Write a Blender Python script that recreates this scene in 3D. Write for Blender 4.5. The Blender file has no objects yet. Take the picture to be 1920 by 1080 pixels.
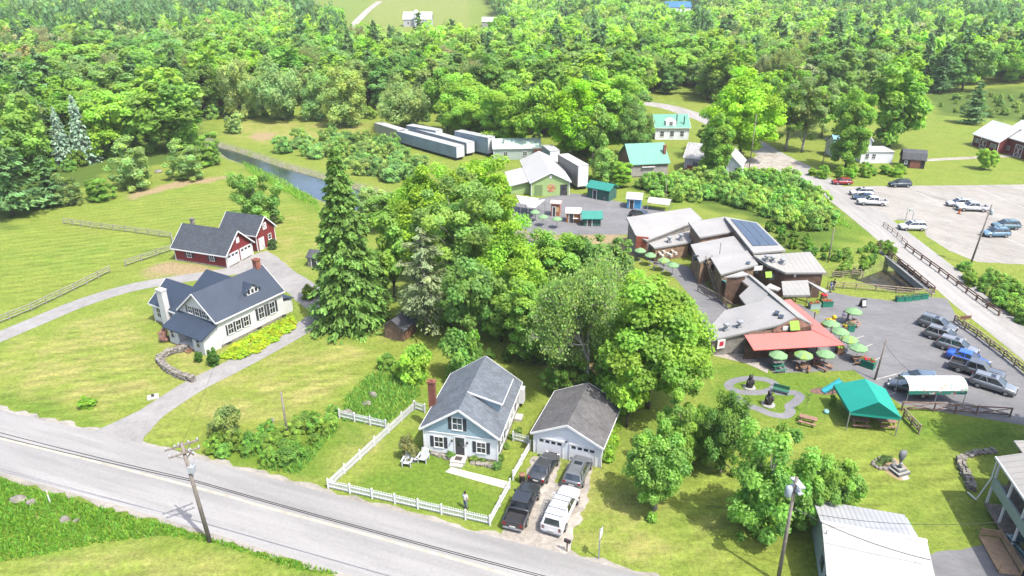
import bpy, bmesh, math, random
import numpy as np
from mathutils import Vector, Matrix
RN = random.Random(11)
rng = np.random.default_rng(21)
PI = math.pi
SC = bpy.context.scene
COL = SC.collection
rad = math.radians
# ---------------------------------------------------------------- camera geometry (metres, z up)
FOC, CAMH = 1331.0, 45.0
PITCH = math.atan(600 / FOC)
CP, SP = math.cos(PITCH), math.sin(PITCH)
def G(px, py, z=0.0):
    """point of the horizontal plane at height z seen at a photograph position"""
    x = (px - 960) / FOC; y = -(py - 540) / FOC
    d = (x, CP + y * SP, -SP + y * CP)
    t = (z - CAMH) / d[2]
    return Vector((d[0] * t, d[1] * t, z))
def PXY(v):
    z = v[2] - CAMH
    zc = v[1] * CP - z * SP; yc = v[1] * SP + z * CP
    return 960 + FOC * v[0] / zc, 540 - FOC * yc / zc
def HT(bx, by, ty):
    b = G(bx, by); lo, hi = 0.0, 60.0
    for _ in range(45):
        m = (lo + hi) / 2
        if PXY((b.x, b.y, m))[1] > ty: lo = m
        else: hi = m
    return lo
def MPP(by):
    """metres per photo pixel across the view on the ground at row by"""
    a = G(960, by); b = G(961, by)
    return b.x - a.x
def hill(x, y):
    t = np.clip((y - 520) / 900.0, 0, 1)
    return 34 * t * t * (3 - 2 * t) * (1 + .25 * np.sin(x * .006))
def GH(px, py):
    """point of the hilly ground seen at a photo position"""
    x = (px - 960) / FOC; y = -(py - 540) / FOC
    d = Vector((x, CP + y * SP, -SP + y * CP)).normalized(); t = 60.0
    while t < 3300:
        p = Vector((0, 0, CAMH)) + d * t
        if p.z <= float(hill(p.x, p.y)): return p
        t += 2.0
    return p
OPEN = [[(628, 70), (690, -30), (900, -30), (945, 45), (955, 62), (905, 112), (660, 112)], [(520, 30), (600, -30), (700, -30), (640, 60), (560, 45)], [(1225, 60), (1260, 20), (1330, 25), (1310, 60)], [(1030, 70), (1060, 30), (1120, 30), (1120, 70)], [(1120, 50), (1180, 50), (1190, 75), (1130, 80)]]
OPENW = [[tuple(GH(max(-400, a), max(b, -28)))[:2] for a, b in q] for q in OPEN]
# ---------------------------------------------------------------- materials
MATS = {}
ALB = .54   # real surfaces are duller than they look in an overexposed picture
def nt(m):
    m.use_nodes = True
    t = m.node_tree
    for n in list(t.nodes): t.nodes.remove(n)
    return t
class NT:
    def __init__(s, m): s.t = nt(m); s.o = s.n('ShaderNodeOutputMaterial')
    def n(s, k, **kw):
        d = s.t.nodes.new(k)
        for a, b in kw.items(): setattr(d, a, b)
        return d
    def l(s, a, b): s.t.links.new(a, b)
    def val(s, sock, v):
        if hasattr(v, 'is_output'): s.l(v, sock)
        else: sock.default_value = v
    def noise(s, vec, scale, detail=3, rough=.55, sc=None):
        if sc:
            mp = s.n('ShaderNodeMapping'); mp.inputs['Scale'].default_value = sc; s.l(vec, mp.inputs['Vector']); vec = mp.outputs[0]
        d = s.n('ShaderNodeTexNoise'); s.l(vec, d.inputs['Vector'])
        d.inputs['Scale'].default_value = scale; d.inputs['Detail'].default_value = detail; d.inputs['Roughness'].default_value = rough
        return d.outputs['Fac']
    def wave(s, vec, scale, axis='Z', prof='SAW', dist=0):
        d = s.n('ShaderNodeTexWave', wave_type='BANDS', bands_direction=axis, wave_profile=prof)
        s.l(vec, d.inputs['Vector']); d.inputs['Scale'].default_value = scale; d.inputs['Distortion'].default_value = dist
        d.inputs['Detail'].default_value = 1
        return d.outputs['Fac']
    def rng(s, v, a, b, c, d):
        m = s.n('ShaderNodeMapRange'); s.l(v, m.inputs[0])
        for i, q in enumerate((a, b, c, d)): m.inputs[i + 1].default_value = q
        return m.outputs[0]
    def mix(s, f, a, b, mode='MIX'):
        m = s.n('ShaderNodeMix', data_type='RGBA', blend_type=mode)
        s.val(m.inputs[0], f)
        for k, q in ((6, a), (7, b)):
            if hasattr(q, 'is_output'): s.l(q, m.inputs[k])
            else: m.inputs[k].default_value = (*q[:3], 1)
        return m.outputs[2]
    def math(s, op, a, b=0.0):
        m = s.n('ShaderNodeMath', operation=op); s.val(m.inputs[0], a); s.val(m.inputs[1], b); return m.outputs[0]
    def scale(s, colr, f):
        m = s.n('ShaderNodeVectorMath', operation='SCALE')
        if hasattr(colr, 'is_output'): s.l(colr, m.inputs[0])
        else: m.inputs[0].default_value = colr[:3]
        s.val(m.inputs['Scale'], f); return m.outputs[0]
    def bump(s, h, strength=.4, dist=.02):
        b = s.n('ShaderNodeBump'); b.inputs['Strength'].default_value = strength; b.inputs['Distance'].default_value = dist
        s.l(h, b.inputs['Height']); return b.outputs[0]
    def bsdf(s, color, rough=.8, spec=.3, metal=0, normal=None, k=None):
        p = s.n('ShaderNodeBsdfPrincipled'); k = ALB if k is None else k
        color = s.scale(color, k) if hasattr(color, 'is_output') else [q * k for q in color[:3]]
        s.val(p.inputs['Base Color'], color if hasattr(color, 'is_output') else (*color[:3], 1))
        s.val(p.inputs['Roughness'], rough); p.inputs['Specular IOR Level'].default_value = spec; p.inputs['Metallic'].default_value = metal
        if normal: s.l(normal, p.inputs['Normal'])
        return p
    def coord(s, k='Object'): return s.n('ShaderNodeTexCoord').outputs[k]
    def objcol(s): return s.n('ShaderNodeObjectInfo').outputs['Color']
def mat(name, color=(.5, .5, .5), rough=.8, var=.25, scale=1.5, spec=.25, metal=0, pat=None, pscale=1.0, pamt=.25, bump=.3, axis='Z', obj=False, coat=0, streak=None):
    """generic weathered surface; pat: None / boards / seams (a band pattern across axis)"""
    if name in MATS: return MATS[name]
    m = bpy.data.materials.new(name); g = NT(m); c = g.coord()
    base = g.objcol() if obj else None
    n1 = g.noise(c, scale, 4, .6, streak)
    n2 = g.noise(c, scale * 9, 3, .6)
    f = g.math('ADD', g.rng(n1, .3, .7, 1 - var, 1 + var), g.rng(n2, .3, .7, -var * .45, var * .45))
    nrm = None
    if pat:
        w = g.wave(c, pscale, axis)
        if pat == 'boards': line = g.rng(w, .0, .16, 1 - pamt, 1)
        elif pat == 'seams': line = g.rng(w, .9, .98, 1, 1 - pamt)
        else: line = g.rng(w, 0, 1, 1 - pamt, 1 + pamt * .3)
        f = g.math('MULTIPLY', f, line)
        nrm = g.bump(w if pat != 'seams' else g.rng(w, .88, .96, 0, 1), bump, .03)
    elif bump: nrm = g.bump(n2, bump, .02)
    col = g.scale(base if obj else color, f)
    p = g.bsdf(col, rough, spec, metal, nrm)
    if coat: p.inputs['Coat Weight'].default_value = coat; p.inputs['Coat Roughness'].default_value = .05
    g.l(p.outputs[0], g.o.inputs[0]); MATS[name] = m
    return m
def shingle(name, color, var=.3):
    if name in MATS: return MATS[name]
    m = bpy.data.materials.new(name); g = NT(m); c = g.coord()
    br = g.n('ShaderNodeTexBrick'); g.l(c, br.inputs['Vector']); br.inputs['Scale'].default_value = 2.2
    br.inputs['Color1'].default_value = (.75, .75, .75, 1); br.inputs['Color2'].default_value = (1.1, 1.1, 1.1, 1); br.inputs['Mortar'].default_value = (.6, .6, .6, 1)
    br.inputs['Mortar Size'].default_value = .02; br.inputs['Brick Width'].default_value = .7; br.inputs['Row Height'].default_value = .35
    n = g.noise(c, .7, 4); n2 = g.noise(c, 14, 3)
    f = g.math('MULTIPLY', g.rng(n, .3, .7, 1 - var, 1 + var), g.rng(n2, .3, .7, .8, 1.2))
    col = g.scale(g.mix(1.0, color, br.outputs[0], 'MULTIPLY'), f)
    p = g.bsdf(col, .9, .2, 0, g.bump(n2, .5, .02)); g.l(p.outputs[0], g.o.inputs[0]); MATS[name] = m
    return m
def glass_mat():
    if 'window_glass' in MATS: return MATS['window_glass']
    m = bpy.data.materials.new('window_glass'); g = NT(m); c = g.coord()
    n = g.noise(c, .8, 2)
    p = g.bsdf(g.scale((.03, .038, .045), g.rng(n, .3, .7, .5, 1.8)), .06, .6); g.l(p.outputs[0], g.o.inputs[0]); MATS['window_glass'] = m
    return m
def leaf_mat(name='leaves', rough=.55, trans=.5):
    if name in MATS: return MATS[name]
    m = bpy.data.materials.new(name); g = NT(m)
    a = g.n('ShaderNodeAttribute', attribute_name='tint')
    col = g.mix(1.0, g.mix(1.0, g.objcol(), (1.03, 1.06, .98), 'MULTIPLY'), a.outputs['Color'], 'MULTIPLY')
    p = g.bsdf(col, rough, .25, k=1.0)
    t = g.n('ShaderNodeBsdfTranslucent'); g.l(g.scale(g.mix(1.0, col, (1.0, 1.1, .6), 'MULTIPLY'), 1.5), t.inputs[0])
    mx = g.n('ShaderNodeMixShader'); mx.inputs[0].default_value = trans
    g.l(p.outputs[0], mx.inputs[1]); g.l(t.outputs[0], mx.inputs[2]); g.l(mx.outputs[0], g.o.inputs[0]); MATS[name] = m
    return m
WHITE = mat('white_paint', (.75, .76, .77), .55, .06, .8)
TRIM = mat('white_trim', (.78, .78, .77), .5, .05, 2)
GLASS = glass_mat()
BARK = mat('bark', (.13, .105, .08), .95, .45, 3, bump=.8)
PALEBARK = mat('grey_bark', (.25, .235, .21), .95, .35, 3, bump=.7)
LEAF = leaf_mat()
NEEDLE = leaf_mat('needles', .6, .3)
# ---------------------------------------------------------------- mesh builder
class MB:
    def __init__(s): s.v = []; s.f = []; s.m = []; s.mi = 0
    def add(s, vs, fs):
        n = len(s.v); s.v += [tuple(v) for v in vs]; s.f += [tuple(i + n for i in f) for f in fs]; s.m += [s.mi] * len(fs); return s
    def bx(s, x0, x1, y0, y1, z0, z1):
        vs = [(x, y, z) for z in (z0, z1) for x, y in ((x0, y0), (x1, y0), (x1, y1), (x0, y1))]
        return s.add(vs, [(3, 2, 1, 0), (4, 5, 6, 7), (0, 1, 5, 4), (1, 2, 6, 5), (2, 3, 7, 6), (3, 0, 4, 7)])
    def box(s, c, d, rz=0, M=None):
        hx, hy, hz = d[0] / 2, d[1] / 2, d[2] / 2; cs, sn = math.cos(rz), math.sin(rz)
        vs = []
        for z in (-hz, hz):
            for x, y in ((-hx, -hy), (hx, -hy), (hx, hy), (-hx, hy)):
                p = Vector((x, y, z))
                p = M @ p if M is not None else Vector((x * cs - y * sn, x * sn + y * cs, z))
                vs.append(p + Vector(c))
        return s.add(vs, [(3, 2, 1, 0), (4, 5, 6, 7), (0, 1, 5, 4), (1, 2, 6, 5), (2, 3, 7, 6), (3, 0, 4, 7)])
    def beam(s, p, q, w, h):
        p = Vector(p); q = Vector(q); d = q - p
        M = d.to_track_quat('X', 'Z').to_matrix()
        return s.box((p + q) / 2, (d.length, w, h), 0, M)
    def prism(s, pts, z0, z1):
        n = len(pts); vs = [(p[0], p[1], z0) for p in pts] + [(p[0], p[1], z1) for p in pts]
        return s.add(vs, [tuple(range(n))[::-1], tuple(range(n, 2 * n))] + [(i, (i + 1) % n, n + (i + 1) % n, n + i) for i in range(n)])
    def slab(s, pts, t, dirv=(0, 0, -1)):
        n = len(pts); d = Vector(dirv) * t
        vs = [Vector(p) for p in pts] + [Vector(p) + d for p in pts]
        return s.add(vs, [tuple(range(n)), tuple(range(n, 2 * n))[::-1]] + [(i, n + i, n + (i + 1) % n, (i + 1) % n) for i in range(n)])
    def tube(s, p, q, r0, r1=None, n=6, caps=True):
        r1 = r0 if r1 is None else r1
        p = Vector(p); q = Vector(q); d = (q - p)
        if d.length < 1e-6: return s
        Q = d.to_track_quat('Z', 'Y'); vs = []
        for c, r in ((p, r0), (q, r1)):
            for i in range(n):
                a = 2 * PI * i / n; vs.append(c + Q @ Vector((math.cos(a) * r, math.sin(a) * r, 0)))
        fs = [(i, (i + 1) % n, n + (i + 1) % n, n + i) for i in range(n)]
        if caps: fs += [tuple(range(n))[::-1], tuple(range(n, 2 * n))]
        return s.add(vs, fs)
    def path(s, pts, r, n=5):
        for a, b in zip(pts[:-1], pts[1:]): s.tube(a, b, r, r, n)
        return s
    def lathe(s, prof, c=(0, 0, 0), n=14, sx=1, sy=1):
        vs = []; m = len(prof)
        for r, z in prof:
            for i in range(n):
                a = 2 * PI * i / n; vs.append((c[0] + r * math.cos(a) * sx, c[1] + r * math.sin(a) * sy, c[2] + z))
        fs = [(k * n + i, k * n + (i + 1) % n, (k + 1) * n + (i + 1) % n, (k + 1) * n + i) for k in range(m - 1) for i in range(n)]
        fs += [tuple(range(n))[::-1], tuple(range((m - 1) * n, m * n))]
        return s.add(vs, fs)
    def loft(s, rings, close=True):
        n = len(rings[0]); vs = [v for r in rings for v in r]
        fs = [(k * n + i, k * n + (i + 1) % n, (k + 1) * n + (i + 1) % n, (k + 1) * n + i) for k in range(len(rings) - 1) for i in range(n)]
        fs += [tuple(range(n))[::-1], tuple(range((len(rings) - 1) * n, len(rings) * n))]
        return s.add(vs, fs)
    def mesh(s, name, mats, smooth=False):
        me = bpy.data.meshes.new(name); me.from_pydata(s.v, [], s.f)
        if not isinstance(mats, (list, tuple)): mats = [mats]
        for m in mats: me.materials.append(m)
        if len(mats) > 1: me.polygons.foreach_set('material_index', s.m)
        bm = bmesh.new(); bm.from_mesh(me); bmesh.ops.recalc_face_normals(bm, faces=bm.faces); bm.to_mesh(me); bm.free()
        if smooth: me.polygons.foreach_set('use_smooth', [True] * len(me.polygons))
        return me
    def build(s, name, mats, parent=None, smooth=False, label=None):
        return link(name, s.mesh(name, mats, smooth), parent, label)
def link(name, me, parent=None, label=None):
    o = bpy.data.objects.new(name, me); COL.objects.link(o)
    if parent is not None: o.parent = parent
    if label: o['label'] = label
    return o
def tag(o, label=None, cat=None, group=None, kind=None):
    for k, v in (('label', label), ('category', cat), ('group', group), ('kind', kind)):
        if v: o[k] = v
    return o
def thing(name, label, cat, loc=(0, 0, 0), rz=0, group=None):
    o = bpy.data.objects.new(name, None); COL.objects.link(o); o.empty_display_size = .3
    o.location = loc; o.rotation_euler = (0, 0, rz)
    return tag(o, label, cat, group)
def cp(root, loc, rz=None, label=None, group=None, scale=None, color=None):
    r = root.copy(); COL.objects.link(r); r.location = loc
    if rz is not None: r.rotation_euler = (0, 0, rz)
    if scale is not None: r.scale = scale if hasattr(scale, '__len__') else (scale,) * 3
    tag(r, label, None, group)
    def rec(a, b):
        for ch in list(a.children):
            c = ch.copy(); COL.objects.link(c); c.parent = b
            if color and ch.get('paint'): c.color = (*color, 1)
            rec(ch, c)
    if color and r.get('paint'): r.color = (*color, 1)
    rec(root, r)
    return r
def structure(name, me): return tag(link(name, me), kind='structure')
def ang(a, b): return math.atan2(b[1] - a[1], b[0] - a[0])
def catmull(pts, n=8):
    P = [Vector(p) for p in pts]; P = [P[0] * 2 - P[1]] + P + [P[-1] * 2 - P[-2]]; out = []
    for i in range(1, len(P) - 2):
        for k in range(n):
            t = k / n; a, b, c, d = P[i - 1:i + 3]
            out.append(.5 * ((2 * b) + (c - a) * t + (2 * a - 5 * b + 4 * c - d) * t * t + (3 * b - a - 3 * c + d) * t ** 3))
    out.append(P[-2]); return out
def inpoly(x, y, poly):
    r = np.zeros(x.shape, bool); n = len(poly)
    for i in range(n):
        x0, y0 = poly[i][:2]; x1, y1 = poly[(i + 1) % n][:2]
        if y0 == y1: continue
        c = ((y0 > y) != (y1 > y)) & (x < (x1 - x0) * (y - y0) / (y1 - y0) + x0)
        r ^= c
    return r
def sdist(x, y, poly):
    """signed distance to polygon (negative inside)"""
    d = np.full(x.shape, 1e9)
    n = len(poly)
    for i in range(n):
        ax, ay = poly[i][:2]; bx, by = poly[(i + 1) % n][:2]
        dx, dy = bx - ax, by - ay; L = dx * dx + dy * dy + 1e-9
        t = np.clip(((x - ax) * dx + (y - ay) * dy) / L, 0, 1)
        d = np.minimum(d, (x - ax - t * dx) ** 2 + (y - ay - t * dy) ** 2)
    d = np.sqrt(d)
    return np.where(inpoly(x, y, poly), -d, d)
def PG(pts, z=0): return [G(a, b, z) for a, b in pts]
def quads_mesh(name, Q, tint, mats, midx=None):
    """Q (n,4,3) array of quads, tint (n,3) face colours"""
    n = len(Q); me = bpy.data.meshes.new(name)
    me.vertices.add(n * 4); me.vertices.foreach_set('co', Q.reshape(-1).astype(np.float32))
    me.loops.add(n * 4); me.loops.foreach_set('vertex_index', np.arange(n * 4, dtype=np.int32))
    me.polygons.add(n); me.polygons.foreach_set('loop_start', np.arange(0, n * 4, 4, dtype=np.int32))
    me.update(calc_edges=True)
    a = me.attributes.new('tint', 'FLOAT_COLOR', 'FACE')
    c = np.ones((n, 4), np.float32); c[:, :3] = tint; a.data.foreach_set('color', c.reshape(-1))
    for m in (mats if isinstance(mats, (list, tuple)) else [mats]): me.materials.append(m)
    return me
def unit(v): return v / (np.linalg.norm(v, axis=-1, keepdims=True) + 1e-9)
# ================================================================ ground, water, roads
RIVER = PG([(380, 255), (402, 266), (440, 276), (480, 289), (530, 306), (580, 320), (630, 334), (690, 352), (760, 372), (900, 415), (1060, 455), (1090, 470), (1020, 475), (900, 450), (800, 420), (700, 398), (640, 386), (600, 372), (560, 352), (510, 328), (460, 306), (425, 294), (408, 281), (392, 272)])
CREEK = PG([(1500, 505), (1560, 503), (1610, 499), (1650, 484), (1700, 487), (1735, 497), (1790, 515), (1850, 545), (1960, 560), (1960, 610), (1900, 592), (1850, 570), (1790, 548), (1745, 535), (1690, 545), (1640, 533), (1600, 519), (1550, 514), (1500, 512)])
def spans(*seg):
    o = []
    for a, b, s in seg: o += list(np.arange(a, b, s))
    return np.array(o + [seg[-1][1]])
def terrain():
    xs = spans((-1700, -500, 60), (-500, -200, 10), (-200, -110, 2), (-110, 110, .6), (110, 200, 1.6), (200, 500, 10), (500, 1700, 60))
    ys = spans((18, 30, 2), (30, 130, .6), (130, 320, 1.2), (320, 700, 6), (700, 1500, 20), (1500, 3400, 80))
    X, Y = np.meshgrid(xs, ys); Z = hill(X, Y)
    near = (Y > 60) & (Y < 260) & (np.abs(X) < 180)
    for poly, dep, sl in ((RIVER, 1.7, 2.2), (CREEK, 2.6, 2.0)):
        d = np.full(X.shape, 99.0); d[near] = sdist(X[near], Y[near], poly)
        Z = Z - dep * np.clip((.6 - d) / sl, 0, 1)
    n, m = X.shape
    me = bpy.data.meshes.new('ground'); V = np.stack([X, Y, Z], -1).reshape(-1, 3)
    me.vertices.add(n * m); me.vertices.foreach_set('co', V.reshape(-1).astype(np.float32))
    idx = np.arange(n * m).reshape(n, m); F = np.stack([idx[:-1, :-1], idx[:-1, 1:], idx[1:, 1:], idx[1:, :-1]], -1).reshape(-1, 4)
    k = len(F); me.loops.add(k * 4); me.loops.foreach_set('vertex_index', F.reshape(-1).astype(np.int32))
    me.polygons.add(k); me.polygons.foreach_set('loop_start', np.arange(0, k * 4, 4, dtype=np.int32)); me.update(calc_edges=True)
    me.polygons.foreach_set('use_smooth', np.ones(k, bool))
    # surface kinds, each a soft-edged region of the ground; lush includes painted lawn shade
    wob = (np.sin(X * .9 + 2 * np.sin(Y * .31)) + np.sin(Y * 1.1 + X * .37)) * .5
    def region(polys, soft):
        out = np.zeros(X.shape)
        for p in polys:
            w = PG(p); bx = [q.x for q in w]; by = [q.y for q in w]
            mk = (X > min(bx) - 12) & (X < max(bx) + 12) & (Y > min(by) - 12) & (Y < max(by) + 12)
            d = np.full(X.shape, 99.0); d[mk] = sdist(X[mk], Y[mk], w)
            out = np.maximum(out, np.clip(.5 - (d + wob * soft * .6) / soft, 0, 1))
        return out
    A = {}
    A['lush'] = region([[(-40, 885), (0, 890), (130, 930), (330, 985), (480, 1030), (640, 1078), (560, 1070), (400, 1018), (300, 1005), (180, 1020), (60, 1045), (-40, 1058)],
        [(640, 790), (720, 800), (790, 740), (770, 690), (700, 700), (650, 740)], [(400, 870), (600, 900), (690, 800), (640, 780), (560, 800), (400, 820)],
        [(470, 330), (600, 400), (590, 370), (520, 330), (450, 300)], [(640, 940), (920, 975), (945, 905), (850, 875), (790, 835), (745, 860)],
        [(1400, 345), (1560, 380), (1640, 440), (1560, 470), (1450, 400), (1300, 380), (1240, 360)], [(1330, 680), (1600, 700), (1560, 800), (1400, 790), (1320, 760)],
        [(1650, 430), (1690, 440), (1660, 415)], [(0, 770), (200, 815), (120, 770), (0, 740)], [(1690, 780), (1900, 790), (1900, 850), (1700, 830)]], 2.5)  # last patch paints the tree shade on the right lawn as deeper green
    A['dry'] = region([[(0, 660), (130, 610), (250, 575), (300, 660), (360, 720), (250, 770), (120, 760), (0, 730)], [(300, 790), (420, 710), (560, 650), (700, 640), (640, 740), (520, 780), (380, 790)],
        [(560, 890), (630, 900), (720, 810), (640, 790)], [(300, 655), (380, 640), (440, 690), (370, 712), (310, 690)], [(1060, 1030), (1060, 920), (1130, 870), (1200, 950), (1300, 1000), (1260, 1075), (1150, 1060)],
        [(0, 1060), (180, 1030), (320, 1010), (480, 1050), (600, 1085), (0, 1100)], [(440, 225), (690, 232), (690, 250), (560, 262), (470, 268), (430, 250)], [(700, 0), (880, 0), (880, 60), (690, 60)],
        [(530, 400), (580, 430), (560, 510), (500, 490)], [(1180, 560), (1060, 300), (1060, 301)]], 5)
    A['dirt'] = region([[(230, 365), (330, 340), (440, 328), (438, 333), (330, 352), (250, 372)], [(270, 505), (330, 490), (420, 505), (430, 512), (330, 518), (290, 520)], [(465, 252), (495, 248), (520, 252), (510, 262), (475, 263)],
        [(1010, 440), (1100, 425), (1190, 450), (1200, 480), (1080, 500)], [(950, 650), (1100, 640), (1180, 740), (1100, 720), (1000, 680)]], 1.6)
    A['bank'] = np.where(near, np.clip(1.25 - np.abs(sdist(X, Y, RIVER) + .2) / 1.3, 0, 1), 0) + np.where(near, np.clip(1.2 - np.abs(sdist(X, Y, CREEK) + .2) / 1.2, 0, 1) * .3, 0)
    A['mow'] = region([[(0, 430), (120, 410), (320, 450), (330, 480), (210, 520), (0, 600)]], 6) + region([[(130, 400), (430, 340), (580, 400), (560, 500), (500, 400), (330, 440)], [(0, 660), (250, 575), (360, 720), (180, 810), (0, 750)], [(560, 650), (740, 620), (720, 700), (640, 760), (500, 790), (300, 830)], [(1180, 870), (1900, 800), (1850, 930), (1350, 1070), (1100, 1060)], [(-40, 1062), (330, 1005), (500, 1050), (600, 1100), (-40, 1150)]], 8)
    A['scrub'] = region([[(1730, 175), (1930, 160), (1930, 232), (1850, 222), (1760, 215)], [(1180, 350), (1300, 335), (1480, 340), (1560, 390), (1560, 450), (1480, 480), (1430, 420), (1300, 380)], [(0, 240), (0, 430), (120, 370), (200, 330), (390, 290), (380, 220)]], 5) + np.clip((Y - 330) / 40, 0, 1) * .8
    field = np.zeros(X.shape, bool)
    for w in OPENW: field |= inpoly(X, Y, w)
    A['scrub'] = np.where(field, 0, A['scrub']); A['lush'] = np.where(field, .45, A['lush'])
    for kk, a in A.items():
        at = me.attributes.new(kk, 'FLOAT', 'POINT'); at.data.foreach_set('value', np.clip(a, 0, 1).reshape(-1).astype(np.float32))
    m_ = bpy.data.materials.new('lawn'); g = NT(m_); c = g.coord()
    at = lambda k: g.n('ShaderNodeAttribute', attribute_name=k).outputs['Fac']
    nL, nM, nF, nX = g.noise(c, .05, 4, .6), g.noise(c, .35, 4, .65), g.noise(c, 2.2, 4, .7), g.noise(c, 9, 3, .7)
    col = g.mix(g.rng(nM, .35, .65, 0, 1), (.14, .215, .03), (.21, .268, .048))
    col = g.mix(g.rng(nL, .35, .65, 0, .6), col, (.215, .245, .044))
    dry = g.math('MULTIPLY', at('dry'), g.rng(g.noise(c, .22, 5, .7), .40, .60, .05, .85))
    col = g.mix(dry, col, (.305, .285, .095))
    lush = g.math('MULTIPLY', at('lush'), g.rng(nM, .3, .6, .55, 1))
    col = g.mix(lush, col, (.115, .195, .022))  # deep green for lush grass and for the painted shade patch
    sp = g.rng(g.noise(c, .9, 5, .75), .6, .72, 0, .55)
    col = g.mix(sp, col, (.37, .33, .13))
    col = g.mix(g.math('MULTIPLY', at('scrub'), g.rng(nF, .3, .7, .6, 1)), col, (.06, .11, .018))
    col = g.mix(g.math('MULTIPLY', at('dirt'), g.rng(nF, .3, .6, .55, 1)), col, (.33, .24, .15))
    bank = g.mix(g.rng(g.noise(c, 1.8, 4, .8), .35, .65, 0, 1), (.10, .10, .06), (.34, .32, .27))
    col = g.mix(g.math('MULTIPLY', at('bank'), g.rng(nM, .35, .5, .35, 1)), col, bank)
    mp = g.n('ShaderNodeMapping'); mp.inputs['Rotation'].default_value = (0, 0, rad(64)); g.l(c, mp.inputs[0])
    st = g.wave(mp.outputs[0], .15, 'X', 'SIN', 2.2)
    st2 = g.noise(c, 1.0, 3, .6, (.12, 1.3, 1))
    sc = g.math('MULTIPLY', g.math('MULTIPLY', g.rng(nF, .25, .75, .62, 1.38), g.rng(nX, .25, .75, .6, 1.4)), g.math('ADD', 1.0, g.math('MULTIPLY', at('mow'), g.math('ADD', g.rng(st, 0, 1, -.11, .11), g.rng(st2, .3, .7, -.2, .2)))))
    col = g.scale(col, sc)
    p = g.bsdf(col, .95, .1, 0, g.bump(nX, .6, .08)); g.l(p.outputs[0], g.o.inputs[0])
    me.materials.append(m_)
    structure('ground', me)
terrain()
def water_mat():
    m = bpy.data.materials.new('water'); g = NT(m); c = g.coord()
    n = g.noise(c, .35, 3); n2 = g.noise(c, 2.5, 3, .6, (1, 2.5, 1))
    p = g.bsdf(g.mix(g.rng(n, .3, .7, 0, 1), (.02, .032, .045), (.045, .055, .05)), .09, .8, 0, g.bump(n2, .25, .05))
    g.l(p.outputs[0], g.o.inputs[0]); return m
WATER = water_mat()
def sheet(name, pts, z, m, kind='structure'):
    me = MB(); me.add([(p[0], p[1], z) for p in pts], [tuple(range(len(pts)))])
    o = link(name, me.mesh(name, m))
    return tag(o, kind=kind)
sheet('river_water', RIVER, -.95, WATER)
cm = bpy.data.materials.new('creek_dark_water'); g = NT(cm); pp = g.bsdf(g.mix(g.rng(g.noise(g.coord(), 1.2, 3), .35, .6, 0, 1), (.02, .022, .018), (.07, .06, .04)), .3, .25); g.l(pp.outputs[0], g.o.inputs[0])
sheet('creek_water', CREEK, -1.9, cm)
def paving(name, c1, c2, rot=0, aniso=(1, 1, 1), var=.12, crack=.5, spots=0.0, scale=.12, rough=.9):
    m = bpy.data.materials.new(name); g = NT(m); c0 = g.coord()
    mp = g.n('ShaderNodeMapping'); mp.inputs['Rotation'].default_value = (0, 0, -rot); g.l(c0, mp.inputs[0]); c = mp.outputs[0]
    a = g.noise(c, scale, 5, .65, aniso); b = g.noise(c, 3, 4, .75); d = g.noise(c, .8, 4, .6, aniso)
    col = g.mix(g.rng(a, .35, .65, 0, 1), c1, c2)
    col = g.scale(col, g.math('MULTIPLY', g.rng(b, .25, .75, 1 - var, 1 + var), g.rng(d, .3, .7, 1 - var, 1 + var)))
    if crack:
        v = g.n('ShaderNodeTexVoronoi', feature='DISTANCE_TO_EDGE'); v.inputs['Scale'].default_value = .17
        w = g.n('ShaderNodeVectorMath', operation='ADD'); g.l(c, w.inputs[0])
        nz = g.n('ShaderNodeTexNoise'); nz.inputs['Scale'].default_value = .6; g.l(c, nz.inputs['Vector'])
        g.l(g.scale(nz.outputs['Color'], 2.2), w.inputs[1]); g.l(w.outputs[0], v.inputs['Vector'])
        col = g.scale(col, g.rng(v.outputs['Distance'], 0, .012, 1 - crack, 1))
    if spots: col = g.mix(g.rng(g.noise(c, .5, 4, .8), .58, .66, 0, spots), col, (.42, .39, .33))
    p = g.bsdf(col, rough, .2, 0, g.bump(g.noise(c, 22, 2), .25, .01)); g.l(p.outputs[0], g.o.inputs[0]); return m
RD = ang(G(480, 890), G(913, 1007))
ASPH = paving('road_asphalt', (.255, .25, .243), (.345, .338, .328), RD, (.12, 1.6, 1), .1, .06)
SHOULD = paving('shoulder_gravel', (.27, .25, .21), (.36, .335, .30), RD, (.5, 1, 1), .25, 0)
DRIVE = paving('driveway_asphalt', (.255, .248, .24), (.31, .302, .292), 0, (1, 1, 1), .12, .12)
LOT = paving('lot_asphalt', (.155, .155, .16), (.205, .205, .21), RD, (1, 2, 1), .1, .12)
LOT2 = paving('upper_lot_asphalt', (.275, .258, .23), (.35, .332, .30), RD + 1.0, (1.6, .5, 1), .14, .22)
GRAVEL = paving('drive_gravel', (.30, .27, .23), (.40, .37, .33), 0, (1, 1, 1), .3, 0)
CONC = paving('concrete', (.45, .43, .38), (.55, .53, .48), 0, (1, 1, 1), .1, 0)
STONEPATH = paving('path_asphalt', (.17, .17, .185), (.24, .24, .25), 0, (1, 1, 1), .12, 0)
LINE = mat('road_paint', (.42, .41, .38), .8, .35, 1.2)
YLINE = mat('faded_centre_paint', (.40, .38, .31), .85, .25, .8)
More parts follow.
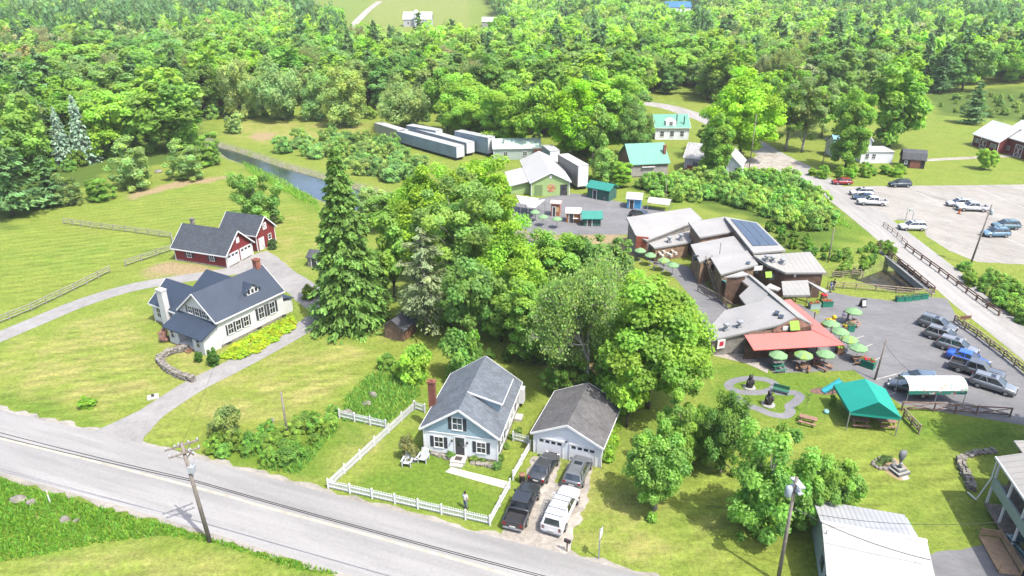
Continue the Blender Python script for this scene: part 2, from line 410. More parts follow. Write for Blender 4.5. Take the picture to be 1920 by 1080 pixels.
def rag(pts, amp, step=.7, seed=1):
    """polygon edge broken up with small irregular steps"""
    r = random.Random(seed); out = []
    n = len(pts)
    for i in range(n):
        a = Vector(pts[i][:2]); b = Vector(pts[(i + 1) % n][:2]); k = max(1, int((b - a).length / step))
        nn = Vector((-(b - a).y, (b - a).x)).normalized() if (b - a).length > 0 else Vector((0, 0))
        for j in range(k):
            q = a + (b - a) * (j / k) + nn * r.uniform(-amp, amp)
            out.append((q.x, q.y, 0))
    return out
FAR = [(-60, 752), (0, 768), (90, 790), (170, 808), (240, 826), (330, 848), (400, 867), (480, 889), (563, 911), (680, 942), (780, 968), (860, 990), (960, 1016), (1050, 1037), (1130, 1058), (1230, 1086), (1400, 1135)]
NEAR = [(1400, 1290), (900, 1150), (680, 1086), (560, 1050), (480, 1025), (420, 1006), (330, 980), (250, 956), (130, 923), (0, 886), (-60, 869)]
sheet('road_shoulder', rag(PG([(x, y - 7) for x, y in FAR]) + PG([(x, y + 8) for x, y in NEAR]), .35, .8), .008, SHOULD)
sheet('road', rag(PG(FAR) + PG(NEAR), .06, 1.2, 3), .014, ASPH)
def strip_pts(pts, w, n=6):
    c = catmull([(p.x, p.y, 0) for p in pts], n); L, Rr = [], []
    for i, p in enumerate(c):
        d = (c[min(i + 1, len(c) - 1)] - c[max(i - 1, 0)]).normalized(); q = Vector((-d.y, d.x, 0))
        ww = w(i / (len(c) - 1)) if callable(w) else w
        L.append(p + q * ww / 2); Rr.append(p - q * ww / 2)
    return L, Rr
def strip(name, pts, w, z, m, n=6, kind='structure'):
    L, Rr = strip_pts(pts, w, n); b = MB(); k = len(L)
    b.add([(p.x, p.y, z) for p in L + Rr], [(k + i, k + i + 1, i + 1, i) for i in range(k - 1)])
    return tag(link(name, b.mesh(name, m)), kind=kind)
CL = [(-60, 806), (0, 822), (160, 861), (320, 902), (430, 931), (480, 946), (620, 984), (840, 1045), (960, 1080), (1150, 1135)]
cl = PG(CL)
strip('road_centre_line', cl, .3, .019, YLINE, 4)
# left house driveway
dp = PG([(215, 822), (262, 790), (318, 752), (370, 720), (420, 695), (480, 664), (545, 628), (590, 600), (607, 578), (598, 558), (575, 540), (548, 522), (515, 508), (485, 500), (440, 507), (400, 514), (320, 526), (240, 541), (150, 569), (60, 606), (-40, 648)])
strip('driveway', dp, lambda t: 3.3 + 3.0 * max(0, 1 - t * 14), .012, DRIVE, 8)
sheet('driveway_mouth', rag(PG([(180, 815), (245, 783), (325, 757), (285, 800), (262, 838)]), .15), .0105, DRIVE)
sheet('garage_apron', rag(PG([(424, 504), (476, 477), (500, 470), (520, 482), (560, 515), (625, 560), (632, 585), (618, 612), (560, 568), (520, 530), (470, 510), (430, 516)]), .1), .0095, DRIVE)
# cottage drive, walk
sheet('gravel_drive', rag(PG([(940, 1014), (965, 940), (990, 880), (1004, 852), (1112, 876), (1105, 930), (1080, 990), (1060, 1040)]), .3, .6), .011, GRAVEL)
sheet('drive_grass_strip', rag(PG([(1040, 905), (1052, 906), (1066, 868), (1052, 864)]), .12, .4), .0165, mat('strip_grass', (.17, .21, .04), .95, .4, 2))
# right road, bridge approach, lots
RR = PG([(1995, 700), (1900, 625), (1830, 572), (1765, 517), (1690, 455), (1610, 392), (1545, 346), (1490, 312), (1450, 292), (1400, 262), (1330, 226), (1290, 212), (1250, 200), (1205, 193)])
strip('side_road', RR, lambda t: 6.3 + 1.2 * (t > .2), .013, paving('side_road_asphalt', (.28, .27, .255), (.36, .35, .33), ang(RR[0], RR[2]), (.2, 1.4, 1), .12, .12), 6)
sheet('restaurant_lot', rag(PG([(1395, 660), (1452, 700), (1600, 694), (1660, 735), (1690, 760), (1940, 800), (1960, 735), (1890, 672), (1800, 604), (1775, 560), (1740, 556), (1690, 566), (1600, 556), (1545, 545), (1535, 590), (1500, 570), (1440, 570)]), .06, 1), .011, LOT)
sheet('walkway', rag(PG([(1225, 480), (1290, 500), (1330, 540), (1400, 610), (1430, 640), (1330, 640), (1300, 560), (1255, 510), (1180, 470), (1195, 455)]), .05, 1), .0085, LOT)
sheet('back_lot', rag(PG([(940, 400), (975, 378), (1066, 362), (1110, 366), (1160, 378), (1215, 388), (1260, 398), (1200, 440), (1100, 440), (1000, 440)]), .1, 1), .010, LOT)
sheet('patio', rag(PG([(1330, 665), (1345, 640), (1440, 640), (1440, 700), (1395, 680)]), .05, 1), .0095, GRAVEL)
sheet('upper_lot', rag(PG([(1545, 350), (1930, 346), (2010, 345), (2010, 500), (1930, 497), (1830, 491), (1780, 470), (1735, 442), (1735, 418), (1680, 412), (1652, 422), (1640, 425), (1590, 395), (1640, 390), (1615, 384)]), .15, 1), .0115, LOT2)
sheet('gravel_turnout', rag(PG([(1385, 330), (1400, 300), (1440, 284), (1490, 300), (1500, 335), (1440, 334)]), .2, 1), .0135, GRAVEL)
sheet('lower_right_lot', rag(PG([(1738, 1040), (1800, 1030), (1880, 1015), (2050, 1010), (2050, 1200), (1740, 1200)]), .2, .8), .0105, LOT)
sheet('barn_lane', rag(strip_pts(PG([(1700, 302), (1760, 299), (1820, 296), (1900, 292)]), 2.2)[0] + strip_pts(PG([(1700, 302), (1760, 299), (1820, 296), (1900, 292)]), 2.2)[1][::-1], .1), .009, GRAVEL)
# far field lane on the hill side
def far_strip(name, pts, w, m):
    c = catmull([(p.x, p.y, 0) for p in pts], 8); b = MB(); vs = []
    for i, p in enumerate(c):
        d = (c[min(i + 1, len(c) - 1)] - c[max(i - 1, 0)]).normalized(); q = Vector((-d.y, d.x, 0)) * w / 2
        for s in (1, -1):
            e = p + q * s; vs.append((e.x, e.y, float(hill(e.x, e.y)) + .25))
    b.add(vs, [(2 * i, 2 * i + 1, 2 * i + 3, 2 * i + 2) for i in range(len(c) - 1)])
    return structure(name, b.mesh(name, m))
far_strip('field_lane', [GH(*q) for q in [(655, 66), (662, 50), (675, 35), (692, 18), (712, 3)]], 7, GRAVEL)
# painted stall lines
for k, (a, b) in enumerate([((1600, 636), (1620, 630)), ((1616, 653), (1636, 645)), ((1635, 677), (1658, 668)), ((1640, 712), (1690, 699)), ((1662, 742), (1700, 728))]):
    strip('stall_line', PG([a, ((a[0] + b[0]) / 2, (a[1] + b[1]) / 2), b]), .14, .0155, LINE, 2)
for a, b in [((1704, 353), (1795, 395)), ((1830, 352), (1925, 392)), ((1870, 440), (1930, 466))]:
    strip('lot_line', PG([a, ((a[0] + b[0]) / 2, (a[1] + b[1]) / 2), b]), .22, .0155, LINE, 2)
# canopy lawn path: a loop and a winding branch
loop = [G(1410 + 44 * math.cos(t), 723 + 13.5 * math.sin(t)) for t in np.linspace(0, 2 * PI, 22)]
strip('loop_path', loop, 1.05, .010, STONEPATH, 3)
strip('winding_path', PG([(1380, 742), (1395, 757), (1420, 766), (1445, 776), (1470, 780), (1482, 772), (1480, 762), (1493, 753), (1500, 742), (1488, 736), (1470, 737), (1452, 735)]), 1.05, .0135, STONEPATH, 6)
sheet('slide_mat', [(p.x, p.y, 0) for p in [G(1550 + 32 * math.cos(t), 733 + 7 * math.sin(t)) for t in np.linspace(0, 2 * PI, 20)[:-1]]], .009, mat('mulch', (.17, .10, .08), .95, .4, 3))
sheet('garden_bed', rag(PG([(413, 668), (440, 676), (480, 660), (555, 618), (548, 598), (510, 612), (440, 645)]), .15, .5), .007, mat('bed_mulch', (.30, .25, .13), .95, .3, 2))
# ================================================================ trees
def cards(P, Nrm, size, r, asp=1.0, jit=.25, tan=None, wid=1.0):
    """quads centred at P facing Nrm"""
    n = len(P); Nrm = unit(Nrm)
    t = unit(np.cross(Nrm, r.normal(size=(n, 3)) if tan is None else np.cross(tan, Nrm))); b = np.cross(Nrm, t) * wid
    s = (size * r.uniform(.6, 1.25, n))[:, None] * .5
    c = np.array([(-1, -.75), (.85, -1), (1, .8), (-.8, 1)])
    Q = np.stack([P + t * s * (a * asp) + b * s * q for a, q in c], 1)
    Q += r.normal(size=Q.shape) * (s[:, None, :] * jit)
    return Q
def tint_of(k, n, r, amt=.28, leaf=.14, warm=.12):
    b = np.repeat(r.uniform(1 - amt, 1 + amt, k), n) * r.uniform(1 - leaf, 1 + leaf, k * n)
    w = np.repeat(r.uniform(-warm, warm, k), n)
    return np.stack([b * (1 + w), b, b * (1 - w)], -1)
def broad(r, H=10, W=8, base=.22, K=70, n=90, ls=.5, flat=.75, top=1.0, inner=.35, cr=(.2, .34), droop=0, lump=.22):
    c = np.array([0, 0, H * (base + 1) / 2]); R3 = np.array([W / 2, W / 2, H * (1 - base) / 2])
    d = unit(r.normal(size=(K, 3))); f = r.uniform(0, 1, K) ** inner
    ph = r.uniform(0, 6, 6)
    lm = 1 + lump * (np.sin(d[:, 0] * 3.1 + ph[0]) * np.sin(d[:, 1] * 3.7 + ph[1]) + np.sin(d[:, 2] * 4 + ph[2]) * .6)
    cc = c + d * R3 * (f * lm * .80)[:, None]
    cr_ = W * .5 * r.uniform(*cr, K) * np.clip(1.25 - .45 * f, .6, 1.2)
    ld = unit(r.normal(size=(K, n, 3))); lr = r.uniform(0, 1, (K, n, 1)) ** .45
    off = ld * lr * cr_[:, None, None]; off[..., 2] *= flat
    if droop: off[..., 2] -= droop * r.uniform(0, 1, (K, n)) * cr_[:, None]
    P = (cc[:, None, :] + off).reshape(-1, 3)
    out = unit(np.repeat(unit((cc - c) / R3), n, 0)) * .35 + ld.reshape(-1, 3) * .6 + r.normal(size=(K * n, 3)) * .45 + np.array([.22, -.22, .75])
    return cards(P, out, ls, r, .8 if not droop else .5), tint_of(K, n, r), cc
def conifer(r, H=20, R=5, tiers=26, per=11, ls=.5, m=16, droop=.28, p=.9, z0=.05, ragged=.2, wid=.3):
    Ps, Ns, Ts, ks = [], [], [], 0; br = []
    for i in range(tiers):
        t = z0 + (1 - z0) * (i / tiers) ** .95; z = H * t; L0 = R * (1 - t) ** p + .12
        nb = max(4, int(per * (.45 + .55 * (1 - t))))
        a0 = r.uniform(0, 6.28)
        for j in range(nb):
            a = a0 + 6.283 * j / nb + r.uniform(-.25, .25); L = L0 * r.uniform(1 - ragged * 1.6, 1 + ragged * .6)
            u = r.uniform(.12, 1, m) ** .75; dv = np.array([math.cos(a), math.sin(a)]); pv = np.array([-dv[1], dv[0]])
            lat = r.normal(size=m) * wid * L * (1 - .55 * u) * .5
            zz = z + r.uniform(-.02, .02) * H - droop * L * u ** 1.6 + .10 * L * u ** 4 + r.normal(size=m) * .10 - np.abs(lat) * .45
            Ps.append(np.column_stack([np.outer(u * L, dv) + np.outer(lat, pv), zz]))
            nn = r.normal(size=(m, 3)) * .45 + np.array([dv[0] * .35, dv[1] * .35, .75]); Ns.append(nn); ks += 1; Ts.append(r.normal(size=(m, 3)) * .3 + np.array([dv[0], dv[1], -.45 - droop]) + np.outer(lat / (wid * L + .01), np.array([pv[0], pv[1], 0])))
            br.append(((0, 0, z), (dv[0] * L * .8, dv[1] * L * .8, z - droop * L * .6)))
    P = np.concatenate(Ps); N = np.concatenate(Ns)
    return cards(P, N, ls, r, 1.7, .2, np.concatenate(Ts), .62), tint_of(ks, m, r, .32, .18, .06), br
def trunk_mesh(name, H, r0, limbs=(), m=None, top=.75, n=8, forks=1, rr=None):
    b = MB(); rr = rr or random.Random(3); x = y = 0.0; px = (0, 0, -.15); pr = r0 * 1.25; k = 6
    pts = [(px, pr)]
    for i in range(1, k + 1):
        t = i / k; x += rr.uniform(-1, 1) * H * .008; y += rr.uniform(-1, 1) * H * .008
        q = (x, y, H * top * t); r1 = r0 * (1 - .8 * t); b.tube(px, q, pr, r1, n, i == 1); px, pr = q, r1; pts.append((q, r1))
    for c in limbs:
        c = Vector(c); zt = max(H * .12, min(c.z * rr.uniform(.5, .75), H * top * .95)); ti = min(k, max(1, int(zt / (H * top) * k)))
        a = Vector(pts[ti][0]); ra = pts[ti][1] * .55
        mid = a.lerp(c, .5) + Vector((0, 0, (c - a).length * .08)); b.tube(a, mid, ra, ra * .6, 5, False); b.tube(mid, c, ra * .6, ra * .2, 5, False)
    return b.mesh(name, m or BARK, True)
PROTO = {}
def proto_broad(key, H, W, seed, ls, K, n, m=LEAF, bark=None, nl=10, tr=.03, **kw):
    r = np.random.default_rng(seed); Q, T, cc = broad(r, H, W, ls=ls, K=K, n=n, **kw)
    idx = r.permutation(len(cc))[:nl]
    PROTO[key] = (quads_mesh('crown_' + key, Q, T, m), trunk_mesh('trunk_' + key, H, H * tr * .5, [tuple(q) for q in cc[idx]], bark, rr=random.Random(seed)), H, W)
def proto_con(key, H, R, seed, ls, bark=None, mt=NEEDLE, tr=.024, nb=26, **kw):
    r = np.random.default_rng(seed); Q, T, br = conifer(r, H, R, ls=ls, **kw)
    b = MB(); b.tube((0, 0, -.1), (0, 0, H * .96), H * tr * .6, .04, 8)
    for a, c in br[::max(1, len(br) // nb)]: b.tube(a, c, .09, .02, 4, False)
    PROTO[key] = (quads_mesh('crown_' + key, Q, T, mt), b.mesh('trunk_' + key, bark or BARK, True), H, R * 2)
def sticks(r, H, spread, lev=4, up=.55, nb=3, r0=.2, trunk=.25):
    segs, tips = [], []
    def rec(p, d, L, rad_, k):
        q = p + d * L; segs.append((p, q, rad_, rad_ * .62))
        if k == 0: tips.append(q); return
        if k <= 2: tips.append(q); tips.append(p.lerp(q, .5))
        for _ in range(nb + (1 if r.random() < .4 else 0)):
            v = Vector(r.normal(size=3)) * .62 * spread; v.z *= .6
            e = (d + v + Vector((0, 0, up * .35))).normalized()
            rec(p.lerp(q, r.uniform(.6, 1)), e, L * r.uniform(.62, .86), rad_ * .58, k - 1)
    rec(Vector((0, 0, -.1)), Vector((0, 0, 1)), H * trunk, r0, lev)
    return segs, tips
def proto_bare(key, H, seed, spread=1.0, lev=5, n=5, ls=.3, dens=1.0, bark=None, nb=3, trunk=.25):
    r = np.random.default_rng(seed); segs, tips = sticks(r, H, spread, lev, nb=nb, trunk=trunk, r0=H * .016)
    kz = H / max(q.z for _, q, _, _ in segs); segs = [(p * kz, q * kz, a, c) for p, q, a, c in segs]; tips = [t * kz for t in tips]
    b = MB()
    for p, q, a, c in segs: b.tube(p, q, max(a, .025), max(c, .018), 4 if a < .08 else 6, False)
    top = max(q.z for _, q, _, _ in segs); w = 2 * max(math.hypot(q.x, q.y) for _, q, _, _ in segs)
    T = np.array([tuple(t) for t in tips]); k = len(T)
    P = np.repeat(T, n, 0) + r.normal(size=(k * n, 3)) * .42 * H / 15; keep = r.random(len(P)) < dens; Nn = r.normal(size=P.shape) + np.array([0, 0, .6])
    Q = cards(P, Nn, ls, r); tt = tint_of(k, n, r, .3, .2, .15)
    PROTO[key] = (quads_mesh('crown_' + key, Q[keep], tt[keep], LEAF), b.mesh('trunk_' + key, bark or PALEBARK, True), top, w)
# tree tints (leaf colour)
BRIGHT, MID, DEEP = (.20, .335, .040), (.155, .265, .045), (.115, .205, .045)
WILL, GREYG, PINEC, SPRC = (.23, .32, .11), (.18, .24, .085), (.095, .18, .065), (.10, .185, .035)
BLUES, BUD, APPLE, YEL = (.24, .33, .27), (.20, .29, .085), (.17, .30, .065), (.20, .32, .035)
proto_broad('maple', 20, 14, 1, .36, 130, 290, base=.03, nl=16)
proto_broad('maple2', 20, 12, 2, .36, 120, 290, base=.0, nl=14, inner=.45)
proto_broad('ash', 20, 13, 3, .30, 100, 220, base=.15, nl=22, cr=(.14, .25), lump=.35, bark=PALEBARK)
proto_broad('oakf', 18, 13, 4, .62, 70, 110, base=.05, nl=6)
proto_broad('oakg', 18, 11, 5, .62, 64, 110, base=.02, nl=6, lump=.3)
proto_broad('oakh', 18, 14, 6, .62, 76, 110, base=.10, nl=6, lump=.35)
proto_broad('willow', 16, 17, 7, .55, 110, 130, base=.02, nl=10, droop=.9, cr=(.16, .28))
proto_broad('willow2', 16, 15, 8, .55, 100, 130, base=.0, nl=10, droop=.8, cr=(.16, .28), lump=.3)
proto_broad('apple', 6, 7, 9, .19, 100, 200, base=.02, nl=14, tr=.06, cr=(.16, .28), lump=.3, bark=PALEBARK)
proto_broad('apple2', 6, 6.5, 10, .19, 90, 200, base=.0, nl=14, tr=.06, cr=(.16, .28), lump=.35, bark=PALEBARK)
proto_broad('bush', 3, 4, 12, .18, 50, 150, base=-.35, nl=8, tr=.05, cr=(.2, .34))
proto_broad('bush2', 3, 4.4, 13, .18, 46, 160, base=-.3, nl=8, tr=.05, cr=(.18, .3), lump=.35)
proto_broad('topiary', 2, 1.6, 14, .13, 60, 90, base=-.15, nl=3, tr=.05, cr=(.28, .34), inner=.6, lump=.03)
proto_con('spruce', 24, 6.0, 15, .40, tiers=40, per=18, m=60, droop=.40, p=.78, z0=.02, wid=.30)
proto_con('spruce2', 16, 4.2, 16, .42, tiers=26, per=11, m=24, droop=.22, p=.9, z0=.02)
proto_con('pine', 20, 5.2, 17, .55, tiers=16, per=8, m=50, droop=-.02, p=.55, z0=.12, ragged=.45, wid=.5)
proto_con('pine2', 20, 4.6, 18, .55, tiers=15, per=8, m=50, droop=.02, p=.7, z0=.08, ragged=.45, wid=.5)
proto_con('thinpine', 15, 4.2, 19, .24, tiers=18, per=8, m=60, droop=.05, p=.55, z0=.2, ragged=.5, wid=.35, nb=90, bark=PALEBARK)
proto_bare('budding', 16, 20, 1.25, 6, 16, .22, .62, trunk=.13, bark=mat('pale_twigs', (.42, .39, .34), .9, .2, 3))
proto_bare('sparse', 18, 21, .9, 5, 26, .36, 1.0)
proto_bare('sapling', 4, 22, .8, 3, 3, .22, .5)
def tree(key, loc, H, W, tint, name, label, cat='tree', group=None, rz=None, flat=False, seed=0):
    cm, tm, h0, w0 = PROTO[key]; rz = RN.uniform(0, 6.28) if rz is None else rz
    sx, sz = W / w0, H / h0
    if flat:
        o = link(name, cm); o.location = loc; o.rotation_euler = (0, 0, rz); o.scale = (sx, sx, sz); o.color = (*tint, 1)
        return tag(o, label, cat, group)
    root = thing(name, label, cat, loc, rz, group); root.scale = (sx, sx, sz)
    c = link('crown' if cat != 'bush' else 'foliage', cm, root); c.color = (*tint, 1)
    link('trunk' if cat != 'bush' else 'stems', tm, root)
    return root
def jt(t, a=.12, w=.12):
    k = RN.uniform(1 - a, 1 + a); q = RN.uniform(-w, w)
    return (t[0] * k * (1 + q), t[1] * k, t[2] * k * (1 - q * .5))
def tp(key, bx, by, ty, wpx, tint, name, label, cat='tree', group=None, **kw):
    """tree standing at photo ground position, top row ty and crown width in photo pixels"""
    p = G(bx, by); return tree(key, p, HT(bx, by, ty), wpx * MPP(by) * (.94), tint, name, label, cat, group, **kw)
# ---- single trees of the village
tp('spruce', 660, 605, 276, 178, SPRC, 'spruce_tree', 'tall dark conical spruce beside the driveway loop')
tp('thinpine', 800, 628, 425, 150, (.16, .20, .10), 'pine_tree', 'thin greyish pine with bare lower limbs behind the brown shed')
tp('ash', 868, 590, 318, 190, (.165, .26, .055), 'ash_tree', 'tall thin-leaved tree with a straight pale trunk beside the greyish pine')
tp('maple', 800, 520, 288, 150, YEL, 'maple_tree', 'yellow-green maple between the spruce and the thin-leaved ash')
tp('maple2', 905, 520, 282, 150, YEL, 'maple_tree', 'yellow-green maple with its crown against the green metal hall')
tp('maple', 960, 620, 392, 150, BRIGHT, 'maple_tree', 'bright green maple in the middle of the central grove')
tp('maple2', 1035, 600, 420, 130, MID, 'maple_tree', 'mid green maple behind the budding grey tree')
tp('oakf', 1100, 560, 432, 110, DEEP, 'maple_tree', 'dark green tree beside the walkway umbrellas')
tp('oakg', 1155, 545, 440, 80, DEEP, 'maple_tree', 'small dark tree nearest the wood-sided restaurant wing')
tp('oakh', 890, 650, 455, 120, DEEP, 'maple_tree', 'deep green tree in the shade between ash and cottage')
tp('maple2', 1000, 680, 520, 120, MID, 'maple_tree', 'spreading green tree on the edge of the cottage back lawn')
tp('budding', 1100, 745, 478, 260, BUD, 'budding_tree', 'grey-twigged half-leafed tree behind the garage')
tp('oakh', 742, 432, 345, 100, MID, 'willow_tree', 'green bank tree right of the tall spruce in front of the river')
tp('apple', 700, 415, 350, 80, WILL, 'willow_tree', 'low pale tree on the near river bank behind the spruce')
tp('budding', 1060, 715, 540, 190, (.20, .28, .09), 'budding_tree', 'smaller grey-twigged tree left of the larger half-leafed one')
tp('maple', 1215, 765, 492, 235, (.15, .255, .03), 'maple_tree', 'large lush green maple to the right of the garage')
tp('oakg', 1175, 800, 640, 95, BRIGHT, 'maple_tree', 'narrow bright green tree against the garage side')
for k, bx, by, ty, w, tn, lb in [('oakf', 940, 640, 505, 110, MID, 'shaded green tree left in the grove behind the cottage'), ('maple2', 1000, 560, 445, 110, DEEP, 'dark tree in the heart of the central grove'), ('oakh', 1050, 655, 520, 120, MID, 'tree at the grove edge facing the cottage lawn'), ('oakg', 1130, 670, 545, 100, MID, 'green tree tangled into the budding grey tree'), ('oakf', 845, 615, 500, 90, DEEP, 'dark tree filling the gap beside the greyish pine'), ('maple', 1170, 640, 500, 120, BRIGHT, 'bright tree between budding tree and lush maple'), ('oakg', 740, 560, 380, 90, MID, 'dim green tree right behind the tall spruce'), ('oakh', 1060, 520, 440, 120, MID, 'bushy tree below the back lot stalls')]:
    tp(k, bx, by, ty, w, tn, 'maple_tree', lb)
for i, (bx, by, ty, w, tn, lb) in enumerate([(1228, 955, 806, 150, APPLE, 'apple tree nearest the road with a leaning trunk'), (1265, 870, 735, 120, MID, 'apple tree behind the leaning apple tree'),
        (1350, 885, 738, 110, DEEP, 'dark green apple tree beside the winding path lawn'), (1428, 1000, 805, 185, APPLE, 'broad apple tree behind the transformer pole'), (1545, 975, 858, 130, MID, 'apple tree touching the white roofed shed'), (1312, 850, 770, 95, MID, 'low apple tree between the leaning one and the dark one'), (1490, 985, 870, 110, APPLE, 'apple tree squeezed between the broad one and the shed')]):
    tp('apple' if i % 2 == 0 else 'apple2', bx, by, ty, w, tn, 'apple_tree', lb)
tp('apple2', 485, 425, 328, 112, (.17, .28, .07), 'willow_tree', 'round pale green tree behind the red barn')
for bx, by, ty, w, lb in [(163, 305, 178, 62, 'taller of the two silvery blue spruces'), (125, 308, 200, 52, 'shorter blue spruce left of the taller one')]:
    tp('spruce2', bx, by, ty, w, BLUES, 'blue_spruce', lb)
tp('pine', 25, 405, 215, 130, PINEC, 'pine_tree', 'big dark pine at the edge of the left hay field')
tp('pine2', 100, 385, 290, 80, PINEC, 'pine_tree', 'smaller dark pine beside the big field-edge pine')
tp('oakf', 60, 330, 165, 120, MID, 'maple_tree', 'mid green tree rising behind the field-edge pines')
tp('oakh', 235, 290, 150, 120, BRIGHT, 'maple_tree', 'bright maple right of the blue spruces')
tp('oakf', 330, 285, 140, 150, MID, 'maple_tree', 'round dark maple above the river bend')
tp('oakg', 190, 300, 200, 70, BRIGHT, 'maple_tree', 'low bright maple hard against the blue spruces')
for bx, by, ty, w, tn, lb in [(252, 352, 268, 105, WILL, 'round grey-green bush at the field edge below the maples'), (350, 335, 270, 90, WILL, 'grey-green bush on the river bend bank'), (390, 310, 255, 70, MID, 'green bush at the bend of the river'), (190, 375, 335, 70, MID, 'dark low bush left of the field-edge willow bush'), (130, 385, 330, 60, GREYG, 'brownish bush at the hay field corner'), (440, 250, 215, 40, WILL, 'small willow bush on the meadow by the river')]:
    tp('apple2', bx, by, ty, w, tn, 'bush', lb, 'bush')
for i, (bx, by, ty, w) in enumerate([(455, 222, 105, 95), (530, 226, 95, 120), (650, 236, 118, 115), (760, 244, 135, 130), (600, 225, 130, 80)]):
    tp('willow' if i % 2 else 'willow2', bx, by, ty, w, jt(WILL), 'willow_tree', ['willow nearest the river bend in the meadow row', 'tallest willow of the meadow row', 'willow left of the white trailers', 'broad willow behind the trailers', 'slim willow between its two larger neighbours'][i])
MG = [(880, 262, 125, 120, BRIGHT), (945, 280, 150, 110, BRIGHT), (1010, 290, 130, 105, BRIGHT), (1075, 300, 132, 125, (.20, .35, .016)), (1130, 290, 118, 120, BRIGHT), (1110, 308, 178, 80, MID), (1185, 300, 170, 80, DEEP), (930, 245, 90, 120, DEEP), (840, 250, 110, 90, MID)]
for i, (bx, by, ty, w, tn) in enumerate(MG):
    tp(['maple', 'maple2', 'oakh'][i % 3], bx, by, ty, w, tn, 'maple_tree', 'bright maple in the row behind the trailers and green hall' if tn[1] > .2 else 'darker maple in the row behind the green hall', group='maples behind the green hall' if tn[1] > .2 else 'darker maples behind the green hall')
tp('willow2', 1130, 345, 272, 75, (.20, .31, .085), 'willow_tree', 'pale willow beside the tall trailer end')
tp('maple2', 1165, 352, 300, 45, BRIGHT, 'maple_tree', 'small bright maple beside the pale willow')
RT = [('maple', 1385, 300, 112, 150, (.21, .36, .02), 'bright maple beside the gravel turnout'), ('ash', 1473, 283, 122, 112, MID, 'thin-crowned roadside tree with bare lower trunk, first of two'), ('ash', 1503, 286, 132, 105, GREYG, 'thin-crowned roadside tree, nearer the pale house'), ('oakf', 1432, 258, 125, 110, BRIGHT, 'leafy tree behind the gravel turnout maple'), ('oakh', 1540, 258, 150, 100, MID, 'leafy tree between the thin roadside pair and the big maple'), ('maple2', 1585, 318, 158, 85, MID, 'tall narrow tree in front of the blue roofed house'), ('oakf', 1668, 275, 95, 135, MID, 'large round maple behind the blue roofed house'), ('pine2', 1820, 232, 150, 55, PINEC, 'dark spruce at the top of the barn meadow'), ('apple', 1845, 318, 278, 45, YEL, 'small yellow-green tree beside the barn lane'), ('maple2', 1336, 338, 205, 78, MID, 'tree hanging over the grey roofed house'), ('ash', 1330, 300, 225, 60, MID, 'thin tree between the grey roof and green roof houses')]
for k, bx, by, ty, w, tn, lb in RT: tp(k, bx, by, ty, w, tn, 'roadside_tree', lb)
# ---- shrubs in groups one can count
def shrubs(n, poly, hr, tint, name, label, group, key=('bush', 'bush2'), sp=1.6, wr=(1.0, 1.5), seed=1):
    w = PG(poly); r = random.Random(seed); xs = [p.x for p in w]; ys = [p.y for p in w]; got = []; tries = 0
    while len(got) < n and tries < 6000:
        tries += 1; x, y = r.uniform(min(xs), max(xs)), r.uniform(min(ys), max(ys))
        if not inpoly(np.array([x]), np.array([y]), w)[0] or any((x - a) ** 2 + (y - b) ** 2 < sp * sp for a, b in got): continue
        got.append((x, y)); h = r.uniform(*hr)
        tree(r.choice(key), (x, y, 0), h, h * r.uniform(*wr), jt(tint, .2, .15), name, label, 'bush', group)
for bx, by, ty, w, lb in [(1045, 735, 665, 80, 'low tree in the understory left behind the garage'), (1095, 742, 672, 85, 'low tree in the understory right behind the garage'), (1150, 752, 668, 80, 'low tree in the understory at the garage back corner')]: tp('apple2', bx, by, ty, w, (.14, .23, .045), 'understory_tree', lb)
shrubs(14, [(880, 668), (1000, 662), (1080, 668), (1085, 685), (1000, 676), (890, 682)], (1.0, 2.0), (.12, .2, .04), 'grove_bush', 'low bush along the grove edge behind the cottage', 'bushes along the grove edge', sp=1.2, seed=15)
shrubs(85, [(1195, 352), (1290, 340), (1470, 338), (1545, 385), (1555, 425), (1500, 440), (1440, 405), (1340, 378), (1240, 378)], (2.6, 4.4), (.21, .33, .075), 'orchard_bush', 'leafy bush in the thicket behind the restaurant', 'bushes behind the restaurant', sp=2.3, seed=3)
shrubs(48, [(520, 285), (560, 268), (640, 262), (740, 275), (790, 300), (800, 360), (720, 340), (640, 318), (560, 302)], (3.0, 5.0), (.19, .29, .085), 'willow_bush', 'rounded willow bush on the bank across the river', 'willow bushes across the river', sp=2.9, seed=4)
shrubs(24, [(385, 850), (420, 822), (520, 812), (600, 790), (640, 770), (630, 800), (560, 868), (480, 872)], (1.4, 2.3), MID, 'roadside_bush', 'green bush in the hedge clump beside the near road', 'bushes beside the near road', sp=.95, seed=5)
shrubs(20, [(1500, 512), (1560, 490), (1610, 470), (1660, 458), (1685, 475), (1640, 497), (1590, 522), (1540, 522)], (1.0, 2.2), (.15, .25, .04), 'creek_bush', 'green bush on the creek bank by the bridge', 'bushes on the creek bank', sp=1.2, seed=6)
shrubs(22, [(1790, 500), (1900, 540), (1960, 560), (1960, 640), (1890, 590), (1810, 530)], (1.5, 3.0), MID, 'creek_bush', 'green bush beyond the right guard rail', 'bushes beyond the guard rail', sp=1.7, seed=7)
shrubs(16, [(1520, 330), (1560, 318), (1690, 318), (1700, 340), (1600, 336), (1540, 338)], (1.8, 2.8), (.16, .28, .03), 'verge_bush', 'bright bush below the blue roofed house', 'bushes below the blue roofed house', sp=2.2, seed=8)
shrubs(6, [(1145, 790), (1160, 780), (1165, 700), (1150, 850), (1130, 880)], (1.6, 2.6), BRIGHT, 'garage_bush', 'bright bush along the garage wall', 'bushes along the garage', sp=1.5, seed=9)
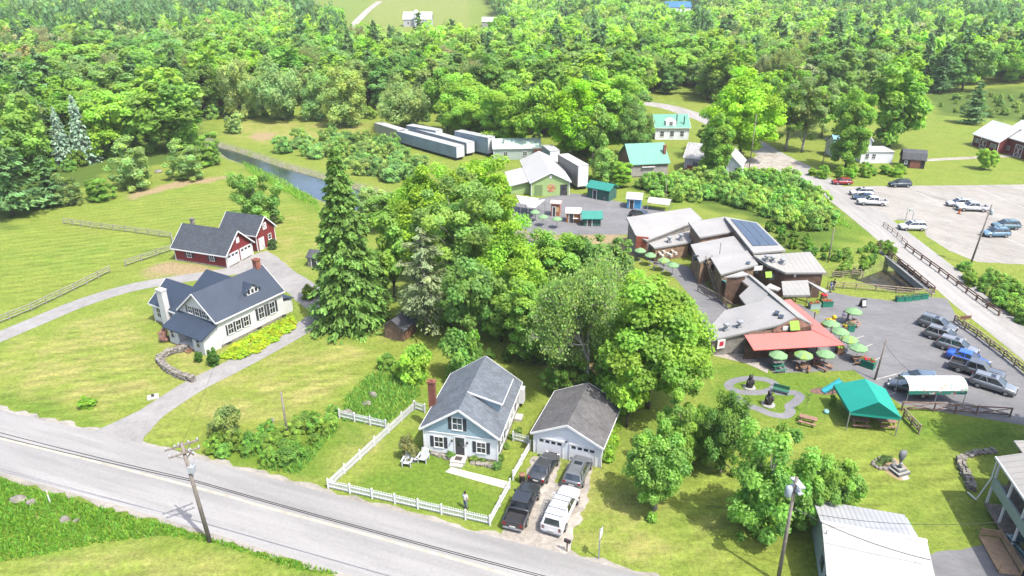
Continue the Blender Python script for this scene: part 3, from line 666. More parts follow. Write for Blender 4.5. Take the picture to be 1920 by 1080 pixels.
shrubs(12, [(1430, 425), (1500, 445), (1560, 470), (1545, 490), (1480, 470)], (1.4, 2.2), (.11, .21, .03), 'hedge_bush', 'dark clipped bush behind the solar roof', 'bushes behind the solar roof', sp=1.9, seed=10)
for bx, by, ty, w, tn, lb in [(775, 710, 632, 90, BRIGHT, 'bright green tall bush behind the cottage chimney'), (868, 712, 602, 105, (.15, .27, .06), 'tall leafy tree-bush right behind the cottage ridge'), (725, 690, 655, 45, MID, 'small bush between brown shed and cottage'), (768, 860, 808, 46, (.20, .20, .08), 'pinkish rhododendron beside the two lawn chairs'), (425, 815, 752, 75, (.16, .21, .06), 'loose upright shrub behind the roadside pole'),
        (309, 640, 610, 24, (.30, .17, .16), 'pink rhododendron beside the front chimney'), (512, 467, 443, 24, (.06, .11, .03), 'dark round shrub at the red barn corner'), (580, 560, 530, 36, (.14, .2, .02), 'low shrub behind the white house'), (165, 762, 742, 42, BRIGHT, 'flat bright shrub alone on the front lawn'), (1560, 760, 735, 16, MID, 'small shrub by the teal slide')]:
    tp('bush', bx, by, ty, w, tn, 'bush', lb, 'bush')
for bx, by, ty, w, lb in [(374, 678, 657, 19, 'small round clipped shrub by the porch'), (402, 685, 650, 27, 'pointed clipped shrub at the porch corner')]:
    tp('topiary', bx, by, ty, w, (.05, .12, .015), 'clipped_shrub', lb, 'bush')
shrubs(60, [(418, 670), (448, 674), (490, 655), (552, 615), (546, 600), (500, 620), (440, 650)], (.45, .65), (.33, .40, .03), 'ground_cover', 'yellow-green low plant in the bed along the white house', 'yellow plants along the white house', sp=.62, wr=(2.2, 3.0), seed=12)
shrubs(34, [(400, 228), (560, 218), (700, 228), (840, 240), (930, 262), (1040, 285), (1150, 318), (1150, 300), (1000, 262), (830, 225), (700, 213), (560, 204), (400, 212)], (2.5, 5.0), (.17, .27, .06), 'edge_bush', 'bush at the foot of the woods behind meadow and trailers', 'bushes at the foot of the woods', sp=3.5, seed=21)
shrubs(30, [(1740, 190), (1930, 172), (1930, 228), (1850, 220), (1770, 212)], (1.6, 3.4), (.18, .27, .07), 'meadow_bush', 'low bush in the scrubby meadow above the red barns', 'bushes of the scrubby meadow', sp=4, seed=22)
shrubs(24, [(0, 300), (60, 345), (140, 320), (200, 300), (310, 282), (390, 240), (300, 255), (100, 290)], (2.5, 5.0), MID, 'edge_bush', 'bush under the maples at the left woods edge', 'bushes under the left maples', sp=3.5, seed=23)
tree('maple', G(2062, 893), 24, 16, MID, 'maple_tree', 'maple outside the right edge shading the lawn by the log fence')
tp('sapling', 1510, 773, 735, 18, MID, 'sapling', 'thin staked sapling near the winding path')
# ---- woods
FLINE = [(-600, 480), (0, 345), (60, 330), (130, 300), (200, 285), (300, 262), (380, 232), (420, 200), (560, 200), (700, 205), (830, 215), (900, 225), (1000, 250), (1140, 270), (1165, 250), (1195, 190), (1240, 178), (1300, 180), (1340, 195), (1420, 190), (1560, 210), (1640, 200), (1720, 180), (1790, 172), (1850, 160), (2000, 160), (2500, 150)]
fx, fy = np.array([a for a, b in FLINE]), np.array([b for a, b in FLINE])
def woods():
    r = np.random.default_rng(77)
    pts = []; occ = {}
    y = 120.0
    def free(x, y, s):
        c = (int(x // 12), int(y // 12))
        for i in (-1, 0, 1):
            for j in (-1, 0, 1):
                for a, b in occ.get((c[0] + i, c[1] + j), ()):
                    if (a - x) ** 2 + (b - y) ** 2 < s * s: return False
        return True
    N = 60000; Y = 120 + 900 * r.random(N) ** .8; X = (r.random(N) * 2 - 1) * (Y * .80 + 25)
    for x, yy in zip(X, Y):
        z = float(hill(x, yy)); px, py = PXY((x, yy, z))
        if py > np.interp(px, fx, fy): continue
        if any(inpoly(np.array([x]), np.array([yy]), q)[0] for q in OPENW): continue
        s = 7.6 if yy < 420 else 9.5
        if free(x, yy, s): occ.setdefault((int(x // 12), int(yy // 12)), []).append((x, yy)); pts.append((x, yy, z, px, py))
    pts.sort(key=lambda p: p[1])
    cnt = {'deciduous_tree': 0, 'pine_tree': 0, 'pale_tree': 0}; far = []
    for i, (x, yy, z, px, py) in enumerate(pts):
        u = r.random(); nz = math.sin(x * .021 + 1.3) + math.sin(yy * .017 + x * .008)
        pc = (.12 if yy < 450 else .05) + (.30 if (px < 420 and py < 130) else 0) + (.25 if (560 < px < 760) else 0) + .08 * nz + (.12 if px > 1500 else 0)
        pp = .10 + (.22 if (0 < px < 330 and 100 < py < 200) else 0) + (.22 if 1270 < px < 1560 and py > 60 else 0)
        kind = 'pine_tree' if u < pc else ('pale_tree' if u < pc + pp else 'deciduous_tree')
        H = r.uniform(14, 22) * (1.12 if kind == 'pine_tree' else .86 if kind == 'pale_tree' else 1)
        if px > 1240 and px < 1330 and py > 170: H *= .75
        if kind == 'pine_tree': tn, key, W = jt(PINEC, .15), r.choice(['pine', 'pine2', 'pine', 'spruce2']), H * r.uniform(.48, .62)
        elif kind == 'pale_tree': tn, key, W = jt(r.choice([0, 1, 2]) == 0 and (.235, .24, .12) or (.20, .25, .09), .12), r.choice(['sparse', 'oakg']), H * r.uniform(.65, .8)
        else:
            tn = jt([BRIGHT, MID, (.15, .27, .04), DEEP, (.17, .25, .07), (.20, .32, .05)][int(r.integers(0, 6))], .14); key, W = r.choice(['oakf', 'oakg', 'oakh']), H * r.uniform(.72, .98)
        vis = -60 < px < 1980 and yy < 520
        if vis and cnt[kind] < (285 if kind == 'deciduous_tree' else 130 if kind == 'pine_tree' else 90):
            cnt[kind] += 1
            lb = {'pine_tree': 'dark blue-green pine in the woods beyond the river and village', 'pale_tree': 'pale thin-leaved tree in the woods beyond the village', 'deciduous_tree': 'leafy green tree in the woods beyond the river and village'}[kind]
            tree(key, (x, yy, z), H, W, tn, 'woodland_pine' if kind == 'pine_tree' else 'woodland_tree' if kind == 'deciduous_tree' else 'pale_woodland_tree', lb, 'tree', {'pine_tree': 'pines of the woods', 'pale_tree': 'pale trees of the woods', 'deciduous_tree': 'leafy trees of the woods'}[kind], flat=yy > 300)
        else: far.append((x, yy, z, H, W, tn, kind))
    # the rest of the woods reads as one mass
    lows = {}
    for k in range(3): Q, T, _ = broad(r, 1, 1, ls=.105, K=28, n=19, base=0.0, cr=(.28, .42), lump=.3); lows['d%d' % k] = (Q, T)
    for k in range(2): Q, T, _ = conifer(r, 1, .62, tiers=10, per=9, ls=.11, m=9, droop=.05, p=.5, z0=.08, ragged=.4, wid=.5); Q[..., 2] = Q[..., 2]; lows['p%d' % k] = (Q, T)
    QQ, TT = [], []
    for x, yy, z, H, W, tn, kind in far:
        Q, T = lows[('p%d' % r.integers(0, 2)) if kind == 'pine_tree' else 'd%d' % r.integers(0, 3)]
        a = r.uniform(0, 6.28); c, s = math.cos(a), math.sin(a)
        q = Q * np.array([W, W, H]); q = q @ np.array([[c, s, 0], [-s, c, 0], [0, 0, 1]]) + np.array([x, yy, z]); QQ.append(q); TT.append(T * np.array(tn))
    o = link('far_woods', quads_mesh('far_woods', np.concatenate(QQ), np.concatenate(TT), leaf_mat('far_leaves'))); o.color = (1, 1, 1, 1)
    tag(o, 'unbroken green woods on the hills behind', 'woods', None, 'stuff')
    print('WOODS', cnt, len(far), sum(len(q) for q in QQ))
woods()
# ---- tall grass along the near road (blades one cannot count)
def blades(name, polys, dens, h, tint, label, seed):
    r = np.random.default_rng(seed); QQ = []
    for poly in polys:
        w = PG(poly); x0, x1 = min(p.x for p in w), max(p.x for p in w); y0, y1 = min(p.y for p in w), max(p.y for p in w)
        n = int((x1 - x0) * (y1 - y0) * dens); x, y = r.uniform(x0, x1, n), r.uniform(y0, y1, n); k = inpoly(x, y, w); x, y = x[k], y[k]
        P = np.stack([x, y, np.zeros(len(x))], -1); a = r.uniform(0, 6.28, len(x)); t = np.stack([np.cos(a), np.sin(a), 0 * a], -1)
        patch = .6 + .5 * (np.sin(x * .8) * np.sin(y * .9 + 1) * .5 + .5)
        hh = (h * r.uniform(.5, 1.2, len(x)) * patch)[:, None]; ln = r.normal(size=(len(x), 3)) * .35; ln[:, 2] = 1; ww = .09
        QQ.append(np.stack([P - t * ww, P + t * ww, P + t * ww * .3 + ln * hh, P - t * ww * .3 + ln * hh], 1))
    Q = np.concatenate(QQ); n = len(Q); b = r.uniform(.7, 1.3, n); wv = r.uniform(-.2, .2, n)
    o = link(name, quads_mesh(name, Q, np.stack([b * (1 + wv), b, b * (1 - wv)], -1), LEAF)); o.color = (*tint, 1)
    tag(o, label, 'grass', None, 'stuff')
blades('tall_grass', [[(-30, 893), (0, 898), (130, 936), (330, 991), (480, 1034), (640, 1078), (560, 1070), (400, 1018), (300, 1005), (180, 1020), (60, 1045), (-40, 1058)]], 60, .36, (.125, .24, .03), 'tall bright grass on the verge below the near road', 5)
blades('weeds', [[(640, 790), (720, 800), (790, 740), (770, 690), (700, 700), (650, 740)], [(560, 890), (640, 800), (625, 795), (540, 860), (480, 880)]], 30, .55, (.14, .26, .05), 'tall weeds outside the picket fence', 6)
blades('meadow', [[(470, 325), (600, 395), (590, 372), (520, 332), (450, 302)], [(1440, 340), (1570, 400), (1600, 430), (1560, 420), (1480, 360)]], 9, .8, (.16, .29, .04), 'long grass on the river bank', 8)
# ================================================================ buildings
def clap(name, col, ps=1.25): return mat(name, col, .7, .07, .6, pat='boards', pscale=ps, pamt=.16, bump=.5)
SHUT = mat('dark_shutter', (.045, .05, .062), .6, .1, 3)
DOORM = mat('dark_door', (.06, .06, .065), .5, .15, 3)
BRICK = shingle('red_brick', (.30, .12, .085), .25)
STONE = mat('field_stone', (.24, .22, .19), .95, .45, 2.2, bump=.9)
DKMETAL = mat('dark_metal', (.05, .055, .06), .5, .2, 4)
STEEL = mat('galvanised_steel', (.42, .44, .46), .45, .12, 2, metal=.4)
WOOD = mat('weathered_wood', (.26, .21, .16), .9, .35, 2.5, bump=.6)
BROWNW = mat('brown_wood', (.22, .12, .07), .85, .35, 2.2, bump=.6)
class Bld:
    def __init__(s, name, label, cat, A, rz, group=None):
        s.root = thing(name, label, cat, (A[0], A[1], 0), rz, group); s.fr = {}
    def setface(s, L, D, x0=0, y0=0, key=''):
        for f, o, u, n in (('front', (x0, y0), (1, 0), (0, -1)), ('right', (x0 + L, y0), (0, 1), (1, 0)), ('back', (x0 + L, y0 + D), (-1, 0), (0, 1)), ('left', (x0, y0 + D), (0, -1), (-1, 0))):
            s.fr[key + f] = (Vector(o), Vector(u), Vector(n))
    def fb(s, b, face, u0, u1, o0, o1, z0, z1):
        o, u, n = s.fr[face]; a = o + u * u0 + n * o0; c = o + u * u1 + n * o1
        return b.bx(min(a.x, c.x), max(a.x, c.x), min(a.y, c.y), max(a.y, c.y), z0, z1)
    def gable(s, L, D, eave, ridge, axis, wm, rm, x0=0, y0=0, over=.35, t=.16, key='', z0=0, wname='wall', rname='roof', trim=None, found=None, rm2=None):
        s.setface(L, D, x0, y0, key); b = MB(); x1, y1 = x0 + L, y0 + D
        if axis == 'x':
            prof = [(y0, z0), (y1, z0), (y1, eave), ((y0 + y1) / 2, ridge), (y0, eave)]
            va = [(x0, a, z) for a, z in prof]; vb = [(x1, a, z) for a, z in prof]
        else:
            prof = [(x0, z0), (x1, z0), (x1, eave), ((x0 + x1) / 2, ridge), (x0, eave)]
            va = [(a, y0, z) for a, z in prof]; vb = [(a, y1, z) for a, z in prof]
        b.loft([va, vb]); w = b.build(wname, wm, s.root)
        sl = (ridge - eave) / ((D if axis == 'x' else L) / 2); r = MB(); e2 = eave - over * sl + t; rt = ridge + t
        if axis == 'x':
            ym = (y0 + y1) / 2
            for e in (y0 - over, y1 + over): r.slab([(x0 - over, e, e2), (x1 + over, e, e2), (x1 + over, ym, rt), (x0 - over, ym, rt)], t)
        else:
            xm = (x0 + x1) / 2
            for e in (x0 - over, x1 + over): r.slab([(e, y0 - over, e2), (e, y1 + over, e2), (xm, y1 + over, rt), (xm, y0 - over, rt)], t)
        ro = r.build(rname, rm, s.root)
        if trim:
            q = MB(); k = .1
            if axis == 'x':
                for xx in (x0 - over - .03, x1 + over + .03):
                    for e in (y0 - over, y1 + over): q.beam((xx, e, e2 - k), (xx, ym, rt - k), .05, .22)
                for e in (y0 - over - .03, y1 + over + .03): q.beam((x0 - over, e, e2 - k), (x1 + over, e, e2 - k), .05, .2)
            else:
                for yy in (y0 - over - .03, y1 + over + .03):
                    for e in (x0 - over, x1 + over): q.beam((e, yy, e2 - k), (xm, yy, rt - k), .05, .22)
                for e in (x0 - over - .03, x1 + over + .03): q.beam((e, y0 - over, e2 - k), (e, y1 + over, e2 - k), .05, .2)
            for cx, cy in ((x0, y0), (x1, y0), (x1, y1), (x0, y1)): q.bx(cx - .07, cx + .07, cy - .07, cy + .07, z0 + .01, eave)
            q.build('trim', trim, s.root)
        if found:
            f = MB(); f.bx(x0 - .05, x1 + .05, y0 - .05, y1 + .05, -.1, found); f.build('foundation', STONE, s.root)
        return w, ro
    def win(s, face, u, z, w=.85, h=1.3, shut=None, mull=True, fm=TRIM, sw=.36):
        b = MB(); t = .09
        for a, c, d, e in ((u - w / 2 - t, u + w / 2 + t, z - t, z), (u - w / 2 - t, u + w / 2 + t, z + h, z + h + t), (u - w / 2 - t, u - w / 2, z, z + h), (u + w / 2, u + w / 2 + t, z, z + h)): s.fb(b, face, a, c, -.02, .07, d, e)
        s.fb(b, face, u - w / 2 - t * 1.4, u + w / 2 + t * 1.4, .072, .11, z - t, z - t + .05)
        if mull: s.fb(b, face, u - w / 2, u + w / 2, 0, .055, z + h / 2 - .03, z + h / 2 + .03)
        if mull and w > .7: s.fb(b, face, u - .02, u + .02, 0, .05, z, z + h)
        f = b.build('window', fm, s.root)
        p = MB(); s.fb(p, face, u - w / 2, u + w / 2, .004, .03, z, z + h); p.build('pane', GLASS, f)
        if shut:
            for sd in (-1, 1):
                q = MB(); c = u + sd * (w / 2 + t + .02 + sw / 2)
                s.fb(q, face, c - sw / 2, c + sw / 2, .004, .05, z - .05, z + h + .05)
                for k in range(5): zz = z + h * (k + .5) / 5; s.fb(q, face, c - sw / 2 + .04, c + sw / 2 - .04, .052, .065, zz - .06, zz + .06)
                q.build('shutter', shut, s.root)
        return f
    def door(s, face, u, w=.95, h=2.1, m=DOORM, z=0, frame=TRIM, glass=True, lab=None):
        b = MB(); t = .12
        for a, c, d, e in ((u - w / 2 - t, u - w / 2, z, z + h + t), (u + w / 2, u + w / 2 + t, z, z + h + t), (u - w / 2, u + w / 2, z + h, z + h + t)): s.fb(b, face, a, c, -.02, .08, d, e)
        b.build('door_frame', frame, s.root)
        q = MB(); s.fb(q, face, u - w / 2 + .005, u + w / 2 - .005, .003, .05, z + .01, z + h - .01)
        d = q.build('door', m, s.root, label=lab)
        if glass: g = MB(); s.fb(g, face, u - w * .3, u + w * .3, .051, .062, z + h * .5, z + h * .9); g.build('pane', GLASS, d)
        k = MB(); s.fb(k, face, u + w * .36, u + w * .43, .051, .11, z + .95, z + 1.1); k.build('handle', STEEL, d)
        return d
    def garage(s, face, u, w=2.5, h=2.1, m=WHITE, n=4):
        b = MB(); t = .13
        for a, c, d, e in ((u - w / 2 - t, u - w / 2, 0, h + t), (u + w / 2, u + w / 2 + t, 0, h + t), (u - w / 2, u + w / 2, h, h + t)): s.fb(b, face, a, c, -.02, .09, d, e)
        b.build('door_frame', TRIM, s.root)
        q = MB()
        for i in range(4): s.fb(q, face, u - w / 2 + .01, u + w / 2 - .01, .003, .045, h * i / 4 + .012, h * (i + 1) / 4 - .006)
        s.fb(q, face, u - w / 2 + .01, u + w / 2 - .01, .001, .02, .01, h - .01)
        d = q.build('garage_door', m, s.root)
        for i in range(n):
            g = MB(); c = u - w / 2 + w * (i + .5) / n; s.fb(g, face, c - w / n * .34, c + w / n * .34, .046, .058, h * .79, h * .94); g.build('pane', GLASS, d)
        return d
    def chimney(s, x, y, z0, z1, w=.6, d=.6, m=None, label=None, parent=None):
        b = MB(); b.bx(x - w / 2, x + w / 2, y - d / 2, y + d / 2, z0, z1 - .18); b.bx(x - w / 2 - .07, x + w / 2 + .07, y - d / 2 - .07, y + d / 2 + .07, z1 - .18, z1); b.bx(x - w / 4, x + w / 4, y - d / 4, y + d / 4, z1, z1 + .12)
        return b.build('chimney', m or BRICK, parent or s.root, label=label)
    def part(s, name, m, fn, parent=None, label=None, smooth=False):
        b = MB(); fn(b); return b.build(name, m, parent or s.root, smooth, label)
# ---------------------------------------------------------------- 1 the cottage
CLW = clap('pale_blue_clapboard', (.82, .85, .86))
CLB = clap('blue_gable_clapboard', (.33, .46, .53))
SHG = shingle('grey_shingles', (.15, .172, .20), .16)
A = G(797, 848); b1 = G(931, 867)
c = Bld('cottage', 'pale blue clapboard cottage with dark shutters and grey shingle roof', 'house', A, ang(A, b1))
L, D, EV, RI = 7.6, 10.0, 3.2, 5.8
c.gable(L, D, EV, RI, 'y', CLW, SHG, over=.35, trim=TRIM, found=.3)
def gabf(b):
    zb = 2.75
    b.slab([(-.02, -.03, zb), (L + .02, -.03, zb), (L + .02, -.03, EV), (L / 2, -.03, RI - .05), (-.02, -.03, EV)], .02, (0, 1, 0))
c.part('gable', CLB, gabf)
c.part('gable_trim', TRIM, lambda b: b.bx(-.05, L + .05, -.075, -.035, 2.66, 2.76))
c.win('front', 1.55, .95, .85, 1.2, SHUT); c.win('front', 5.95, .95, .85, 1.2, SHUT); c.win('front', 3.55, 3.35, .95, 1.35, SHUT)
c.door('front', 3.75, .95, 2.1, z=.35)
for u in (2.95, 4.55):
    c.part('porch_lamp', DKMETAL, lambda b, u=u: b.lathe([(.02, 0), (.1, .05), (.12, .22), (.03, .3)], (u, -.16, 1.85), 8))
for k in range(4): c.win('right', 1.3 + k * 2.5, .95, .8, 1.25, SHUT if k != 2 else None)
c.win('left', 3, .95, .8, 1.25); c.win('left', 8, .95, .8, 1.25)
# shed dormer on the right slope
def rz_(x): return RI - (RI - EV) * abs(x - L / 2) / (L / 2)
dx0, dx1, dy0, dy1 = 4.3, 7.05, 3.2, 7.6; zt0, zt1 = 5.7, 4.95
c.part('dormer', CLB, lambda b: b.loft([[(dx0, y, rz_(dx0) - .1), (dx1, y, rz_(dx1) - .1), (dx1, y, zt1), (dx0, y, zt0)] for y in (dy0, dy1)]))
c.part('dormer_roof', SHG, lambda b: b.slab([(dx0 - .5, dy0 - .3, zt0 + .3), (dx0 - .5, dy1 + .3, zt0 + .3), (dx1 + .4, dy1 + .3, zt1 + .06), (dx1 + .4, dy0 - .3, zt1 + .06)], .13))
c.part('dormer_trim', TRIM, lambda b: (b.beam((dx0 - .5, dy0 - .32, zt0 + .22), (dx1 + .4, dy0 - .32, zt1 - .02), .05, .2), b.beam((dx1 + .42, dy0 - .3, zt1 - .02), (dx1 + .42, dy1 + .3, zt1 - .02), .05, .16)))
c.fr['dorm'] = (Vector((dx1, dy0)), Vector((0, 1)), Vector((1, 0)))
for u in (.9, 2.4, 3.9): c.win('dorm', u, zt1 - .78, .8, .62, None)
c.chimney(-.32, 3.9, 0, 6.1, .7, .55, label='slim brick chimney on the left wall')
c.part('stoop', CONC, lambda b: (b.bx(3.0, 4.5, -1.25, -.06, 0, .34), b.bx(3.1, 4.4, -1.65, -1.25, 0, .17)))
c.part('door_mat', mat('door_mat', (.07, .06, .055), .95, .2, 4), lambda b: b.bx(3.4, 4.1, -.95, -.35, .34, .365))
c.part('bay_window', WHITE, lambda b: b.bx(L + .002, L + .6, 9.9, 10.8, .6, 2.4))
c.part('cellar_hatch', CONC, lambda b: b.bx(L + .1, L + .9, 7.3, 8.4, 0, .3))
WALKP = PG([(835, 885), (846, 876), (952, 903), (946, 916)])
sheet('cottage_walk', WALKP, .012, CONC)
# ---------------------------------------------------------------- 2 garage
SHD = shingle('dark_grey_shingles', (.14, .137, .14), .18)
A = G(1001, 848); b1 = G(1114, 874)
c = Bld('garage', 'white two-door garage with a dark shingle roof beside the cottage', 'garage', A, ang(A, b1))
GW = clap('white_clapboard', (.85, .88, .92))
c.gable(6.9, 7.6, 2.55, 4.25, 'y', GW, SHD, over=.3, trim=TRIM)
c.garage('front', 1.75, 2.5, 2.0); c.garage('front', 5.1, 2.5, 2.0)
c.win('right', 3.5, 1, .8, 1.0); c.part('lamp', DKMETAL, lambda b: b.lathe([(.02, 0), (.14, .06), (.05, .2)], (3.42, -.16, 2.2), 8))
c.part('downspout', TRIM, lambda b: b.tube((7.0, -.06, .1), (7.0, -.06, 2.5), .05))
# ---------------------------------------------------------------- 3 white farmhouse on the left
MR = mat('dark_blue_metal_roof', (.034, .05, .08), .55, .12, .5, spec=.3, pat='seams', pscale=.8, pamt=.25, bump=.5, axis='X')
MRY = mat('dark_blue_metal_roof_cross', (.034, .05, .08), .55, .12, .5, spec=.3, pat='seams', pscale=.8, pamt=.25, bump=.5, axis='Y')
FW = clap('cream_clapboard', (.74, .75, .73))
A = G(320, 641); b1 = G(391, 665)
c = Bld('farmhouse', 'long white farmhouse with dark metal roofs and a shed-roofed front porch', 'house', A, rad(-31))
L, D = 7.1, 13.1
c.gable(L, D - 2.3, 4.0, 6.9, 'y', FW, MRY, y0=2.3, over=.35, trim=TRIM, found=.35)
c.setface(L, D, 0, 0, 'all')
# porch room under the shed roof
def pr(b):
    b.loft([[(x, 0, .02), (x, 2.3, .02), (x, 2.3, 3.35), (x, 0, 2.45)] for x in (0, 1.75)]); b.loft([[(x, 0, .02), (x, 2.3, .02), (x, 2.3, 3.35), (x, 0, 2.45)] for x in (5.05, L)])
    b.bx(1.76, 5.04, 2.2, 2.29, .02, 3.2); b.bx(1.76, 5.04, .02, .2, 2.1, 2.44); b.bx(1.76, 5.04, .02, 2.19, .0, .35)
c.part('porch', FW, pr)
c.part('porch_roof', MR, lambda b: b.slab([(-.4, -.5, 2.4), (L + .4, -.5, 2.4), (L + .4, 2.27, 3.62), (-.4, 2.27, 3.62)], .14))
c.part('porch_post', TRIM, lambda b: b.bx(1.76, 1.92, .02, .18, .35, 2.1)); c.part('porch_post', TRIM, lambda b: b.bx(4.86, 5.03, .02, .18, .35, 2.1))
c.fr['porchback'] = (Vector((0, 2.2)), Vector((1, 0)), Vector((0, -1)))
c.door('porchback', 4.2, .95, 2.0, mat('maroon_door', (.16, .03, .04), .5, .15, 2), z=.35, lab='maroon front door')
c.part('porch_step', BROWNW, lambda b: (b.bx(2.0, 4.8, -.45, -.02, 0, .3), b.bx(2.0, 4.8, -.85, -.45, 0, .17)))
c.win('allfront', .85, .9, .6, 1.2, None); c.win('allfront', 6.0, .9, .6, 1.2, None)
for u in (2.15, 3.55, 4.95): c.win('front', u, 3.85, .8, 1.05 if u == 3.55 else .95, None)
c.part('shutters', SHUT, lambda b: [c.fb(b, 'front', u - .13, u + .13, .005, .05, 3.8, 4.85) for u in (1.45, 2.85, 4.25, 5.62)])
for u in (4.2, 5.45, 6.7): c.win('allright', u, 1.35, .75, 1.35, SHUT, sw=.22)
for u in (9.3, 11.2): c.win('allright', u, 1.35, .85, 1.6, SHUT)
for u in (3.2, 8.2, 12.6): c.part('basement_window', DKMETAL, lambda b, u=u: c.fb(b, 'allright', u, u + .7, .055, .09, .02, .3))
# gabled dormer on the right slope
def zr(x): return 6.9 - 2.9 * abs(x - L / 2) / (L / 2)
yd = 9.2
c.part('dormer', FW, lambda b: b.loft([[(x, yd - 1.1, zr(6.1) - .05), (x, yd + 1.1, zr(6.1) - .05), (x, yd + 1.1, 5.3), (x, yd, 6.1), (x, yd - 1.1, 5.3)] for x in (6.1, 4.4)]))
c.part('dormer_roof', MR, lambda b: [b.slab([(6.35, yd + s * 1.35, 5.25), (4.2, yd + s * 1.35, 5.25), (4.2, yd, 6.32), (6.35, yd, 6.32)], .1) for s in (-1, 1)])
c.fr['dm'] = (Vector((6.1, yd - 1.1)), Vector((0, 1)), Vector((1, 0)))
for u in (.5, 1.1, 1.7): c.win('dm', u, 4.95, .4, .62, None, mull=False)
c.chimney(L / 2, D - .55, 6.2, 8.2, .75, .75, label='brick chimney on the back ridge')
# left wing with the white chimney, rear wing
c.gable(7.0, 6.0, 3.0, 5.3, 'x', FW, MR, x0=-7.0, y0=2.7, over=.35, trim=TRIM, key='w', wname='wing_wall', rname='wing_roof', found=.3)
c.win('wfront', 1.2, 1.0, .75, 1.4, None); c.win('wfront', 2.15, 1.0, .75, 1.4, None); c.win('wfront', 4.6, 1.1, .5, 1.1, SHUT, sw=.22); c.win('wleft', 3, 1.0, .9, 1.4, SHUT)
c.chimney(-3.6, 2.35, 0, 5.9, 1.15, .75, mat('white_brick', (.62, .62, .61), .8, .12, 3, bump=.5), label='white painted chimney on the wing front')
c.gable(6.2, 5.6, 2.8, 4.7, 'x', FW, MR, x0=-6.25, y0=8.75, over=.3, key='r', wname='rear_wall', rname='rear_roof')
c.part('rear_entry', FW, lambda b: b.bx(L - 2.4, L - .3, D + .02, D + 1.9, .02, 2.0)); c.part('entry_roof', MR, lambda b: b.slab([(L - 2.6, D + .03, 2.75), (L - .1, D + .03, 2.75), (L - .1, D + 2.2, 2.05), (L - 2.6, D + 2.2, 2.05)], .12))
# ---------------------------------------------------------------- 4 red garage and red barn
RED = clap('red_clapboard', (.24, .035, .04)); CHAR = shingle('charcoal_shingles', (.07, .082, .10), .12)
A = G(331, 488); b1 = G(425, 503)
c = Bld('red_garage', 'red garage with two white doors facing the driveway', 'garage', A, ang(A, b1))
c.gable(10.6, 6.4, 2.5, 5.4, 'x', RED, CHAR, over=.4, trim=TRIM, found=.25)
c.win('front', 3.0, 1.0, .8, .9, SHUT, sw=.4); c.win('front', 7.7, 1.0, .8, .9, SHUT, sw=.4)
c.garage('right', 1.6, 2.6, 2.1, n=3); c.garage('right', 4.8, 2.6, 2.1, n=3)
c.part('gable_sign', TRIM, lambda b: (c.fb(b, 'right', 2.85, 3.6, .03, .06, 3.35, 4.3)))
c.chimney(.3, 4.7, 2, 6.0, .55, .55, STONE)
A2 = G(484, 472); r2 = rad(-20)
c = Bld('red_barn', 'small red barn with a white X-braced door behind the red garage', 'barn', A2 - Vector((math.cos(r2), math.sin(r2), 0)) * 7.4, r2)
c.gable(7.4, 5.0, 3.2, 5.6, 'x', RED, CHAR, over=.35, trim=TRIM)
def xdoor(b, f, u, w, z0, z1, o=.03):
    for a, d in ((u - w / 2, z0), (u - w / 2, z1 - .14)): c.fb(b, f, a, a + w, o, o + .05, d, d + .14)
    for a in (u - w / 2, u + w / 2 - .14): c.fb(b, f, a, a + .14, o, o + .05, z0 + .14, z1 - .14)
    og, uu, nn = c.fr[f]
    for (ua, ub) in ((u - w / 2 + .1, u + w / 2 - .1), (u + w / 2 - .1, u - w / 2 + .1)):
        p = og + uu * ua + nn * (o + .075); q = og + uu * ub + nn * (o + .075); b.beam((p.x, p.y, z0 + .1), (q.x, q.y, z1 - .1), .04, .14)
c.part('barn_door', TRIM, lambda b: (c.fb(b, 'right', .5, 1.9, .004, .029, .03, 2.2), xdoor(b, 'right', 1.2, 1.4, .03, 2.2)))
c.part('loft_door', TRIM, lambda b: (xdoor(b, 'right', 2.5, 1.0, 3.3, 4.5), xdoor(b, 'right', 2.5, .96, 3.34, 4.46, .04)))
c.win('right', 3.5, 1.2, .7, .9)
# ---------------------------------------------------------------- sheds
SLATE = shingle('slate_shingles', (.10, .105, .115), .2)
A = G(722, 633); b1 = G(756, 641)
c = Bld('garden_shed', 'brown wooden garden shed with a dark shingled roof', 'shed', A, ang(A, b1))
c.gable(2.9, 3.2, 1.75, 2.9, 'y', mat('shed_boards', (.20, .13, .09), .9, .3, 2, pat='boards', pscale=1.0, axis='X', pamt=.4), SLATE, over=.25)
c.door('right', 1.4, 1.2, 1.6, BROWNW, glass=False, frame=BROWNW)
A = G(578, 500)
c = Bld('small_shed', 'small grey shed half hidden behind the tall spruce', 'shed', A, rad(-15))
c.gable(2.4, 2.6, 1.7, 2.5, 'x', mat('grey_boards', (.25, .24, .22), .9, .3, 2, pat='boards', pscale=1, axis='X'), SLATE, over=.2); c.door('front', 1.2, .9, 1.5, DOORM, glass=False)
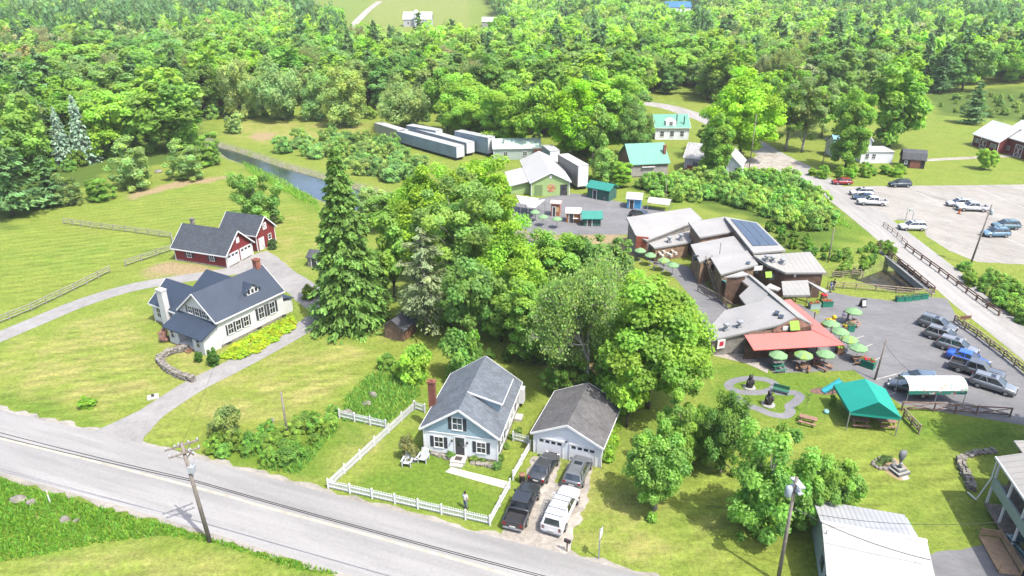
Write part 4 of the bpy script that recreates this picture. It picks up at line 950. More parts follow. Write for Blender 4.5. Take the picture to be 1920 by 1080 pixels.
# ---------------------------------------------------------------- roofs from outline: walls drop from the roof edge to the ground
def inset(pts, d):
    c0 = sum((Vector((p[0], p[1], 0)) for p in pts), Vector()) / len(pts)
    out = []
    for p in pts:
        v = Vector((p[0], p[1], 0)) - c0; k = max(.4, (v.length - d) / v.length); out.append((c0.x + v.x * k, c0.y + v.y * k, p[2]))
    return out
def plane_fix(pts):
    """least-squares plane so that an outline is truly flat"""
    P = np.array([tuple(p) for p in pts]); c0 = P.mean(0); q = P - c0
    a, *_ = np.linalg.lstsq(np.c_[q[:, :2], np.ones(len(q))], q[:, 2], rcond=None)
    return [Vector((p[0], p[1], float(np.dot(a, (*(p - c0)[:2], 1)) + c0[2]))) for p in P]
def mass(root, outl, wm, rm, t=.2, ins=.45, name='roof', wname='wall', z0=0.0, fascia=None):
    """outl: (px, py, z) list"""
    pts = plane_fix([G(a, b_, z) for a, b_, z in outl]); o = Vector(root.location); inv = Matrix.Rotation(-root.rotation_euler.z, 4, 'Z')
    pts = [inv @ (p - o) for p in pts]
    b = MB(); b.slab(pts, t); r = b.build(name, rm, root)
    if fascia:
        f = MB()
        for p, q in zip(pts, pts[1:] + pts[:1]): 
            d = (Vector(q) - Vector(p)); n = Vector((d.y, -d.x, 0)).normalized() * .03
            f.beam(Vector(p) - Vector((0, 0, .16)) + n, Vector(q) - Vector((0, 0, .16)) + n, .05, .3)
        f.build('fascia', fascia, root)
    if wm:
        w = inset(pts, ins); b = MB(); n = len(w)
        vs = [(p[0], p[1], z0) for p in w] + [(p[0], p[1], p[2] - t * .6) for p in w]
        b.add(vs, [tuple(range(n))[::-1], tuple(range(n, 2 * n))] + [(i, (i + 1) % n, n + (i + 1) % n, n + i) for i in range(n)])
        b.build(wname, wm, root)
    return pts
Z5 = lambda X, Y, z: (1160 + X / 3.485, 370 + Y / 3.485, z)
GREYR = mat('light_grey_roofing', (.33, .325, .315), .7, .10, .25, pat='seams', pscale=.55, pamt=.10, bump=.25, axis='X')
SEAMR = mat('standing_seam_roof', (.315, .31, .29), .5, .10, .3, pat='seams', pscale=.42, pamt=.3, bump=.6, axis='X')
WSH = mat('weathered_shingle_siding', (.30, .20, .13), .95, .45, 1.2, pat='boards', pscale=1.4, pamt=.3)
WGREY = mat('grey_board_siding', (.27, .25, .22), .95, .3, 1.5, pat='boards', pscale=1.2, pamt=.3, axis='X')
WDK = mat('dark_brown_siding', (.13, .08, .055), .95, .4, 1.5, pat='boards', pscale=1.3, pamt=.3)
CORAL = mat('coral_awning', (.58, .15, .13), .75, .06, .4, pat='seams', pscale=.5, pamt=.08, bump=.2, axis='X')
A = G(1330, 660)
c = Bld('restaurant', 'rambling wood-sided restaurant with many grey roofs and a coral awning', 'restaurant', A, rad(8)); R_ = c.root
def ms(l, *a, **k): return mass(R_, [Z5(*q) for q in l], *a, **k)
FAS = mat('grey_fascia', (.22, .215, .20), .8, .2, 2)
ms([(50, 130, 4.9), (470, 65, 5.4), (545, 145, 4.5), (182, 276, 3.7), (110, 252, 3.7)], WGREY, GREYR, fascia=FAS)
ms([(190, 290, 2.9), (470, 215, 3.1), (475, 290, 2.8), (232, 332, 2.6)], WSH, GREYR, fascia=FAS)
ms([(455, 162, 5.4), (700, 124, 5.9), (768, 220, 5.2), (530, 260, 4.8)], WSH, GREYR, fascia=FAS)
sol = ms([(690, 126, 6.2), (905, 163, 5.4), (1092, 345, 4.8), (880, 362, 5.6)], WSH, GREYR, fascia=FAS, t=.25)
ms([(470, 308, 4.3), (750, 252, 5.2), (858, 356, 4.9), (600, 388, 4.2), (528, 422, 3.9)], WSH, GREYR, fascia=FAS)
ms([(598, 392, 4.5), (840, 345, 5.3), (912, 440, 4.7), (668, 502, 4.0)], WSH, GREYR, fascia=FAS)
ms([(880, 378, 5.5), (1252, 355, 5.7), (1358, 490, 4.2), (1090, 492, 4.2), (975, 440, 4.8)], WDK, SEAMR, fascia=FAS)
ms([(880, 380, 5.4), (975, 440, 4.8), (1085, 488, 4.1), (912, 438, 4.3)], None, GREYR)
ms([(1064, 548, 3.4), (1236, 540, 3.4), (1252, 636, 2.7), (1075, 640, 2.7)], None, SEAMR, fascia=FAS)
ms([(1238, 541, 3.3), (1372, 612, 2.5), (1350, 622, 2.5), (1240, 560, 3.0)], None, SEAMR)
ms([(955, 590, 2.8), (990, 560, 3.3), (1066, 600, 2.7), (1040, 604, 2.7)], None, GREYR)
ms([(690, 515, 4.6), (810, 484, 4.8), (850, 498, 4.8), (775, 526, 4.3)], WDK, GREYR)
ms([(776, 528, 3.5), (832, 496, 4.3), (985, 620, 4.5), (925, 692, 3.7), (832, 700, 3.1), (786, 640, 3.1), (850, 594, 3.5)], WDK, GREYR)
ms([(925, 690, 3.7), (985, 618, 4.5), (1162, 775, 4.8), (1050, 838, 4.0), (600, 930, 2.4), (565, 880, 2.3), (692, 742, 2.8)], WGREY, GREYR, fascia=FAS)
ms([(832, 494, 4.4), (866, 506, 4.0), (1104, 688, 3.8), (1272, 836, 3.75), (1162, 776, 4.82)], None, SEAMR)
# gable board under the long ridge
gp = [G(*Z5(1010, 866, 0)[:2], 3.7), G(*Z5(1162, 790, 0)[:2], 4.85), G(*Z5(1258, 840, 0)[:2], 4.1), G(*Z5(1256, 872, 0)[:2], 3.4), G(*Z5(1010, 885, 0)[:2], 3.4)]
# awning: front and side slopes
Z6 = lambda X, Y, z: (1320 + X / 4, 560 + Y / 4, z)
mass(R_, [Z6(303, 272, 3.5), Z6(818, 240, 3.6), Z6(1056, 346, 2.5), Z6(374, 386, 2.4)], None, CORAL, t=.1, name='awning')
mass(R_, [Z6(818, 240, 3.62), Z6(602, 4, 3.5), Z6(648, 8, 2.6), Z6(1056, 346, 2.52)], None, CORAL, t=.1, name='awning')
inv = Matrix.Rotation(-R_.rotation_euler.z, 4, 'Z')
def RL(p): return inv @ (Vector(p) - Vector(R_.location))
for (x, y) in ((1350 + 75, 668), (1470, 667), (1530, 665), (1575, 660), (1556, 640), (1525, 612)):
    p = RL(G(x - 2, y + 3)); c.part('awning_post', WOOD, lambda b, p=p: b.tube((p.x, p.y, 0), (p.x, p.y, 2.5), .09, .09, 8))
# dining room walls set back under the awning
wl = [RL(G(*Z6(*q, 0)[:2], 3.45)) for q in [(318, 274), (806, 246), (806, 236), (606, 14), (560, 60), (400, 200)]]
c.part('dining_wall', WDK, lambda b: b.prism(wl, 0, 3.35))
# solar panels: three strips of cells on the sunny slope
SOL = None
def solar_mat():
    m = bpy.data.materials.new('solar_cells'); g = NT(m); cc = g.coord()
    br = g.n('ShaderNodeTexBrick'); g.l(cc, br.inputs['Vector']); br.inputs['Scale'].default_value = 1.0; br.offset = 0
    br.inputs['Color1'].default_value = (.035, .05, .075, 1); br.inputs['Color2'].default_value = (.03, .045, .07, 1); br.inputs['Mortar'].default_value = (.13, .15, .18, 1); br.inputs['Mortar Size'].default_value = .025; br.inputs['Brick Width'].default_value = 1; br.inputs['Row Height'].default_value = 1
    p = g.bsdf(br.outputs[0], .22, .6); g.l(p.outputs[0], g.o.inputs[0]); return m
SOL = solar_mat()
q0, q1, q2, q3 = [Vector(p) for p in sol]
def bil(u, v): return (q0.lerp(q1, u)).lerp(q3.lerp(q2, u), v) + Vector((0, 0, .1))
for k in range(3):
    u0, u1 = .14 + k * .265, .14 + k * .265 + .25
    c.part('solar_panel', SOL, lambda b: b.slab([bil(u0, .06), bil(u1, .06), bil(u1, .84 + .0 * k), bil(u0, .84)], .07))
# roof vents and skylights
def onroof(X, Y, z, f=Z5): return RL(G(*f(X, Y, 0)[:2], z))
for X, Y, z in ((965, 418, 5.0), (1005, 425, 4.9), (1068, 440, 4.7), (330, 292, 2.9), (405, 275, 3.0), (700, 868, 2.8), (787, 850, 3.1)):
    p = onroof(X, Y, z); c.part('roof_vent', STEEL, lambda b, p=p: (b.bx(p.x - .3, p.x + .3, p.y - .3, p.y + .3, p.z - .4, p.z + .3), b.lathe([(.2, .3), (.2, .7), (.42, .72), (.42, .95), (.1, 1.05)], p, 10)))
for X, Y, z in ((1033, 757, 4.4), (1062, 783, 4.3), (845, 432, 4.65)):
    p = onroof(X, Y, z); c.part('skylight', GLASS, lambda b, p=p: b.box(p, (.55, 1.0, .3), rad(-35)))
p = onroof(662, 350, 5.6); c.part('vent_pipe', STEEL, lambda b: b.tube(p - Vector((0, 0, .5)), p + Vector((0, 0, 1.3)), .07))
# gable end above the awning, awning sign, wall signs, windows
def gabpoly(b): b.slab([RL(v) for v in gp], .12, (0, 1, 0))
c.part('gable', mat('rust_brown_siding', (.19, .10, .07), .95, .45, 1.5, pat='boards', pscale=1.4, pamt=.4), gabpoly)
def plate(name, X, Y, z, w, h, m, rz=0, f=Z5, d=.08, parent=None, tilt=0, label=None):
    p = onroof(X, Y, z, f); M = Matrix.Rotation(rz, 3, 'Z') @ Matrix.Rotation(tilt, 3, 'X')
    return c.part(name, m, lambda b: b.box(p, (w, d, h), 0, M), parent=parent, label=label)
LIME = mat('lime_canvas', (.25, .42, .06), .8, .1, 2); SIGNW = mat('sign_white', (.70, .69, .66), .6, .06, 3); SIGNR = mat('sign_red', (.50, .03, .06), .6, .08, 3)
plate('window_awning', 1150, 838, 4.35, 1.25, 1.2, LIME, 0, tilt=rad(-35)); plate('window_awning', 980, 505, 4.0, 1.0, .9, LIME, 0, tilt=rad(-30))
plate('sign', 1090, 855, 3.95, .7, .55, SIGNW, 0, d=.1); plate('sign', 912, 463, 4.4, 1.3, .7, SIGNW, 0); plate('sign', 1178, 508, 3.6, 1.6, .5, SIGNW, 0, d=.12)
sg = plate('sign', 670, 958, 1.75, 1.15, 1.25, SIGNW, rad(12), label='white wall sign with a red square')
plate('sign_square', 670, 956, 1.78, .62, .66, SIGNR, rad(12), d=.14, parent=None)
RUST = mat('rust_red_boards', (.32, .085, .05), .9, .3, 2, pat='boards', pscale=1.2, axis='X')
plate('red_wall_panel', 152, 305, 2.6, 2.0, 2.6, RUST, rad(-22), d=.3)
PLATE = mat('pale_plate', (.6, .55, .46), .7, .1, 4)
for k, (X, Y) in enumerate([(268, 362), (295, 352), (322, 366), (350, 348), (372, 362), (340, 375), (285, 378)]): plate('wall_plate', X, Y + 4, 1.6 + (k % 3) * .25, .38, .36, PLATE, rad(8), d=.7)
for X, Y, z in ((1130, 868, 3.7), (900, 480, 3.6), (1000, 520, 3.4), (1290, 520, 3.0), (620, 455, 3.4), (560, 420, 3.6), (505, 395, 3.8)): plate('window', X, Y, z, .8, .8, GLASS, 0, d=.3)
# outside stair on the west side
def stair(b):
    a, e = onroof(585, 415, 3.6), onroof(668, 640, .2)
    for s in (-.5, .5):
        o = Vector((s, 0, 0)); b.beam(a + o, e + o, .07, .3); b.beam(a + o + Vector((0, 0, .9)), e + o + Vector((0, 0, .9)), .06, .08)
        for t in np.linspace(0, 1, 7): q = a.lerp(e, t) + o; b.tube(q, q + Vector((0, 0, .9)), .035)
    for t in np.linspace(.03, .97, 16): q = a.lerp(e, t); b.box(q, (1.0, .3, .05))
c.part('stair', WOOD, stair)
def slide_(b):
    a, e = onroof(690, 545, 3.0), onroof(745, 585, 1.6); b.beam(a, e, .9, .15); b.tube(onroof(705, 620, 0), onroof(700, 560, 2.8), .06)
c.part('teal_canopy', mat('teal_canvas', (.10, .42, .42), .7, .1, 1), slide_)
# porch posts
for X, Y in ((1080, 690), (1225, 700), (1150, 700), (1350, 660), (1250, 660)):
    p = RL(G(*Z5(X, Y, 0)[:2])); c.part('porch_post', WOOD, lambda b, p=p: b.tube((p.x, p.y, 0), (p.x, p.y, 2.8), .08))
# ---------------------------------------------------------------- green hall with its annex, lean-to
GRN = mat('green_metal_siding', (.36, .50, .20), .6, .08, .5, pat='boards', pscale=.8, pamt=.12, axis='X'); WROOF = mat('white_metal_roof', (.46, .455, .44), .5, .05, .4, pat='seams', pscale=.4, pamt=.08, axis='Y', bump=.3)
A = G(996, 368); b1 = G(1066, 366)
c = Bld('green_hall', 'pale green metal hall with a white roof and a round mural on its front', 'hall', A, ang(A, b1))
c.gable(8.3, 19, 3.1, 5.1, 'y', GRN, WROOF, over=.35, trim=TRIM)
c.part('roll_door', mat('green_roll_door', (.20, .29, .12), .6, .1, 1, pat='boards', pscale=1.5), lambda b: c.fb(b, 'front', .7, 2.4, .004, .05, .02, 2.5))
c.door('front', 7.1, 1.3, 2.3, DOORM, frame=DKMETAL)
c.part('clock', TRIM, lambda b: b.add(*(lambda m: (m.v, m.f))(MB().box((4.15, -.06, 4.2), (.5, .06, .7)))))
def mural_mat():
    m = bpy.data.materials.new('mural_paint'); g = NT(m); cc = g.coord(); v = g.n('ShaderNodeTexVoronoi'); v.inputs['Scale'].default_value = 3.2; g.l(cc, v.inputs['Vector'])
    r = g.n('ShaderNodeValToRGB'); g.l(g.n('ShaderNodeSeparateColor').outputs[0], r.inputs[0]) if False else None
    s = g.n('ShaderNodeSeparateColor'); g.l(v.outputs['Color'], s.inputs[0]); g.l(s.outputs[0], r.inputs[0])
    e = r.color_ramp.elements; e[0].color = (.35, .05, .03, 1); e[1].color = (.6, .45, .12, 1)
    for pos, cl_ in ((.3, (.55, .4, .3, 1)), (.5, (.25, .30, .08, 1)), (.7, (.5, .13, .06, 1))): x = e.new(pos); x.color = cl_
    p = g.bsdf(r.outputs[0], .7, .2); g.l(p.outputs[0], g.o.inputs[0]); return m
MUR = mural_mat()
c.part('mural', MUR, lambda b: b.slab([(4.35 + .95 * math.cos(t) * (1 + .08 * math.sin(5 * t)), -.05, 1.75 + .95 * math.sin(t) * (1 + .08 * math.sin(5 * t))) for t in np.linspace(0, 2 * PI, 25)[:-1]], .05, (0, 1, 0)))
c.part('lean_to', GRN, lambda b: b.loft([[(x, y, z) for x, z in ((-4.2, .02), (-.02, .02), (-.02, 2.75), (-4.2, 1.9))] for y in (2.0, 13)]))
c.part('lean_to_roof', WROOF, lambda b: b.slab([(-4.6, 1.4, 1.95), (-.03, 1.4, 3.0), (-.03, 13.4, 3.0), (-4.6, 13.4, 1.95)], .15))
A = G(926, 300); c = Bld('annex', 'low building with a pale green roof behind the green hall', 'shed', A, rad(4))
c.gable(12, 7, 3.0, 4.6, 'x', clap('sage_siding', (.42, .50, .44)), mat('pale_green_metal', (.42, .55, .47), .5, .06, .5, pat='seams', pscale=.5, axis='X', pamt=.1), over=.3, trim=TRIM); c.win('front', 3, 1, 1, 1); c.win('front', 8, 1, 1, 1)
c.part('roof_vent', STEEL, lambda b: b.lathe([(.15, 3.6), (.15, 4.6), (.3, 4.7), (.3, 4.9)], (2.6, 1.6, 0), 8))
# ---------------------------------------------------------------- trailers and containers
def trailer(name, a, b_, w, h, tint, label, roofc=(.42, .43, .44), ends=True):
    A, B = G(*a), G(*b_); L = (B - A).length; rz = ang(A, B); t = thing(name, label, 'trailer', A, rz)
    side = mat('ribbed_' + label[:12].replace(' ', '_'), tint, .6, .14, .4, pat='boards', pscale=.9, pamt=.2, axis='X')
    b = MB(); b.bx(0, L, 0, w, .75, h); b.build('box', side, t)
    b = MB(); b.bx(-.03, L + .03, -.03, w + .03, h, h + .08); b.build('roof', mat('trailer_roof%d' % int(roofc[0] * 100), roofc, .5, .06, .4), t)
    b = MB(); b.bx(L + .001, L + .06, .12, w / 2 - .02, .85, h - .12); b.build('door', WHITE, t); b = MB(); b.bx(L + .001, L + .06, w / 2 + .02, w - .12, .85, h - .12); b.build('door', WHITE, t)
    b = MB(); b.bx(.2, L - .2, .3, w - .3, .45, .74)
    for x in (.8, L * .45, L - .8): b.bx(x - .15, x + .15, .2, w - .2, 0, .45)
    b.build('chassis', DKMETAL, t); return t
trailer('trailer', (704, 254), (752, 270), 2.7, 3.6, (.34, .35, .26), 'cream ribbed trailer standing furthest left by the meadow')
trailer('trailer', (763, 263), (818, 274), 2.7, 4.2, (.25, .33, .37), 'short grey-blue trailer behind the long white pair')
trailer('trailer', (744, 270), (856, 302), 2.7, 3.6, (.25, .33, .37), 'long grey-blue trailer in front, nearest the willow bushes')
trailer('trailer', (772, 264), (875, 294), 2.7, 3.6, (.40, .42, .43), 'long white trailer side by side with the grey-blue one')
trailer('trailer', (853, 280), (915, 294), 2.7, 4.9, (.26, .34, .38), 'tall grey-blue trailer left of the annex roof')
trailer('trailer', (1045, 333), (1082, 357), 2.6, 5.5, (.24, .235, .215), 'tall grey container stack right of the green hall', (.5, .5, .48))
trailer('trailer', (1016, 305), (1030, 317), 2.6, 4.4, (.22, .28, .30), 'pale blue trailer behind the tall grey container')
trailer('container', (1001, 300), (1020, 303), 2.6, 2.8, (.32, .12, .06), 'rust brown container between hall and pale trailer', (.3, .13, .08))
# ---------------------------------------------------------------- booths of the back lot
TEAL = mat('teal_green_metal', (.03, .24, .19), .5, .08, .6, pat='seams', pscale=.7, axis='X', pamt=.1)
def booth(name, a, b_, D, ev, ri, axis, wm, rm, label, over=.25, cat='booth', door=True):
    A, B = G(*a), G(*b_); c = Bld(name, label, cat, A, ang(A, B)); L = (B - A).length
    c.gable(L, D, ev, ri, axis, wm, rm, over=over)
    if door: c.door('front', L * .35, min(.8, L * .3), min(1.9, ev - .15), DOORM, glass=False)
    return c, L
SALM = mat('salmon_boards', (.42, .17, .10), .85, .25, 2, pat='boards', pscale=1, axis='X'); ORW = mat('orange_wood', (.40, .16, .06), .85, .2, 2, pat='boards', pscale=1, axis='X'); DGREEN = mat('dark_green_boards', (.05, .14, .11), .8, .2, 2, pat='boards', pscale=1, axis='X'); BLUEB = mat('bright_blue_boards', (.05, .30, .55), .7, .1, 2, pat='boards', pscale=1, axis='X')
PINKR = mat('pinkish_roof', (.52, .40, .37), .7, .1, 1)
c, L = booth('ticket_booth', (1033, 405), (1049, 406), 1.8, 2.6, 2.75, 'x', SALM, PINKR, 'narrow salmon booth standing on the back lot'); c.part('menu_board', mat('pale_orange', (.6, .42, .2), .7, .1, 2), lambda b: c.fb(b, 'front', L * .55, L * .9, .01, .06, .9, 1.9))
c, L = booth('snack_booth', (1062, 417), (1087, 418), 2.0, 2.0, 2.6, 'x', ORW, mat('white_booth_roof', (.68, .62, .6), .6, .05, 1), 'orange booth with a white roof on the back lot'); c.part('counter', SIGNW, lambda b: c.fb(b, 'front', L * .5, L * .95, .01, .5, .9, 1.0))
c, L = booth('green_booth', (1094, 424), (1126, 424), 2.6, 1.7, 2.5, 'x', DGREEN, TEAL, 'small stall with a teal roof beside the orange booth', .4)
c, L = booth('green_shed', (1101, 370), (1141, 378), 3.4, 2.4, 3.3, 'x', DGREEN, TEAL, 'dark green shed with a teal roof by the tall container', .35)
c, L = booth('blue_hut', (1175, 391), (1200, 393), 3.2, 2.2, 2.9, 'x', BLUEB, mat('pale_metal', (.6, .63, .64), .5, .06, 1), 'bright blue hut with a pale metal roof at the back lot edge', .3)
# ---------------------------------------------------------------- houses up the lane
GMET = mat('seafoam_metal_roof', (.13, .34, .26), .5, .08, .4, pat='seams', pscale=.6, axis='X', pamt=.1)
A, B = G(1183, 333), G(1250, 330)
c = Bld('brown_house', 'brown house with a seafoam green metal roof and white bay window', 'house', A, ang(A, B)); L = (B - A).length
c.gable(L, 9.5, 3.4, 6.8, 'x', mat('brown_board_siding', (.24, .15, .10), .9, .3, 1, pat='boards', pscale=1, axis='X'), GMET, over=.5, found=.3); c.win('front', L * .45, .9, 2.6, 1.3, None); c.win('front', L * .12, .9, .7, 1.1); c.win('front', L * .8, .9, .7, 1.1)
c.part('ground_storey', mat('grey_stucco', (.36, .34, .31), .9, .2, 1), lambda b: b.bx(-.06, L + .06, -.12, .0, .31, 2.5)); c.part('bay_hood', TRIM, lambda b: b.bx(L * .45 - 1.6, L * .45 + 1.6, -.55, -.121, 2.4, 2.55)); c.chimney(L - .3, 2, 3, 6.9)
A, B = G(1228, 262), G(1290, 262)
c = Bld('green_roof_house', 'white house with green metal roof and dormer far up the lane', 'house', A, ang(A, B)); L = (B - A).length
c.gable(L, 9, 3.6, 6.3, 'x', GW, GMET, over=.4, trim=TRIM); 
for u in (.2, .5, .8): c.win('front', L * u, 1.0, 1.0, 1.4)
c.part('dormer', GW, lambda b: b.loft([[(L * .45 + s * 1.5, y, z) for s, z in ((-1, 3.7), (1, 3.7), (1, 5.2), (0, 5.9), (-1, 5.2))] for y in (.2, 3)])); c.fr['d'] = (Vector((L * .45 - 1.5, .2)), Vector((1, 0)), Vector((0, -1))); c.win('d', 1.5, 4.1, .8, .9)
c.part('roof_stack', DKMETAL, lambda b: (b.tube((L * .62, .8, 3.6), (L * .62, .8, 7), .16), b.tube((L * .85, .8, 3.6), (L * .85, .8, 6.6), .16)))
A, B = G(1282, 322), G(1388, 334)
c = Bld('grey_roof_house', 'white two-part house with grey roof and a red wooden deck', 'house', A, ang(A, B)); L = (B - A).length
RG = shingle('pale_grey_shingles', (.42, .42, .41), .1)
c.gable(L * .62, 8, 3.7, 6.2, 'x', clap('grey_white_siding', (.55, .56, .55)), RG, over=.4, trim=TRIM); c.win('left', 4, 1.2, .9, 1.3, SHUT); c.win('front', 3, 1.3, .9, 1.3, SHUT); c.win('front', 6, 1.3, .9, 1.3)
c.gable(L * .37, 6, 3.6, 5.8, 'y', GW, RG, x0=L * .62 + .05, y0=-2.0, over=.35, trim=TRIM, key='e', wname='wing_wall', rname='wing_roof'); c.win('efront', 1.5, 1.4, .7, 1.4); c.win('efront', 4.2, 1.4, .7, 1.4)
REDW = mat('red_deck_wood', (.30, .09, .06), .85, .2, 2)
def deck(b):
    b.bx(1.2, L * .6, -2.6, -.03, 1.3, 1.5)
    for x in np.linspace(1.3, L * .59, 5): b.bx(x - .07, x + .07, -2.55, -2.4, 0, 2.4)
    b.bx(1.2, L * .6, -2.58, -2.5, 2.3, 2.42); b.bx(1.2, L * .6, -2.58, -2.5, 1.7, 2.2); b.beam((1.2, -1.6, 1.4), (-1.6, -1.6, .1), 1.1, .2)
c.part('deck', REDW, deck)
BLUER = mat('blue_metal_roof', (.16, .33, .43), .45, .08, .5, pat='seams', pscale=.5, axis='X', pamt=.1)
A, B = G(1612, 306), G(1672, 306)
c = Bld('blue_roof_house', 'white house with a blue metal roof below the big roadside maples', 'house', A, ang(A, B)); L = (B - A).length
c.gable(L, 6, 2.8, 2.85, 'x', GW, WROOF, over=.2); c.gable(L * .55, 7, 5.0, 7.6, 'y', GW, BLUER, x0=-.5, y0=4.0, over=.35, key='t', trim=TRIM, wname='tall_wall', rname='tall_roof'); c.win('tfront', 1.4, 3.4, .8, 1.2); c.win('tfront', 3.4, 3.4, .8, 1.2); c.win('front', 1.5, 1.2, .8, 1.1); c.win('front', 3.2, 1.2, .8, 1.1)
c.gable(L * .5, 6, 3.4, 5.4, 'x', GW, BLUER, x0=-L * .55, y0=5, over=.35, key='v', wname='rear_wall', rname='rear_roof')
A, B = G(1690, 314), G(1732, 317)
c = Bld('black_shed', 'black gambrel garden shed beside the white house', 'shed', A, ang(A, B)); L = (B - A).length
BLK = mat('black_boards', (.045, .04, .04), .85, .2, 2, pat='boards', pscale=1, axis='X'); c.setface(L, 4)
c.part('wall', BLK, lambda b: b.loft([[(x, y, z) for y, z in ((0, .02), (4, .02), (4, 2.2), (3.2, 3.5), (2, 4.1), (.8, 3.5), (0, 2.2))] for x in (0, L)]))
pf = ((-.25, 2.15), (.7, 3.66), (2, 4.28), (3.3, 3.66), (4.25, 2.15)); 
c.part('roof', SLATE, lambda b: [b.slab([(-.25, a[0], a[1]), (L + .25, a[0], a[1]), (L + .25, d[0], d[1]), (-.25, d[0], d[1])], .1) for a, d in zip(pf, pf[1:])])
c.part('shed_door', mat('brown_panel', (.25, .10, .07), .8, .2, 2), lambda b: c.fb(b, 'front', L * .35, L * .8, .01, .06, .05, 1.9)); c.win('front', L * .15, 1, .5, .7)
# red barns on the right
RB = clap('barn_red', (.21, .045, .04)); WMR = mat('white_barn_roof', (.6, .61, .63), .5, .06, .4, pat='seams', pscale=.5, axis='X', pamt=.1)
for a, b_, D, ev, ri, lb in (((1822, 272), (1868, 288), 9, 3.2, 6.6, 'lower red barn with a white metal roof, nearer the meadow'), ((1870, 283), (1960, 312), 10, 4.4, 8.0, 'taller red barn with white crossed doors at the frame edge')):
    A, B = G(*a), G(*b_); c = Bld('red_cattle_barn', lb, 'barn', A, ang(A, B)); L = (B - A).length
    c.gable(L, D, ev, ri, 'x', RB, WMR, over=.4, trim=TRIM); c.part('barn_door', TRIM, lambda b: (xdoor(b, 'front', L * .42, 2.6, .05, min(3.2, ev - .2)), c.fb(b, 'front', L * .42 - .06, L * .42 + .06, .025, .075, .2, min(3.0, ev - .4)))); 
    for u in (.12, .2, .75, .88): c.win('front', L * u, 1.2, .8, .9)
# far farm
p = GH(782, 50); q = GH(918, 50); s_ = GH(1268, 38)
c = Bld('far_barn', 'white barn with silo on the distant field', 'barn', p - Vector((11, 0, 0)), 0); c.root.location.z = p.z
c.gable(23, 12, 6, 11, 'x', clap('far_white', (.5, .5, .5)), WMR, over=.5); c.win('front', 4, 2, 1.5, 1.5); c.win('front', 19, 2, 1.5, 1.5); c.part('silo', WHITE, lambda b: b.lathe([(2.2, 0), (2.2, 11), (1.6, 12.5), (.2, 13.2)], (11, -2.3, 0), 14))
c = Bld('far_shed', 'low grey-roofed farm shed on the distant field edge', 'shed', q - Vector((6, 0, 0)), 0); c.root.location.z = q.z; c.gable(14, 9, 4, 7, 'x', clap('far_grey', (.35, .35, .36)), WMR, over=.4); c.win('front', 5, 1.5, 1.4, 1.4)
c = Bld('far_blue_house', 'tiny house with a vivid blue roof far off in the trees', 'house', s_ - Vector((10, 0, 0)), 0); c.root.location.z = s_.z + 6; c.gable(22, 12, 5, 9, 'x', WHITE, mat('vivid_blue_roof', (.03, .15, .40), .5, .1, 1), over=.5, z0=-7); c.win('front', 5, 1.5, 1.4, 1.4)
# ---------------------------------------------------------------- bottom right: metal shop and porch house
CORR = mat('corrugated_white_roof', (.42, .43, .45), .5, .08, .5, pat='wave', pscale=.8, axis='X', pamt=.3, bump=.6)
FLATW = mat('bright_white_roof', (.42, .415, .40), .55, .09, .35, pat='seams', pscale=.5, axis='X', pamt=.12, bump=.3)
SH = mat('pale_blue_steel_siding', (.42, .50, .53), .6, .1, .5, pat='boards', pscale=1.2, pamt=.12, axis='Y')
A, B = G(1546, 980, 4.4), G(1733, 1013, 4.4)
c = Bld('metal_shop', 'pale blue metal shop with a bright white roof near the transformer pole', 'workshop', (A.x, A.y), ang(A, B)); R_ = c.root; inv = Matrix.Rotation(-R_.rotation_euler.z, 4, 'Z')
L = (B - A).length
def loc(p): return inv @ (Vector(p) - Vector(R_.location))
f0, f1 = loc(G(1547, 1080, 3.2)), loc(G(1739, 1092, 3.2)); k0, k1 = loc(G(1524, 936, 3.3)), loc(G(1696, 965, 3.3)); kk = loc(G(1708, 1004, 4.25))
fy = min(f0.y, f1.y) ; by = max(k0.y, k1.y)
c.part('roof', FLATW, lambda b: b.slab([(-.2, 0, 4.4), (L + .2, 0, 4.4), (L + .2, fy - 1.6, 3.0), (-.2, fy - 1.6, 3.0)], .15))
c.part('back_roof', CORR, lambda b: b.slab([(-.25, .02, 4.33), (kk.x, .02, 4.33), (k1.x, by, 3.3), (k0.x, by, 3.3)], .12))
c.part('wall', SH, lambda b: b.loft([[(x, y, z) for y, z in ((fy - 1.2, 0), (by - .3, 0), (by - .3, 3.25), (0, 4.2), (fy - 1.2, 2.95))] for x in (.15, L - .2)]))
c.part('ridge_cap', WHITE, lambda b: b.beam((-.2, 0, 4.42), (L + .2, 0, 4.42), .3, .06))
for i, yy in enumerate((fy * .35, fy * .8)): c.part('window', GLASS, lambda b: b.bx(.09, .155, yy - .45, yy + .45, 1.1, 2.1))
c.part('electric_meter', STEEL, lambda b: (b.bx(-.02, .145, -1.2, -.9, 1.2, 1.7), b.tube((.05, -1.05, 1.7), (.05, -1.05, 4.6), .04)))
SAGE = clap('sage_clapboard', (.36, .43, .38)); CROOF = mat('cream_metal_roof', (.34, .325, .30), .5, .07, .4, pat='seams', pscale=.42, axis='X', pamt=.35, bump=.6)
A, E = G(1872, 859, 5.6), G(1950, 972, 5.6)
rz = ang(A, E); c = Bld('porch_house', 'sage house with a cream metal roof and open wooden porch at the right edge', 'house', (A.x, A.y), rz); R_ = c.root; inv = Matrix.Rotation(-rz, 4, 'Z')
Lh = (E - A).length + 3
c.part('roof', CROOF, lambda b: b.slab([(-.2, -.1, 5.6), (Lh, -.1, 5.6), (Lh, 5, 7.4), (-.2, 5, 7.4)], .15)); c.part('fascia', TRIM, lambda b: b.bx(-.22, Lh, -.19, -.105, 5.42, 5.62))
